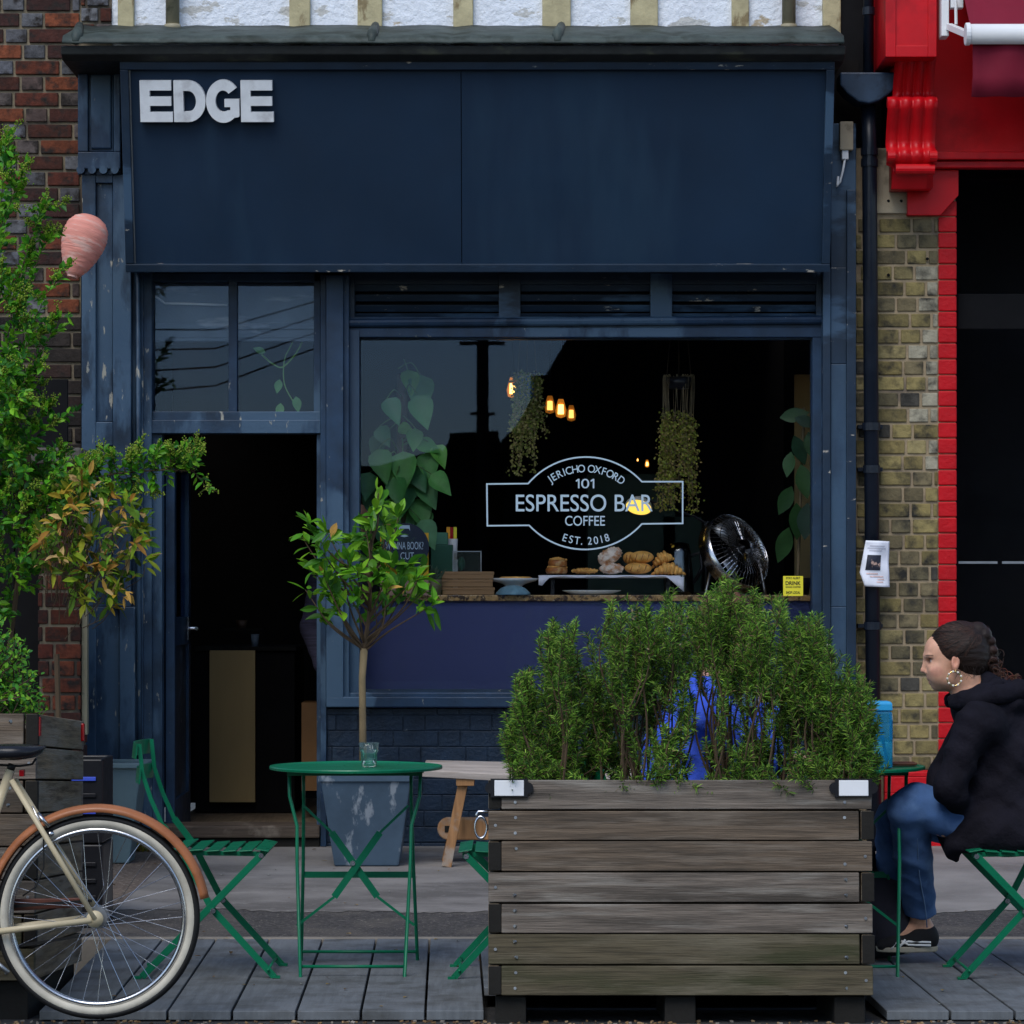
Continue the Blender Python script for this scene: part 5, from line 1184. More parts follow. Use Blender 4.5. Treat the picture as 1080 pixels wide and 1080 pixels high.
# ------------------------------------------------------------------ inside the cafe
DCn = 15.12; ct = thing('counter', (X(617, DCn), DCn, .1), 'window counter with a speckled granite top and a violet blue front', 'counter')
mb = MB(); mb.pb(372, 864, 634, 905, DCn, .03); mb.build('front_panel', M['violet'], ct)
mb = MB(); mb.pb(372, 864, 627.5, 634, DCn - .03, .55); mb.build('worktop', M['granite'], ct, bevel=.004)
mb = MB(); mb.pb(372, 864, 640, 905, DCn + .4, .03); mb.build('back_panel', M['inside'], ct)
TC = Z(627.5, DCn - .03)                      # worktop height
def on(px, D): return Vector((X(px, D), D, TC))
# tray on two feet with paper
DTr = 15.22; ty = Z(607, DTr)
tray = thing('cake_tray', (X(642, DTr), DTr, TC), 'long raised tray lined with white paper carrying the pastries', 'tray')
mb = MB(); mb.box(X(572, DTr), X(718, DTr), DTr, DTr + .3, ty - .012, ty); mb.build('board', M['white'], tray, bevel=.003)
for px in (583, 705):
    mb = MB(); mb.box(X(px - 2, DTr), X(px + 2, DTr), DTr + .04, DTr + .26, TC, ty - .013); mb.build('foot', M['crate'], tray)
mb = MB(); vs = []; n = 40; rr = random.Random(2)
for i in range(n + 1):
    px = 568 + 153 * i / n; e = max(0, 580 - px) / 12, max(0, px - 702) / 19
    hang = 2 + 1.5 * math.sin(i * .7) * .5 + 14 * e[0] ** 1.3 * (1 if px > 570 else .6) + 15 * e[1] ** 1.2
    for j, (dd, f) in enumerate(((.31, 0), (.0, 0), (-.012, .12), (-.016, 1))): vs.append((X(px, DTr), DTr + dd + rr.uniform(-.002, .002), ty + .002 - (f * hang + (.6 * e[1] * 5 if j < 2 else 0)) * DTr / FPX))
mb.add(vs, [(i * 4 + j, i * 4 + j + 1, (i + 1) * 4 + j + 1, (i + 1) * 4 + j) for i in range(n) for j in range(3)]); o = mb.build('paper', M['paper'], tray, smooth=True); sd = o.modifiers.new('s', 'SOLIDIFY'); sd.thickness = .0015
PZ = ty + .003
def pastry(name, kind, px, py0, py1, wpx, label, cat='pastry', rot=0, D=DTr + .07, m='pastry', group=None):
    h = (py1 - py0) / FPX * D; w = wpx / FPX * D; zc = Z((py0 + py1) / 2, D); cx = X(px, D)
    t = thing(name, (cx, D, zc - h / 2), label, cat, group=group); mb = MB()
    if kind == 'bun':
        mb.ell((cx, D, zc), (w / 2, w * .42, h / 2), (0, rot, 0), 24, .02, int(px)); o = mb.build('dough', M[m], t, smooth=True)
        mb = MB()
        for a in (-.25, 0, .25): mb.tube([Vector((cx + a * w + s * .05 * w, D - w * .40 * math.sqrt(max(.0, 1 - (2 * a) ** 2 - (s * .55) ** 2)) - .001, zc + s * h * .28)) for s in (-.9, -.3, .3, .9)], .003, 5)
        mb.build('scoring', M['pastry_d'], t, smooth=True)
    elif kind == 'croissant':
        n = 9
        for i in range(n):
            a = (i / (n - 1) - .5); r = (.5 - abs(a) ** 1.7 * 1.25) * h * (1.02 if i % 2 else .9)
            mb.ell((cx + a * w * math.cos(rot) * .84, D - .02 + a * a * .10, zc - h * .5 + max(r, .006) + a * w * math.sin(-rot) * .84), (w / n * .95, max(r, .008) * 1.15, max(r, .008)), (0, rot + a * .9, 0), 14)
        mb.build('dough', M[m], t, smooth=True)
    elif kind == 'roll':
        pts = []
        mb.lathe([(0, -h / 2), (w * .44, -h / 2), (w * .5, -h * .25), (w * .5, h * .2), (w * .42, h * .46), (0, h / 2)], (cx, D, zc), 24)
        mb.build('dough', M[m], t, smooth=True); mb = MB()
        for i in range(60):
            a = i * .33; q = w * .46 * (1 - i / 66); pts.append(Vector((cx + q * math.cos(a), D + q * math.sin(a), zc + h * .44 + .01 * (i / 60))))
        mb.tube(pts, .006, 5); mb.build('swirl', M['pastry'], t, smooth=True)
    else:
        mb.ell((cx, D, zc), (w / 2, w * .4, h / 2), (0, rot, 0), 28, .05, int(px * 3)); mb.build('dough', M[m], t, smooth=True)
        mb = MB(); rq = random.Random(int(px))
        for _ in range(40):
            d_ = Vector((rq.gauss(0, 1), -abs(rq.gauss(0, 1)), rq.gauss(.6, .8))).normalized(); q = Euler((0, rot, 0)).to_matrix() @ Vector((d_.x * w / 2, d_.y * w * .4, d_.z * h / 2)); mb.ell(Vector((cx, D, zc)) + q, (.006, .005, .004), None, 6)
        mb.build('crumbs', M['sugar'] if m == 'sugar' else M['pastry'], t, smooth=True)
    return t
pastry('cinnamon_roll', 'roll', 587, 598, 605, 23, 'dark cinnamon roll lying under another at the left of the tray', m='pastry_d')
pastry('cinnamon_roll', 'roll', 588, 590, 598, 20, 'golden topped cinnamon roll, upper of the two at the left of the tray', m='pastry_d')
pastry('danish', 'flat', 617, 599.5, 605, 27, 'flat golden danish between the cinnamon rolls and the sugared buns')
pastry('sugared_bun', 'flat', 645, 594, 605.5, 26, 'sugar dusted bun lying flat on the tray under a tilted one', m='sugar')
pastry('sugared_bun', 'flat', 643, 578.5, 595, 27, 'sugar dusted bun tilted on top of another', m='sugar', rot=R(-28), D=DTr + .08)
pastry('glazed_bun', 'bun', 673, 593, 605.5, 29, 'round scored golden bun at the bottom front of the pile')
pastry('glazed_bun', 'bun', 677, 581, 594, 25, 'round scored golden bun on top of the pile, nearer the croissants')
pastry('glazed_bun', 'bun', 664, 582, 595, 14, 'golden bun half hidden behind the upper scored bun', D=DTr + .15)
pastry('croissant', 'croissant', 705, 592, 606, 36, 'golden croissant lying on the tray end under another')
pastry('croissant', 'croissant', 699, 580.5, 595, 26, 'golden croissant leaning on top of the lower one', rot=R(-22), D=DTr + .1)
# plate, cake stand, cloth, boxes, pot
def plate(px, D, r, label, z=0):
    mb = MB(); mb.lathe([(0, 0), (r * .6, 0), (r, .022), (r * .97, .024), (r * .58, .005), (0, .005)], n=40); o = solo(mb, 'plate', M['porcelain'], (0, 0, 0), label, 'plate', smooth=True); o.location = on(px, D) + Vector((0, 0, z)); return o
plate(624, 15.3, .15, 'wide white plate on the counter under the pastry tray')
cs = thing('cake_stand', on(542, 15.25), 'white footed cake stand with a flat pastry at the left of the tray', 'cake stand')
mb = MB(); k = (15.25) / FPX; H0 = (627 - 611) * k
mb.lathe([(0, 0), (.075, 0), (.07, .008), (.045, .02), (.042, H0 - .03), (.06, H0 - .02), (.11, H0 - .006), (.128, H0 + .006), (.125, H0 + .008), (.1, H0 + .001), (0, H0)], n=48); mb.build('stand', M['porcelain'], cs, local=True, smooth=True)
mb = MB(); mb.lathe([(0, H0 + .004), (.08, H0 + .004), (.083, H0 + .010), (.07, H0 + .016), (0, H0 + .017)], n=32); o = solo(mb, 'flat_pastry', M['pastry'], (0, 0, 0), 'flat round golden pastry on the white cake stand', 'pastry', smooth=True); o.location = on(544, 15.25)
mb = MB(); mb.lathe([(.088, 0), (.085, .012), (.06, .035), (.025, .048), (0, .05)], n=24); M['bluecer'] = mat('blue glazed pottery', (.16, .3, .36), .35, var=.3, vs=20, bump=.1)
o = solo(mb, 'pottery_lid', M['bluecer'], (0, 0, 0), 'blue green glazed dome lid in front of the cake stand', 'lid', smooth=True); o.location = on(541, 15.13)
for i in range(3):
    mb = MB(); h = 8.3 * 15.2 / FPX; xo = (.004, -.004, 0)[i]; mb.box(-.130 + xo, .130 + xo, 0, .2, .001, h - .003); mb.box(-.133 + xo, .133 + xo, -.003, .203, h * .62, h - .001)
    o = solo(mb, 'cake_box', M['kraft'], (0, 0, 0), ['kraft card cake box at the bottom of the stack of three', 'kraft card cake box in the middle of the stack of three', 'kraft card cake box on top of the stack of three'][i], 'box', bevel=.003); o.location = on(493, 15.16) + Vector((0, 0, i * h))
sp = thing('succulent_pot', on(456.5, 15.14), 'small stoneware pot with a spiky grey green plant beside the kraft boxes', 'plant pot')
mb = MB(); mb.lathe([(0, 0), (.042, 0), (.046, .06), (.044, .078), (.04, .078), (.04, .06), (0, .06)], n=24); mb.build('pot_body', M['pot'] if 0 else mat('stoneware', (.17, .15, .09), .5), sp, local=True, smooth=True)
mb = MB(); rr = random.Random(4)
for _ in range(34): mb.col = rr.choice([(.1, .15, .1), (.14, .2, .15)]); mb.leaf((rr.uniform(-.02, .02), rr.uniform(-.02, .02), .06), (rr.gauss(0, .5), rr.gauss(0, .5), 1), (0, -1, .2), rr.uniform(.05, .12), .012, 3, .1)
mb.build('foliage', M['leaf_dull'], sp, local=True)
cn = thing('tea_canister', on(466, 15.26), 'dark green square tin with a lighter lid behind the succulent', 'canister')
mb = MB(); k = 15.26 / FPX; mb.box(-.055, .055, 0, .1, 0, 53 * k); mb.build('tin', M['canister'], cn, local=True, bevel=.003)
mb = MB(); mb.box(-.045, .03, .01, .09, 53 * k + .001, 66 * k); mb.build('lid', mat('green card', (.05, .16, .1), .6), cn, local=True, bevel=.003)
cu = thing('stick_cup', on(476.5, 15.4), 'white cup of coloured stirrers behind the green tin', 'cup')
mb = MB(); mb.lathe([(0, .18), (.026, .18), (.031, .285), (.029, .285), (.025, .185), (0, .185)], n=20); mb.box(-.03, .03, -.03, .03, 0, .18); mb.build('cup_body', M['porcelain'], cu, local=True, smooth=False)
for x, c in ((-.018, 'orange'), (0, 'redlens'), (.016, 'yellow')):
    mb = MB(); mb.box(x - .009, x + .009, -.006, .006, .19, .345); mb.build('stick', M[c], cu, local=True)
gd = thing('glass_display', on(492.5, 15.2), 'small clear glass display box standing on the kraft boxes', 'display box'); zz = 3 * 8.3 * 15.2 / FPX
gd.location.z += zz; gd.location.y += .03
mb = MB(); h = 21.5 * 15.2 / FPX; mb.box(-.07, .07, 0, .13, 0, h); mb.build('glass_box', M['glass2'], gd, local=True)
mb = MB()
for x in (-.07, .07): mb.box(x - .002, x + .002, -.004, .0, 0, h)
mb.box(-.07, .07, -.004, 0, h - .004, h); mb.build('edge_frame', M['dullsteel'], gd, local=True)
mb = MB(); mb.ell((-.03, .07, .04), (.02, .03, .035)); mb.build('green_packet', M['canister'], gd, local=True, smooth=True)
# round card on the window, poster behind it
cd = thing('barber_card', W(427, 600, 15.0), 'round navy card with a white beard emblem and white lettering in the window corner', 'sign')
mb = MB(); D = 15.0; r = 25.5 / FPX * D; mb.lathe([(0, 0), (r, 0), (r, .004), (0, .004)], W(427, 577, D), 48, Matrix.Rotation(R(-90), 3, 'X')); mb.build('disc', M['disc'], cd)
text_mesh('WANNA BOOK?', M['letter'], 'l', 406.5, 446.5, 571.5, 579.5, D - .001).build('first_line', M['letter'], cd)
text_mesh('A CUT.', M['letter'], 'l', 415, 438, 582.5, 590, D - .001).build('second_line', M['letter'], cd)
mb = MB()
for poly in ([(421, 554), (432, 554), (432.6, 560), (431, 557.5), (422, 557.5), (420.4, 560)], [(422, 565.5), (426.5, 563.5), (431, 565.5), (426.5, 566.5)]):
    mb.prism([p for p in poly][::-1], lambda u, v, w_: W(u, v, D - .001) + Vector((0, w_, 0)), .0008)
mb.build('beard_emblem', M['letter'], cd)
po = thing('window_poster', W(427, 629, 15.06), 'yellow and pale poster standing behind the round navy card', 'poster')
mb = MB(); mb.pb(401, 452, 562, 612, 15.06, .004); mb.build('yellow_band', M['orange'] if 0 else flat('amber card', (.75, .42, .02)), po); mb = MB(); mb.pb(401, 452, 612, 628, 15.06, .004); mb.build('pale_band', flat('peach card', (.32, .2, .15)), po)
ns = thing('yellow_notice', W(836.5, 629, 14.94), 'small yellow card with black lettering in the right corner of the window', 'sign')
mb = MB(); mb.pb(826, 847, 607.5, 628.5, 14.945, .003); mb.build('card', M['yellow'], ns)
for s, a in (('STAY ALERT', (829, 844, 608.6, 610.8)), ('DRINK', (828.5, 844.5, 613, 617)), ('GOOD COFFEE', (828.5, 844.5, 618.3, 619.9)), ('SHOP LOCAL', (829, 844, 623.5, 626.2))): text_mesh(s, M['ink'], 'l', *a, 14.9435, off=.02).build('lettering', M['ink'], ns)
# lamps
def bulb(px, py, D, h, strength, label, group):
    t = thing('pendant_bulb', W(px, py, D), label, 'light bulb', group=group); k = D / FPX; mb = MB(); rb = h * .30 * k
    mb.lathe([(0, -h / 2 * k), (rb * .8, -h * .42 * k), (rb, -h * .1 * k), (rb * .7, h * .25 * k), (rb * .45, h * .5 * k), (0, h * .5 * k)], W(px, py, D), 16); mb.build('glass_bulb', glow('amber glass %d' % int(px), (1, .32, .03), strength * .16), t, smooth=True)
    mb = MB(); mb.tube([W(px - h * .06, py + h * .28, D - rb * 1.02), W(px - h * .04, py - h * .2, D - rb * .8)], .012 * h / 20, 6); mb.tube([W(px + h * .06, py + h * .28, D - rb * 1.02), W(px + h * .04, py - h * .2, D - rb * .8)], .012 * h / 20, 6); mb.build('filament', glow('filament %d' % int(px), (1, .55, .12), strength * 1.8), t)
    mb = MB(); mb.tube([W(px, py - h * .5, D), W(px, py - h * .8, D)], rb * .5, 10); mb.tube([W(px, py - h * .8, D), (X(px, D), D, 3.1)], .005, 5); mb.build('socket', M['black'], t)
BGp = 'amber pendant bulbs in the cafe window'
bulb(541, 409, 15.7, 22, 1.6, 'largest amber bulb, hanging left of the small blue hanging pot', BGp)
bulb(580, 427, 16.2, 19, .55, 'amber bulb hanging right against the trailing plant', BGp)
bulb(591.5, 431, 16.5, 20, 1.4, 'brightest of the three amber bulbs right of the trailing plant', BGp)
bulb(602.5, 436, 16.8, 17, .55, 'amber bulb farthest right of the cluster', BGp)
bulb(672.5, 485, 18.6, 3.5, 2, 'tiny amber light deep in the cafe, left of its neighbour', 'small lights deep in the cafe')
bulb(682.5, 489, 18.4, 8, 1.6, 'small amber light deep in the cafe beside the right trailing plant', 'small lights deep in the cafe')
lm = thing('desk_lamp', on(748, 15.45), 'jointed counter lamp with a lit yellow shade behind the window lettering', 'lamp')
mb = MB(); rot = Matrix.Rotation(R(12), 3, 'Y') @ Matrix.Rotation(R(-32), 3, 'X'); DLp = 15.6; cc = W(674, 533, DLp)
mb.lathe([(.072, -.012), (.066, .006), (.04, .03), (.018, .045), (0, .046)], cc, 28, rot); sh = mb.build('lamp_shade', mat('lamp shade enamel', (.5, .5, .45), .4), lm, smooth=True)
mb = MB(); mb.lathe([(0, -.013), (.066, -.0125), (.066, -.0115), (0, -.011)], cc, 28, rot); mb.build('lit_diffuser', glow('lamp glow', (1, .66, .10), .7), sh)
mb = MB(); J = [W(684, 528, DLp), W(733, 545, DLp), W(746, 553, DLp), W(744, 628, DLp)]; mb.tube([cc, J[0]], .006, 6); mb.tube(J[:3], .006, 8); mb.tube(J[2:], .006, 8); mb.tube([J[2] - Vector((0, .02, 0)), J[2] + Vector((0, .02, 0))], .016, 12); mb.build('arm', M['crate'], lm)
mb = MB(); mb.lathe([(0, 0), (.07, 0), (.07, .015), (0, .02)], on(744, DLp), 24); mb.build('base', M['crate'], lm)
mb = MB(); mb.box(X(620, 17.2), X(712, 17.2), 17.2, 17.6, .1, Z(500, 17.2)); mb.box(X(700, 17.2), X(740, 17.2), 17.2, 17.6, .1, Z(545, 17.2)); bkc = thing('back_cabinet', (X(665, 17.2), 17.2, .1), 'dark green cabinet at the back of the cafe', 'cabinet'); mb.build('carcase', mat('dark green cabinet', (.012, .035, .022), .5), bkc)
kt = thing('kettle', on(716, 15.6), 'polished steel kettle behind the croissants', 'kettle')
mb = MB(); k = 15.6 / FPX; mb.lathe([(0, 0), (.075, 0), (.078, .02), (.062, 45 * k), (.05, 54 * k), (0, 56 * k)], n=32); mb.build('body', mat('dark polished steel', (.12, .13, .13), .15, metal=1, bump=0), kt, local=True, smooth=True)
mb = MB(); mb.tube([(.06, 0, .2), (.11, 0, .22), (.12, 0, .14), (.075, 0, .06)], .01, 8); mb.build('handle', M['crate'], kt, local=True, smooth=True)
# fan
fn = thing('desk_fan', on(776, 15.45), 'tilted chrome floor fan with wire guards at the right of the window', 'fan'); D = 15.5
fc = W(775, 583, D); rot = Euler((R(-25), R(12), R(38))).to_matrix(); rf_ = 42 / FPX * D
def T(v): return fc + rot @ Vector(v)
mb = MB()
for i in range(48):
    a = 2 * math.pi * i / 48; mb.tube([T((.04 * math.cos(a), -.075, .04 * math.sin(a))), T((rf_ * .7 * math.cos(a), -.07, rf_ * .7 * math.sin(a))), T((rf_ * math.cos(a), -.03, rf_ * math.sin(a)))], .0019, 4, False)
for q, y in ((.3, -.078), (.55, -.075), (.78, -.065)):
    mb.tube([T((rf_ * q * math.cos(2 * math.pi * i / 40), y, rf_ * q * math.sin(2 * math.pi * i / 40))) for i in range(41)], .0018, 4, False)
mb.build('wire_guard', M['steel'], fn)
mb = MB(); vs = []; n = 48
for i in range(n):
    a = 2 * math.pi * i / n
    for y in (-.035, .05): vs.append(T((rf_ * math.cos(a), y, rf_ * math.sin(a))))
mb.add(vs, [(2 * i, 2 * i + 1, 2 * ((i + 1) % n) + 1, 2 * ((i + 1) % n)) for i in range(n)]); o = mb.build('rim_band', M['steel'], fn, smooth=True); sd = o.modifiers.new('s', 'SOLIDIFY'); sd.thickness = .003
mb = MB(); q = MB(); q.lathe([(0, -.05), (.035, -.045), (.045, .03), (0, .08)], (0, 0, 0), 20, Matrix.Rotation(R(90), 3, 'X')); mb.add([T(v) for v in q.v], q.f); mb.build('motor', M['crate'], fn, smooth=True)
for i in range(3):
    a = 2 * math.pi * i / 3; mb = MB(); vs = []
    for r_, w_ in ((.03, .2), (rf_ * .5, .42), (rf_ * .9, .40)):
        for s in (-1, 1): vs.append(T((r_ * math.cos(a + s * w_), -.02 + s * .02, r_ * math.sin(a + s * w_))))
    mb.add(vs, [(0, 1, 3, 2), (2, 3, 5, 4)]); o = mb.build('blade', M['dullsteel'], fn, smooth=True); sd = o.modifiers.new('s', 'SOLIDIFY'); sd.thickness = .002
mb = MB(); mb.tube([W(754, 582, D), W(745, 622, D - .05), on(744, D - .06)], .008, 8); mb.tube([W(800, 590, D), W(806, 620, D), on(807, D)], .008, 8); mb.tube([on(744, D - .06), on(775, D - .1), on(807, D)], .008, 8); mb.build('stand', M['dullsteel'], fn, smooth=True)
# hanging planters
def hanger(px, py, w, h, D, m, label, strands, ylen, cols, seed, spread, lo=0):
    t = thing('hanging_planter', W(px, py, D), label, 'hanging plant'); rr = random.Random(seed); k = D / FPX; c = W(px, py + h, D)
    mb = MB(); mb.lathe([(0, 0), (w * .38 * k, 0), (w * .5 * k, h * k), (w * .46 * k, h * k), (w * .36 * k, .006), (0, .006)], c, 24); mb.build('pot_body', m, t, smooth=True)
    mb = MB()
    for s in (-1, 0, 1): mb.tube([c + Vector((s * w * .46 * k, 0, h * k)), (c.x, D, 3.1)], .0015, 4)
    mb.build('cord', M['twig'], t)
    fol = MB(); st = MB()
    for i in range(strands):
        a = rr.uniform(0, 2 * math.pi); r0 = w * .46 * k; x0 = c.x + r0 * math.cos(a); y0 = D + r0 * math.sin(a) * .8; L = rr.uniform(*ylen) * k; z0 = c.z + h * k
        xe = x0 + spread * k * rr.gauss(0, .35) + (x0 - c.x) * .25
        cv = curve([(x0, y0, z0), (x0 + (x0 - c.x) * .25, y0 + (y0 - D) * .3, z0 + .01), (x0 + (x0 - c.x) * .3, y0, z0 - .05), ((x0 + xe) / 2, y0, z0 - L * .5), (xe, y0, z0 - L)], 7)
        st.tube(cv, .0013, 3, False)
        for p in cv[6:]:
            if (z0 - p.z) < lo * k * rr.uniform(.75, 1.2): continue
            for _ in range(9):
                q = rr.uniform(.7, 1.3); cc_ = rr.choice(cols); fol.col = tuple(x * q for x in cc_); g_ = p + rv(rr, .011); fol.leaf(g_, rv(rr) + Vector((0, 0, -.6)), rv(rr, .4) + Vector((0, -1, .4)), rr.uniform(.011, .02), .011, 3, 0)
    st.build('stems', M['bark'], t); fol.build('foliage', M['leaf_dull'], t)
TR = [(.2, .22, .05), (.28, .26, .08), (.15, .2, .04), (.34, .3, .12)]
hanger(556, 397, 22, 24, 15.3, mat('blue grey tin', (.06, .11, .16), .5), 'small blue grey hanging pot with a long trailing string plant beside the amber bulbs', 15, (35, 105), TR, 3, 20)
mb = MB(); mb.pb(551, 558, 401, 410, 15.3 - .115 + .055 - .01, .001)
hanger(716, 398, 28, 12, 15.35, M['crate'], 'dark hanging pot with a dense curtain of yellow green trailing stems right of the emblem', 34, (90, 142), [(.26, .28, .04), (.34, .33, .07), (.2, .24, .04), (.3, .22, .08)], 5, 14, lo=45)
# heart leaved climber
rr = random.Random(15); D = 15.25; pt = thing('heart_leaf_plant', on(420, D), 'climbing plant with big heart shaped leaves in the left of the window', 'plant')
mb = MB(); mb.tube([on(424, D + .12), W(424, 395, D + .12)], .028, 10); mb.build('moss_pole', mat('moss pole', (.07, .045, .03), .95, bump=1, bs=60), pt, smooth=True)
mb = MB(); mb.lathe([(0, 0), (.07, 0), (.09, .1), (0, .1)], on(424, D + .12), 20); mb.build('pot_body', M['crate'], pt, smooth=True)
fol = MB(); st = MB()
LV = [(443, 412, 42, 88), (408, 432, 30, 60), (440, 432, 38, 70), (438, 462, 26, 95), (430, 382 + 20, 30, 80), (402, 470, 28, 110), (420, 458, 20, 20), (398, 488, 36, 70), (425, 492, 40, 85), (450, 490, 34, 80), (440, 478, 28, 20), (407, 500, 34, 75), (418, 516, 34, 80), (430, 520, 38, 100), (445, 520, 34, 60), (455, 512, 30, 40), (395, 530, 40, 80), (412, 540, 36, 85), (440, 540, 36, 75), (428, 548, 34, 95), (450, 548, 30, 110), (400, 460, 26, 60), (390, 510, 30, 100), (436, 505, 30, 60), (458, 480, 26, 60), (402, 560, 34, 80), (444, 562, 34, 60), (420, 566, 36, 90)]
for (px, py, L, ang) in LV:
    k = D / FPX; dd = rr.uniform(-.12, .12); p = W(px, py - L * .4, D + dd); st.tube(curve([W(424 + rr.uniform(-4, 4), py - rr.uniform(5, 30), D + .1), W((px + 424) / 2, py - L * .7, D + dd), p], 4), .003, 5, False)
    a = R(ang); c = rr.choice([(.07, .24, .05), (.05, .18, .05), (.11, .32, .05), (.06, .2, .08)]); q = rr.uniform(.8, 1.2); fol.col = tuple(x * q for x in c)
    fol.leaf(p, Vector((math.cos(a) * .9, -.25, -math.sin(a))), Vector((0, -1, .3)) + rv(rr, .2), L * k, L * .72 * k, 7, rr.uniform(0, .15), rr.uniform(.2, .45), .6)
st.build('stems', M['leaf_dull'], pt); fol.build('foliage', M['leaf'], pt, smooth=True)
for c in list(pt.children):
    if c.name.startswith('stems') and 'Col' not in c.data.color_attributes: c.data.materials[0] = mat('green stem', (.06, .13, .03), .5)
# rubber plant
rr = random.Random(16); D = 15.3; rp_ = thing('rubber_plant', on(846, D), 'rubber plant with large dark oval leaves at the right edge of the window', 'plant')
mb = MB(); mb.lathe([(0, 0), (.06, 0), (.08, 18 * D / FPX), (.075, 18 * D / FPX), (0, .06)], on(840, D), 24); mb.build('pot_body', M['crate'], rp_, smooth=True)
mb = MB(); mb.tube([on(841, D), W(843, 560, D), W(848, 430, D)], .008, 8); mb.build('stem', M['bark'], rp_)
fol = MB()
for (px, py, L, ang) in ((838, 438, 32, -10), (843, 475, 34, 70), (848, 508, 38, 80), (828, 528, 34, 115), (840, 550, 40, 90), (850, 550, 40, 95), (826, 575, 40, 108), (832, 490, 28, 100), (855, 470, 30, 80), (850, 445, 26, 20)):
    a = R(ang); k = D / FPX; fol.col = rr.choice([(.02, .06, .03), (.035, .10, .03), (.05, .13, .04)]); p = W(px - L * .5 * math.cos(a), py - L * .5 * math.sin(a), D - rr.uniform(0, .1))
    fol.leaf(p, Vector((math.cos(a), -.1, -math.sin(a))), Vector((rr.gauss(0, .3), -1, .2)), L * k, L * .5 * k, 6, 0, .15, .9)
fol.build('foliage', M['leaf'], rp_, smooth=True)
wp = thing('wall_panel', (X(855, 16.6), 16.6, .1), 'ochre panel on the inner wall behind the rubber plant', 'panel'); mb = MB(); mb.pb(838, 880, 395, 640, 16.6, .03); mb.build('board', M['ply'], wp)
# doorway: open door leaf, ply panels, shelf, glass, sleeve of someone standing inside
dl = thing('shop_door', (X(172, 14.98), 15.0, .12), 'dark blue half glazed door standing open inside the doorway', 'door'); xd = X(172, 15.0) + .012
mb = MB()
for (y0, y1, z0, z1) in ((15.0, 15.08, .125, 2.06), (15.66, 15.75, .125, 2.06), (15.08, 15.66, .125, .3), (15.08, 15.66, 1.06, 1.2), (15.08, 15.66, 1.94, 2.06)): mb.box(xd, xd + .045, y0, y1, z0, z1)
mb.build('frame', M['paint'], dl, bevel=.003); mb = MB(); mb.box(xd + .012, xd + .03, 15.08, 15.66, .3, 1.06); mb.build('lower_panel', M['paint_dark'], dl); mb = MB(); mb.box(xd + .018, xd + .024, 15.08, 15.66, 1.2, 1.94); mb.build('pane', M['glass'], dl)
mb = MB(); mb.box(xd + .045, xd + .05, 15.6, 15.66, 1.08, 1.2); mb.tube([(xd + .05, 15.68, 1.14), (xd + .09, 15.68, 1.14), (xd + .09, 15.6, 1.14)], .009, 8); mb.build('handle', M['steel'], dl)
bc = thing('bar_counter', (X(250, 16.6), 16.6, .115), 'service counter with a pale plywood end panel seen through the doorway', 'counter')
mb = MB(); mb.pb(221, 269, 686, 846, 16.6, .04); mb.build('end_panel', M['ply'], bc); mb = MB(); mb.box(X(205, 16.6), X(310, 16.6), 16.65, 17.4, .12, Z(688, 16.65)); mb.build('carcase', M['inside'], bc); mb = MB(); mb.box(X(205, 16.6), X(312, 16.6), 16.62, 17.42, Z(686, 16.65), Z(682, 16.65)); mb.build('worktop', M['wood_dark'], bc)
mb = MB(); k = 16.7 / FPX; mb.lathe([(0, 0), (.018, 0), (.023, 13 * k), (.021, 13 * k), (.016, .004), (0, .004)], n=20); o = solo(mb, 'tumbler', M['porcelain'] if 0 else mat('frosted glass', (.16, .2, .24), .3), (0, 0, 0), 'frosted tumbler on the service counter seen through the doorway', 'glass', smooth=True); o.location = (X(269, 16.7), 16.7, Z(682, 16.65))
sh_ = thing('wall_shelf', W(255, 664, 17.6), 'small dark shelf with cups above the service counter', 'shelf'); mb = MB(); mb.pb(236, 278, 663, 665, 17.6, .2); mb.build('board', M['wood_dark'], sh_)
mb = MB(); mb.lathe([(0, 0), (.025, 0), (.035, .05), (.032, .05), (0, .006)], n=20); o = solo(mb, 'cup', mat('brown stoneware', (.1, .06, .04), .5), (0, 0, 0), 'brown cup on the small dark shelf inside the doorway', 'cup', smooth=True); o.location = W(255, 663, 17.7)
cp = thing('cupboard', (X(328, 16.2), 16.2, .115), 'orange brown plywood cupboard low at the right of the doorway', 'cupboard'); mb = MB(); mb.pb(318, 345, 741, 834, 16.2, .3); mb.build('door_panel', M['ply2'], cp); mb = MB(); mb.pb(318, 345, 834, 842, 16.25, .25); mb.build('plinth', M['black'], cp)

rr = random.Random(22); D = 15.1; vn = thing('trailing_vine', W(300, 435, D), 'thin trailing vine with a few leaves behind the right transom pane above the door', 'plant')
st = MB(); st.tube(curve([W(328, 300, D), W(320, 330, D), W(318, 362, D), W(300, 386, D), W(288, 384, D), W(276, 374, D)], 6), .004, 5); st.tube(curve([W(326, 320, D), W(308, 362, D), W(300, 380, D), W(300, 405, D), W(310, 425, D)], 6), .003, 5); st.build('stems', mat('vine stem', (.16, .3, .08), .5), vn)
fol = MB()
for px, py, L, ang in ((300, 322, 18, 75), (296, 340, 16, 110), (312, 336, 17, 60), (280, 372, 14, 200), (295, 400, 16, 100), (312, 418, 18, 80), (296, 425, 17, 95), (320, 352, 14, 40)):
    a = R(ang); k = D / FPX; fol.col = rr.choice([(.09, .28, .08), (.14, .36, .1)]); fol.leaf(W(px, py, D), Vector((math.cos(a), -.2, -math.sin(a))), Vector((0, -1, .3)), L * k, L * .55 * k, 5, 0, .2, .8)
fol.build('foliage', M['leaf'], vn, smooth=True)
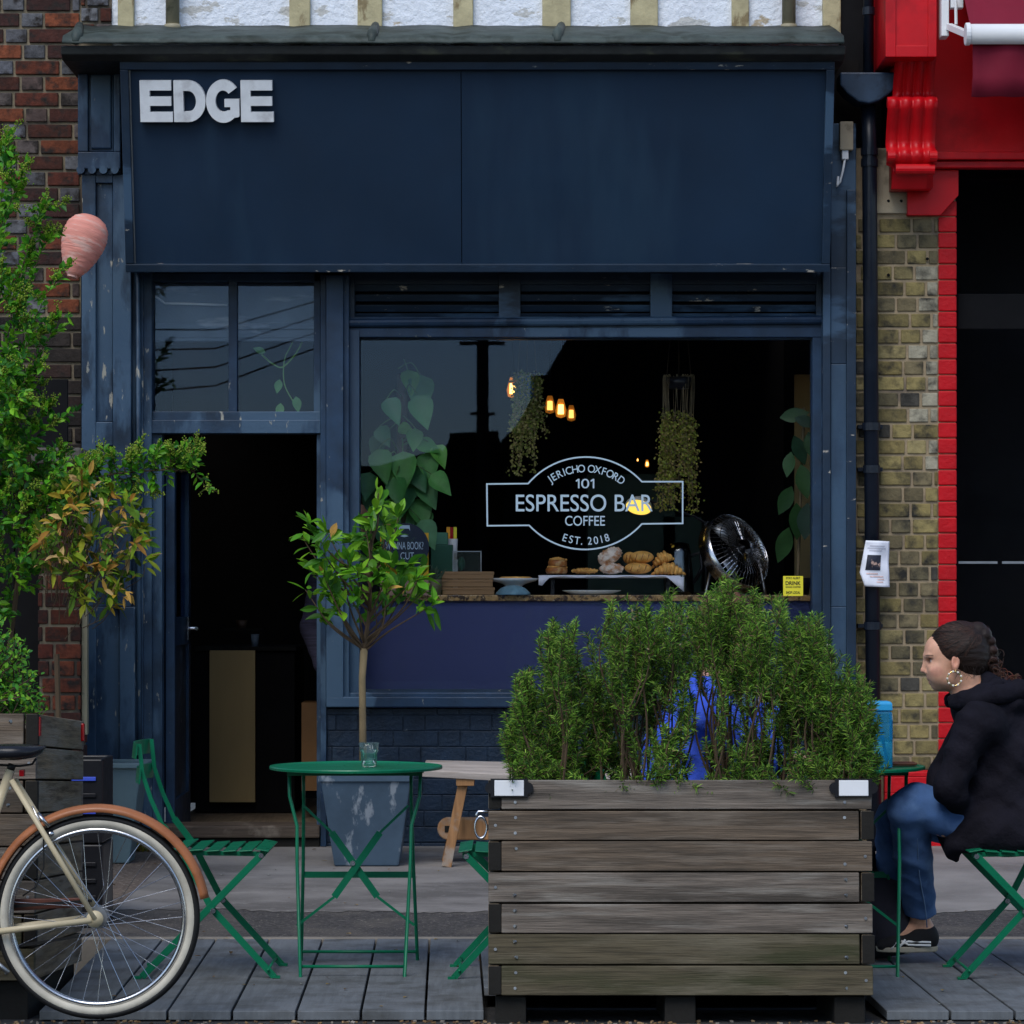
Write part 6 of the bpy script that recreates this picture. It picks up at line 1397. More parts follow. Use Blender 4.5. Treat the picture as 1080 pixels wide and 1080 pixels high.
# ------------------------------------------------------------------ people: bodies grown from distance fields
class Field:
    def __init__(s, lo, hi, h):
        s.lo = np.array(lo, float); s.h = h; s.n = np.ceil((np.array(hi) - s.lo) / h).astype(int) + 1
        s.B = .06; s.d = np.full(s.n, s.B, np.float32)
    def _blk(s, lo, hi):
        i0 = np.maximum(0, np.floor((np.array(lo) - s.lo) / s.h).astype(int)); i1 = np.minimum(s.n, np.ceil((np.array(hi) - s.lo) / s.h).astype(int) + 1)
        if (i1 <= i0).any(): return None
        ax = [s.lo[k] + s.h * np.arange(i0[k], i1[k]) for k in range(3)]
        return (slice(i0[0], i1[0]), slice(i0[1], i1[1]), slice(i0[2], i1[2])), np.meshgrid(*ax, indexing='ij')
    def _put(s, sl, e, k, op):
        a = s.d[sl]
        if op == 'u':
            hh = np.maximum(k - np.abs(a - e), 0) / k; s.d[sl] = np.minimum(a, e) - hh * hh * k * .25
        else:
            e = -e; hh = np.maximum(k - np.abs(a - e), 0) / k; s.d[sl] = np.maximum(a, e) + hh * hh * k * .25
    def cone(s, a, b, ra, rb, k=.02, op='u'):
        a = np.array(a, float); b = np.array(b, float); m = max(ra, rb) + s.B + k
        q = s._blk(np.minimum(a, b) - m, np.maximum(a, b) + m)
        if q is None: return s
        sl, (x, y, z) = q; d = b - a; L2 = max(1e-9, d @ d)
        t = np.clip(((x - a[0]) * d[0] + (y - a[1]) * d[1] + (z - a[2]) * d[2]) / L2, 0, 1)
        e = np.sqrt((x - a[0] - t * d[0]) ** 2 + (y - a[1] - t * d[1]) ** 2 + (z - a[2] - t * d[2]) ** 2) - (ra + (rb - ra) * t)
        s._put(sl, e, k, op); return s
    def chain(s, pts, rs, k=.02):
        for (a, b), (ra, rb) in zip(zip(pts, pts[1:]), zip(rs, rs[1:])): s.cone(a, b, ra, rb, k)
        return s
    def ell(s, c, r, k=.02, rot=(0, 0, 0), op='u'):
        c = np.array(c, float); m = max(r) + s.B + k; q = s._blk(c - m, c + m)
        if q is None: return s
        sl, (x, y, z) = q; R3 = np.array(Euler(rot).to_matrix().transposed()); x, y, z = x - c[0], y - c[1], z - c[2]
        u, v, w = [R3[i][0] * x + R3[i][1] * y + R3[i][2] * z for i in range(3)]
        k0 = np.sqrt((u / r[0]) ** 2 + (v / r[1]) ** 2 + (w / r[2]) ** 2); k1 = np.sqrt((u / r[0] ** 2) ** 2 + (v / r[1] ** 2) ** 2 + (w / r[2] ** 2) ** 2) + 1e-9
        s._put(sl, k0 * (k0 - 1) / k1, k, op); return s
    def warp(s, f):
        x, y, z = np.meshgrid(*[s.lo[k] + s.h * np.arange(s.n[k]) for k in range(3)], indexing='ij'); s.d = (s.d + f(x, y, z)).astype(np.float32); return s
    def mesh(s):
        d = s.d; ins = d < 0
        c = [ins[i:ins.shape[0] - 1 + i, j:ins.shape[1] - 1 + j, k:ins.shape[2] - 1 + k] for i in (0, 1) for j in (0, 1) for k in (0, 1)]
        sm = sum(q.astype(np.int8) for q in c); act = (sm > 0) & (sm < 8); ix = np.argwhere(act); idx = np.full(act.shape, -1, np.int64); idx[act] = np.arange(len(ix))
        acc = np.zeros((len(ix), 3)); cnt = np.zeros(len(ix)); off = [(i, j, k) for i in (0, 1) for j in (0, 1) for k in (0, 1)]
        for a in range(8):
            for b in range(a + 1, 8):
                df = [off[b][q] - off[a][q] for q in range(3)]
                if sum(map(abs, df)) != 1: continue
                va = d[tuple((ix + off[a]).T)]; vb = d[tuple((ix + off[b]).T)]; m = (va < 0) != (vb < 0); t = np.where(m, va / np.where(m, va - vb, 1), 0)
                acc += np.where(m[:, None], np.array(off[a]) + t[:, None] * np.array(df), 0); cnt += m
        P = s.lo + s.h * (ix + acc / cnt[:, None]); F = []
        for ax in range(3):
            u, v = [(1, 2), (2, 0), (0, 1)][ax]; sl0 = [slice(None)] * 3; sl1 = [slice(None)] * 3; sl0[ax] = slice(0, -1); sl1[ax] = slice(1, None)
            A, Bq = ins[tuple(sl0)], ins[tuple(sl1)]; e = np.argwhere(A != Bq); e = e[(e[:, u] > 0) & (e[:, v] > 0) & (e[:, u] < act.shape[u]) & (e[:, v] < act.shape[v])]
            if not len(e): continue
            fl = A[tuple(e.T)]
            def g(du, dv):
                q = e.copy(); q[:, u] -= du; q[:, v] -= dv; return idx[tuple(q.T)]
            quad = np.stack([g(1, 1), g(0, 1), g(0, 0), g(1, 0)], 1); quad[~fl] = quad[~fl][:, ::-1]; F.append(quad)
        F = np.concatenate(F); F = F[(F >= 0).all(1)]; return P, F
    def build(s, name, m, parent, color=None, smooth_it=1):
        P, F = s.mesh(); org = np.array(world_of(parent).translation); me = bpy.data.meshes.new(name)
        V = P - org; me.from_pydata(V.tolist(), [], F.tolist()); me.materials.append(m); me.polygons.foreach_set('use_smooth', [True] * len(me.polygons))
        if color:
            c = color(P); at = me.color_attributes.new('Col', 'FLOAT_COLOR', 'POINT'); at.data.foreach_set('color', np.concatenate([c, np.ones((len(c), 1))], 1).ravel())
        me.update(); o = bpy.data.objects.new(name, me); COL.objects.link(o); o.parent = parent
        if smooth_it: q = o.modifiers.new('smooth', 'SMOOTH'); q.factor = .5; q.iterations = smooth_it
        return o
def hand(F, wrist, dirv, palm_n, side, curl=.5, s=1.0):
    """palm, four unequal bent fingers and a thumb; dirv points to the fingers, palm_n out of the palm, side towards the thumb"""
    w = np.array(wrist, float); d = np.array(Vector(dirv).normalized()); n = np.array(Vector(palm_n).normalized()); t = np.cross(n, d) * side
    pal = w + d * .085 * s
    for k in (-.028, -.01, .01, .028): F.cone(w + t * k * .6, pal + t * k, .014 * s, .0125 * s, .008)
    for k, L in ((.03, .072), (.0105, .08), (-.0095, .074), (-.0285, .058)):
        p = pal + t * k; dd = d.copy(); r = .0092
        for i, f in enumerate((.45, .32, .25)):
            a = curl * (i + .6) * .75; dv = d * math.cos(a) + n * math.sin(a); q = p + dv * L * f * s; F.cone(p, q, r, r * .93, .004); p = q; r *= .93
    p = w + d * .025 * s + t * .026; q = p + (d * .6 + t * .7 + n * .4) * .04; F.cone(p, q, .013, .0105, .008); F.cone(q, q + (d * .9 + t * .2 + n * .5) * .03, .0105, .009, .004)

D0 = 10.55
def q(px, py, dy=0): return np.array(W(px, py, D0)) + np.array((0, dy, 0))
K0 = D0 / FPX
# ---- the woman at the right
wo = thing('person', (X(1045, D0), D0, 0), 'seated woman in a black hoodie and blue jeans with a gold hoop earring', 'person')
B = Field((X(925, D0), D0 - .36, -.02), (X(1165, D0), D0 + .5, 1.34), .004)
hd = .02                                               # head turned a touch: centre plane
# skull and face
B.ell(q(1010.5, 683.5, hd), (.094, .074, .084), .02); B.ell(q(994.5, 702, hd), (.058, .060, .078), .03); B.ell(q(985, 686, hd), (.026, .05, .04), .03)
B.ell(q(1001, 716, hd), (.052, .052, .040), .025); B.ell(q(989.5, 723.3, hd), (.0185, .024, .0175), .02)
B.cone(q(978.4, 690, hd), q(975.0, 706, hd), .0078, .0088, .010); B.ell(q(974.6, 707.4, hd), (.0105, .0108, .0088), .006); B.ell(q(984, 713.5, hd), (.017, .03, .016), .015)
for s in (-1, 1): B.ell(q(978.2, 709.3, hd + s * .0115), (.0085, .0065, .0062), .005)
B.ell(q(979.0, 692, hd), (.012, .05, .009), .012)        # brow
for s in (-1, 1):
    B.ell(q(980.5, 697.5, hd + s * .031), (.012, .017, .010), .012, op='s'); B.ell(q(983.6, 697, hd + s * .031), (.0125, .0135, .0115), .003)
    B.ell(q(987, 707, hd + s * .040), (.026, .018, .020), .02); B.ell(q(989, 714.5, hd + s * .027), (.024, .022, .022), .02)
B.ell(q(981.6, 716.3, hd), (.0085, .019, .0062), .004); B.ell(q(982.6, 720.2, hd), (.008, .016, .0062), .004); B.ell(q(980.3, 718.2, hd), (.01, .022, .0015), .002, op='s')
B.cone(q(1021, 705, hd), q(1032, 742, hd + .01), .051, .060, .025); B.cone(q(1012, 724, hd), q(1022, 744, hd), .032, .05, .025)
for s in (-1, 1):                                          # ears
    ec = q(1005.5, 698, hd + s * .073); B.ell(ec, (.016, .009, .028), .006, (R(s * 8), R(8), R(s * -18))); B.ell(ec + np.array((-.002, s * .008, .003)), (.008, .006, .016), .004, op='s'); B.ell(ec + np.array((-.004, 0, -.024)), (.008, .006, .008), .006)
# trunk and limbs under the clothes
SH = [q(1022, 762, -.15), q(1040, 760, .19)]; EL = [q(996, 826, -.17), q(1004, 826, .2)]
B.chain([q(1040, 750, .01), q(1062, 790, .0), q(1068, 850, .0), q(1062, 880, .0)], [.075, .115, .115, .125], .05); B.cone(SH[0], SH[1], .055, .055, .05)
WR = [q(1012, 856, -.02), q(1006, 858, .06)]
for i in (0, 1):
    B.cone(SH[i], EL[i], .045, .036, .03); B.cone(EL[i], WR[i], .035, .024, .02)
hand(B, WR[0], (.25, .9, -.25), (0, -.1, -1), 1, .5); hand(B, WR[1], (-.3, -.75, -.15), (0, .1, -1), -1, .5)
HP = [q(1058, 876, -.09), q(1058, 876, .09)]; KN = [q(956, 848, -.02), q(952, 862, .2)]; AN = [q(981, 984, .24), q(958, 992, .40)]
for i in (0, 1):
    B.cone(HP[i], KN[i], .082, .052, .03); B.cone(KN[i], AN[i], .05, .033, .02); B.cone(AN[i], AN[i] + np.array((-.10, 0, -.045)), .034, .026, .02); B.cone(AN[i] + np.array((.02, 0, -.02)), AN[i] + np.array((.02, 0, -.04)), .03, .028, .02)
def skin_col(P):
    base = np.array((.64, .345, .225)); c = np.tile(base, (len(P), 1))
    def blob(ctr, r, col, a):
        d_ = np.linalg.norm((P - ctr) / np.array(r), axis=1); f = np.clip((1.15 - d_) / .3, 0, 1)[:, None] * a; c[:] = c * (1 - f) + np.array(col) * f
    for s in (-1, 1):
        blob(q(987, 708, hd + s * .045), (.025, .03, .02), (.6, .26, .19), .5); e = q(983.6, 697, hd + s * .031); blob(e + np.array((-.009, 0, 0)), (.007, .0125, .0045), (.38, .33, .31), 1); blob(e + np.array((-.012, -.0, .0)), (.0065, .0075, .0062), (.02, .012, .008), 1); blob(e + np.array((-.006, 0, .0075)), (.012, .017, .0028), (.02, .012, .01), .95)
        blob(q(980.2, 691.3, hd + s * .034), (.016, .023, .0042), (.025, .014, .01), .92)
    blob(q(980.5, 716.4, hd), (.009, .02, .0055), (.55, .2, .17), .7); blob(q(981.5, 720, hd), (.0085, .017, .0055), (.58, .22, .19), .7); blob(q(975, 708, hd), (.012, .014, .012), (.58, .27, .19), .5)
    blob(q(1005.5, 698, hd - .08), (.02, .02, .03), (.58, .24, .16), .6); return c
B.warp(lambda x, y, z: np.maximum(0, .45 - z) * 3 * (x > X(1003, D0)))
B.build('body', M['skin'], wo, skin_col)
def ridges(a, b, c, A, ph=0): return lambda x, y, z: A * (np.abs(np.sin(a * x + b * y + c * z + 1.4 * np.sin(9 * z + 7 * x + ph))) - .6) * (.55 + .45 * np.sin(11 * x - 8 * z + 6 * y + ph))
def folds(sx, sy, sz, A, ph=0): return lambda x, y, z: A * (np.sin(x * sx + 2.1 * np.sin(z * sz * .4 + ph) + y * sy) * np.sin(z * sz + 1.3 * np.sin(y * sy + ph) + x * sx * .3))
# hoodie
Hd = Field((X(972, D0), D0 - .36, .30), (X(1175, D0), D0 + .42, 1.06), .0055)
Hd.chain([q(1042, 752, .01), q(1060, 790, .0), q(1066, 850, .0), q(1062, 884, .0)], [.095, .14, .152, .15], .06); Hd.cone(q(1030, 763, -.13), q(1046, 763, .16), .082, .082, .06)
Hd.cone(q(1040, 800, -.02), q(1030, 870, -.01), .11, .13, .06); Hd.cone(q(1018, 876, -.02), q(1080, 884, -.02), .075, .085, .04)
for i in (0, 1):
    Hd.chain([SH[i] + np.array((-.005, 0, 0)), EL[i] + np.array((.0, 0, .01)), EL[i] + np.array((.005, .01 - .02 * i, -.02)), WR[i] + np.array((0, -.02 + .05 * i, .01))], [.068, .054, .052, .042], .03)
Hd.cone(q(1001, 893, -.1), q(1004, 905, -.1), .024, .012, .03); Hd.cone(q(1008, 888, -.12), q(1085, 890, -.14), .035, .04, .03)
Hd.cone(q(1026, 745, .01), q(1038, 735, .01), .075, .085, .04); Hd.ell(q(1060, 738, .01), (.075, .12, .052), .03, (0, R(14), 0)); Hd.ell(q(1020, 724, .01), (.062, .066, .034), .02, (0, R(-32), 0), op='s')
# hood lying on the back
for i in range(9):
    a = R(-150 + 300 * i / 8); c1 = q(1042, 732, .01); rr_ = .088; p = c1 + np.array((.055 + rr_ * math.cos(a) * .95, rr_ * math.sin(a) * 1.15, -.018 + .012 * math.cos(a) - .025 * (1 - math.cos(a)) * .7))
    Hd.ell(p, (.036, .036, .026), .03)
Hd.cone(q(1060, 738, .0), q(1088, 752, .0), .05, .07, .04)
Hd.ell(q(1068, 876, -.02), (.255, .21, .13), .04); Hd.cone(q(1012, 872, -.08), q(1001, 897, -.08), .05, .022, .03)
Hd.warp(lambda x, y, z: np.maximum(0, .425 - z) * 3 * (x > X(1008, D0)))
Hd.warp(folds(20, 15, 24, .0055)); Hd.warp(folds(46, 26, 36, .0025, 1.7)); Hd.warp(ridges(24, 12, 30, .008)); Hd.warp(ridges(-30, 10, 26, .006, 2.2)); hood = Hd.build('hoodie', M['hoodie'], wo, None, 2)
Ho = Field((X(985, D0), D0 - .22, .85), (X(1115, D0), D0 + .24, 1.08), .005)
for sd_ in (-1, 1):
    Ho.chain([q(1002.5, 737, .01 + sd_ * .03), q(1013, 734, .01 + sd_ * .085), q(1031, 728, .01 + sd_ * .10), q(1048, 722.5, .01 + sd_ * .07), q(1055, 720, .01)], [.017, .021, .024, .024, .024], .012)
    Ho.chain([q(1004, 742, .01 + sd_ * .05), q(1020, 739, .01 + sd_ * .115), q(1045, 732, .01 + sd_ * .135), q(1070, 728, .01 + sd_ * .10), q(1084, 733, .01)], [.02, .027, .034, .038, .042], .012)
Ho.cone(q(1064, 732, .01), q(1092, 748, .01), .05, .075, .02); Ho.warp(folds(40, 30, 44, .003)); Ho.build('hood', M['hoodie'], wo, None, 2)
# jeans
J = Field((X(922, D0), D0 - .3, .05), (X(1110, D0), D0 + .52, .66), .005)
for i in (0, 1):
    sh = np.array((0, 0, -.012)); J.cone(HP[i], KN[i] + np.array((.03, 0, .0)), .100, .071, .03); J.cone(KN[i] + np.array((.03, 0, .0)), KN[i] + np.array((.0, 0, -.02)), .071, .066, .03)
    A_ = AN[i] + np.array((0, 0, .03)); J.chain([KN[i] + np.array((.0, 0, -.02)), KN[i] * .55 + A_ * .45, A_], [.068, .066, .056], .02); J.cone(A_ + np.array((0, 0, -.035)), A_ + np.array((0, 0, -.09)), .075, .09, .006, 's')
J.cone(HP[0], HP[1], .11, .11, .03); J.warp(lambda x, y, z: np.maximum(0, .443 - z) * 3 * (x > X(1003, D0))); J.warp(folds(16, 14, 46, .0035)); J.warp(folds(60, 30, 70, .0012, .6)); J.warp(ridges(22, 10, 52, .005, .7)); J.build('jeans', M['denim'], wo, None, 2)
mb = MB(); kp = KN[0] + np.array((.0, 0, -.02)); ap = AN[0] + np.array((0, 0, .0)); pts = []
for k in range(12):
    t = k / 11; p = kp * (1 - t) + ap * t; pts.append(Vector((p[0] + .012 + .004 * math.sin(9 * t), p[1] - (.0695 - .011 * t) - .001, p[2])))
mb.tube(pts, .0022, 5); mb.build('seam', M['seam'], wo, smooth=True)
# shoes
for i in (0, 1):
    S = Field(AN[i] - np.array((.24, .1, .12)), AN[i] + np.array((.12, .1, .05)), .004); a = AN[i]; g_ = -a[2] + .012
    S.chain([a + np.array((.028, 0, -.052)), a + np.array((-.02, 0, -.05)), a + np.array((-.10, -.005, -.062)), a + np.array((-.135, -.01, -.07))], [.034, .040, .032, .024], .02); S.cone(a + np.array((.02, 0, -.03)), a + np.array((.0, 0, -.015)), .040, .040, .02); S.ell(a + np.array((0, 0, .025)), (.038, .034, .035), .006, op='s')
    sho = S.build('shoe', mat('black suede %d' % i, (.009, .009, .011), .8), wo); zb = float(a[2]) - .092
    mb = MB(); n = 28; sec = []
    for z_, s_ in ((zb, .96), (zb + .02, 1.0)):
        ring = []
        for k in range(n):
            t = 2 * math.pi * k / n; xx = math.cos(t); yy = math.sin(t); ring.append((a[0] - .05 + .112 * xx * s_, a[1] - .003 + (.036 + .006 * (xx < 0)) * (abs(yy) ** .8) * (1 if yy > 0 else -1) * s_, z_))
        sec.append(ring)
    stack(mb, sec); mb.build('sole', M['whitewall'] if 0 else mat('pale sole %d' % i, (.35, .32, .25), .7), sho, bevel=.004)
    mb = MB(); y = a[1] - .041
    for P in ([(.03, -.055), (-.05, -.052), (-.09, -.07)], [(.03, -.066), (-.05, -.064), (-.075, -.05)], [(-.06, -.045), (-.085, -.078)], [(-.085, -.048), (-.11, -.08)]):
        mb.tube([(a[0] + p[0], y + max(0, -p[0] - .04) * .06, a[2] + p[1]) for p in P], .0042, 6)
    for k in range(4): mb.tube([(a[0] - .035 - k * .016, a[1] - .025, a[2] - .018 - k * .008), (a[0] - .045 - k * .016, a[1], a[2] - .010 - k * .009), (a[0] - .04 - k * .016, a[1] + .025, a[2] - .018 - k * .008)], .003, 5)
    mb.build('stripes', M['porcelain'], sho, smooth=True)
# hair
Hr = Field((X(972, D0), D0 - .12, 1.0), (X(1095, D0), D0 + .16, 1.34), .0035)
Hr.ell(q(1012, 682.5, hd), (.105, .083, .092), .01, (0, R(-6), 0)); Hr.ell(q(1026, 696, hd), (.062, .073, .07), .03)
Hr.ell(q(977, 709, hd), (.056, .15, .110), .012, (0, R(4), 0), op='s')
for s in (-1, 1): Hr.ell(q(1003, 707, hd + s * .085), (.030, .035, .050), .01, op='s'); Hr.ell(q(998, 720, hd + s * .06), (.08, .05, .03), .01, op='s')
Hr.ell(q(1012, 728, hd), (.075, .09, .05), .012, (0, R(-30), 0), op='s')
Hr.warp(lambda x, y, z: .0005 * np.sin((z - 1.1) * 260 + (x - .5) * 130 * 0 + y * 60) )
Hr.ell(q(1031.5, 665, hd), (.036, .042, .031), .008); Hr.ell(q(1038, 670, hd - .01), (.028, .035, .03), .006)
br = [(1038, 668), (1043.5, 676.5), (1046.5, 686), (1047.5, 695.5), (1049, 705), (1052, 713), (1059, 718), (1068, 721), (1075, 719)]
for i, (px, py) in enumerate(br):
    r_ = .031 - .0019 * i
    for s in (-1, 1): Hr.ell(q(px + s * 1.5, py + (2 if s > 0 else 0), hd + s * .011 - .01 * (i > 5)), (r_, r_ * .8, r_ * .72), .004, (0, R(35 * s + 30), R(20 * s)))
def hair_col(P):
    f = np.clip((P[:, 0] - X(1040, D0)) / .1, 0, 1)[:, None]; return np.array((1, 1, 1)) * (1 - f) + np.array((4.2, 2.6, 2.0)) * f
M['hairw'] = mat('brown braided hair', (.017, .010, .0075), .5, var=.55, vs=3, bump=.7, bs=55, stretch=(.5, 2.2, 2.2), bd=.004, vcol=True, c2=(.035, .018, .011), th=.64, cs=6, spec=.25)
Hr.build('hair', M['hairw'], wo, hair_col)
# loose strands drawn back over the cap to the bun, and stray curls along the braid
mb = MB(); rr = random.Random(12); hc = Vector(q(1012, 682.5, hd)); hr_ = Vector((.105, .083, .092)); bunp = Vector(q(1030, 664, hd))
def onto(p, lift):
    d = p - hc; k = math.sqrt((d.x / hr_.x) ** 2 + (d.y / hr_.y) ** 2 + (d.z / hr_.z) ** 2); return hc + d / k * (1 + lift)
for i in range(620):
    u = rr.random(); s_ = rr.choice((-1, -1, -1, 1)); v = rr.random()
    if v < .22: px, py, dy = 983 + 26 * u, 670 - 9 * u ** .7, rr.uniform(.0, .045)
    elif v < .66: px, py, dy = 981 + 22 * u + rr.uniform(-1, 1), 674 + 22 * u ** .8 + rr.uniform(-1, 1), .02 + .058 * u ** .6
    else: px, py, dy = 1008 + 30 * u, 705 + 4 * math.sin(3 * u), .08
    a = Vector(q(px, py, hd + s_ * dy * rr.uniform(.75, 1.05))); pts = []; w_ = rr.uniform(-.012, .012)
    for k in range(9):
        t = k / 8; pts.append(onto(a.lerp(bunp, t) + Vector((0, s_ * .05 * math.sin(math.pi * t), w_ * math.sin(math.pi * t))), rr.uniform(.004, .012) + .004 * math.sin(math.pi * t)))
    mb.col = rr.choice([(1, 1, 1), (1.8, 1.6, 1.4), (.5, .5, .5), (3.6, 2.7, 2.2), (2.2, 1.8, 1.6)]); mb.tube(pts, [.0004, .0011, .0013, .0013, .0013, .0013, .0012, .001, .0006], 4, False)
for i in range(190):
    t = rr.random() ** .8 * (len(br) - 1.01); k = int(t); px = br[k][0] + (br[k + 1][0] - br[k][0]) * (t - k); py = br[k][1] + (br[k + 1][1] - br[k][1]) * (t - k)
    c = Vector(q(px + rr.gauss(0, 3.2), py + rr.gauss(0, 3.2), hd + rr.gauss(0, .018))); r_ = rr.uniform(.006, .015); a0 = rr.uniform(0, 6.28); ax = rr.uniform(-1, 1)
    f = min(1, max(0, (t - 2) / 5)); mb.col = tuple(x * rr.uniform(.8, 1.3) for x in (1.2 + 4.5 * f, 1.1 + 2.4 * f, 1 + 1.6 * f))
    mb.tube([c + Vector((r_ * math.cos(a0 + b), r_ * ax * math.sin(b), r_ * math.sin(a0 + b))) * (1 + .1 * b) for b in (0, .6, 1.2, 1.8, 2.5, 3.2, 4)], [.0014, .0017, .0018, .0018, .0016, .0012, .0006], 4, False)
for i in range(26):
    c = Vector(q(1012 + rr.uniform(-8, 22), 704 + rr.uniform(-4, 6), hd - .07)); mb.col = (1, 1, 1); mb.tube([c, c + Vector((rr.uniform(-.01, .012), -.004, -.012)), c + Vector((rr.uniform(-.015, .015), -.003, -.024))], [.0009, .0007, .0003], 3, False)
mb.build('hair_strands', M['hairw'], wo, smooth=True)
mb = MB(); ec = Vector(q(1003.8, 715.2, hd - .082)); mb.torus(ec, .0245, .0026, 'y', 40, 8); prl = MB()
for i in range(9):
    a = 2 * math.pi * (i + .5) / 9; prl.ell(ec + Vector((.0245 * math.cos(a), -.001, .0245 * math.sin(a))), (.0042, .0040, .0042), None, 12)
mb.tube([ec + Vector((.004, 0, .0245)), ec + Vector((.006, .004, .034))], .0014, 6); er = mb.build('earring', M['gold'], wo, smooth=True); prl.build('pearls', M['pearl'], er, smooth=True)
# ---- the person in blue behind the rosemary
D0 = 10.6
pb_ = thing('person', (X(725, D0), D0, 0), 'person in a bright blue jacket with auburn hair sitting behind the rosemary', 'person')
B = Field((X(640, D0), D0 - .35, -.02), (X(925, D0), D0 + .35, 1.36), .006)
B.ell(q(772, 655, 0), (.088, .073, .088), .02); B.ell(q(788, 672, 0), (.055, .06, .08), .03); B.ell(q(796, 692, 0), (.026, .03, .022), .02); B.cone(q(803.5, 664, 0), q(806.5, 676, 0), .009, .013, .012); B.ell(q(802.5, 684, 0), (.01, .02, .007), .006)
for s in (-1, 1): B.ell(q(801, 666, s * .03), (.010, .015, .009), .01, op='s'); B.ell(q(799, 666, s * .03), (.012, .012, .011), .004); B.ell(q(773, 670, s * .073), (.016, .01, .028), .006)
B.cone(q(768, 690, 0), q(752, 722, 0), .054, .06, .03); B.chain([q(745, 735, 0), q(732, 780, 0), q(722, 850, 0), q(722, 880, 0)], [.08, .12, .12, .13], .05); B.cone(q(745, 742, -.16), q(745, 742, .16), .055, .055, .04)
SH = [q(742, 748, -.18), q(742, 748, .18)]; EL = [q(808, 794, -.12), q(800, 800, .18)]; WR = [q(806, 722, -.08), q(845, 803, .08)]
for i in (0, 1): B.cone(SH[i], EL[i], .047, .037, .02); B.cone(EL[i], WR[i], .036, .026, .02)
hand(B, WR[0], (-.1, .25, 1), (-1, .2, .1), 1, .55); hand(B, WR[1], (1, -.2, .0), (0, 0, -1), -1, .2)
HP = [q(728, 882, -.1), q(728, 882, .1)]; KN = [q(845, 872, -.11), q(845, 872, .13)]; AN = [q(838, 992, -.1), q(838, 992, .14)]
for i in (0, 1): B.cone(HP[i], KN[i], .085, .055, .03); B.cone(KN[i], AN[i], .052, .035, .02); B.cone(AN[i], AN[i] + np.array((.12, 0, -.05)), .034, .026, .02)
B.build('body', M['skin'], pb_, lambda P: np.tile(np.array((.56, .31, .23)), (len(P), 1)))
Jk = Field((X(640, D0), D0 - .36, .35), (X(870, D0), D0 + .36, 1.10), .007)
Jk.chain([q(746, 735, 0), q(730, 785, 0), q(716, 850, 0), q(712, 890, 0)], [.09, .15, .16, .165], .06); Jk.cone(q(744, 744, -.14), q(744, 744, .14), .082, .082, .05); Jk.cone(q(700, 880, 0), q(680, 905, .0), .13, .09, .06)
Jk.chain([SH[0], EL[0], EL[0] * .45 + WR[0] * .55], [.078, .066, .052], .03); Jk.chain([SH[1], EL[1], EL[1] * .3 + WR[1] * .7], [.078, .064, .05], .03)
Jk.warp(ridges(20, 10, 26, .009)); Jk.warp(folds(22, 16, 30, .006)); Jk.warp(folds(55, 30, 42, .0025, 1.1)); Jk.build('jacket', M['bluecloth'], pb_, None, 2)
Tr = Field((X(680, D0), D0 - .32, .02), (X(890, D0), D0 + .34, .62), .008)
for i in (0, 1): Tr.cone(HP[i], KN[i], .1, .07, .03); Tr.chain([KN[i], AN[i] + np.array((0, 0, .02))], [.07, .055], .02)
Tr.cone(HP[0], HP[1], .11, .11, .03); Tr.build('trousers', M['darkcloth'], pb_, None, 2)
for i in (0, 1):
    S = Field(AN[i] - np.array((.1, .1, .12)), AN[i] + np.array((.24, .1, .05)), .006); a = AN[i]; S.chain([a + np.array((-.03, 0, -.055)), a + np.array((.05, 0, -.052)), a + np.array((.135, 0, -.066))], [.04, .042, .03], .02); S.cone(a + np.array((-.01, 0, -.03)), a + np.array((0, 0, -.01)), .042, .042, .02); S.build('shoe', M['crate'], pb_)
Hr = Field((X(720, D0), D0 - .16, 1.0), (X(835, D0), D0 + .16, 1.38), .005); rr = random.Random(3)
Hr.ell(q(768, 652, 0), (.098, .085, .095), .01); Hr.ell(q(760, 672, 0), (.08, .075, .08), .02); Hr.ell(q(806, 678, 0), (.08, .12, .09), .012, op='s'); Hr.ell(q(764, 712, 0), (.12, .1, .05), .01, op='s')
for _ in range(150):
    v = rv(rr).normalized(); 
    if v.x > .35 and v.z < .45: continue
    Hr.ell(q(768, 655, 0) + np.array((v.x * .098, v.y * .086, v.z * .098)), (.017, .017, .017), .006)
Hr.build('hair', M['hair_red'], pb_)
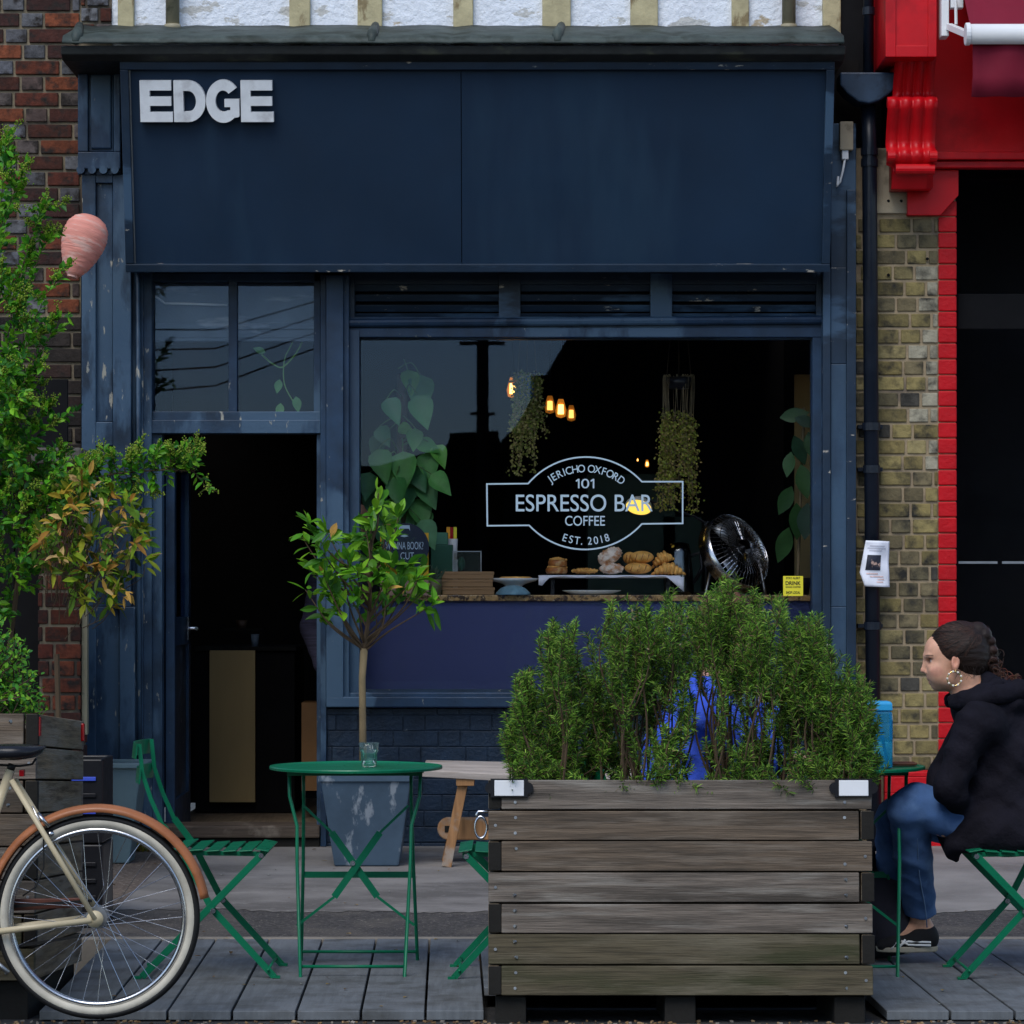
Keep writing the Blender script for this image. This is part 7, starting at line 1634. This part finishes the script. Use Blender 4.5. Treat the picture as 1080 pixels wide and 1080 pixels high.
# ---- someone standing inside the doorway
D0 = 15.75
ps = thing('person', (X(376, D0), D0, .115), 'person in a purple grey top half hidden inside the doorway', 'person')
B = Field((X(300, D0), D0 - .3, .1), (X(450, D0), D0 + .3, 1.85), .009); H_ = 1.0
def r(px, z, dy=0): return np.array((X(px, D0), D0 + dy, z))
B.ell(r(378, 1.70), (.085, .095, .11), .02); B.ell(r(378, 1.65, -.05), (.06, .05, .08), .03); B.ell(r(378, 1.66, -.105), (.012, .018, .02), .01); B.cone(r(378, 1.6), r(378, 1.48), .055, .06, .03)
B.chain([r(378, 1.42), r(378, 1.2), r(378, 1.02), r(378, .95)], [.11, .125, .12, .13], .05); B.cone(r(346, 1.43), r(410, 1.43), .06, .06, .04)
for s in (-1, 1):
    a, b, c = r(378 - s * 36, 1.42), r(378 - s * 45, 1.14, .02), r(378 - s * 36, .93, -.1); B.cone(a, b, .05, .04, .02); B.cone(b, c, .038, .027, .02); hand(B, c, (.0, -.3, -1), (s, 0, 0), s, .4); B.cone(r(378 - s * 18, .93), r(378 - s * 18, .55), .085, .055, .03); B.cone(r(378 - s * 18, .55), r(378 - s * 18, .2), .052, .035, .02); B.cone(r(378 - s * 18, .19), r(378 - s * 18, .16, -.14), .036, .028, .02)
    B.ell(r(378 - s * 18, 1.7), (.012, .02, .03), .01)
B.build('body', M['skin'], ps, lambda P: np.tile(np.array((.5, .28, .2)), (len(P), 1)))
T_ = Field((X(300, D0), D0 - .3, .8), (X(450, D0), D0 + .3, 1.56), .009); T_.chain([r(378, 1.44), r(378, 1.2), r(378, 1.0), r(378, .92)], [.12, .15, .145, .15], .05); T_.cone(r(344, 1.43), r(412, 1.43), .075, .075, .04)
for s in (-1, 1): T_.chain([r(378 - s * 37, 1.42), r(378 - s * 47, 1.14, .02), r(378 - s * 36, .95, -.09)], [.075, .068, .05], .03)
T_.warp(folds(20, 20, 60, .003)); T_.build('top', M['stripe'], ps, None, 2)
T_ = Field((X(300, D0), D0 - .3, .12), (X(450, D0), D0 + .3, 1.05), .01); T_.cone(r(364, .95), r(392, .95), .13, .13, .03)
for s in (-1, 1): T_.chain([r(378 - s * 18, .93), r(378 - s * 18, .55), r(378 - s * 18, .2)], [.1, .075, .06], .03)
T_.build('trousers', M['darkcloth'], ps, None, 2)
T_ = Field((X(330, D0), D0 - .2, 1.5), (X(415, D0), D0 + .2, 1.9), .008); T_.ell(r(378, 1.72, .02), (.095, .1, .11), .01); T_.ell(r(378, 1.66, -.09), (.07, .08, .1), .02, op='s'); T_.build('hair', M['hair'], ps)
for nme, lab, cat in (('road_grit', 'loose grit and dry leaf litter along the road edge below the decking', 'grit'), ('wall_weeds', 'small weeds and dead leaves at the foot of the blue shopfront', 'weeds')):
    o = bpy.data.objects[nme]; o['label'] = lab; o['category'] = cat
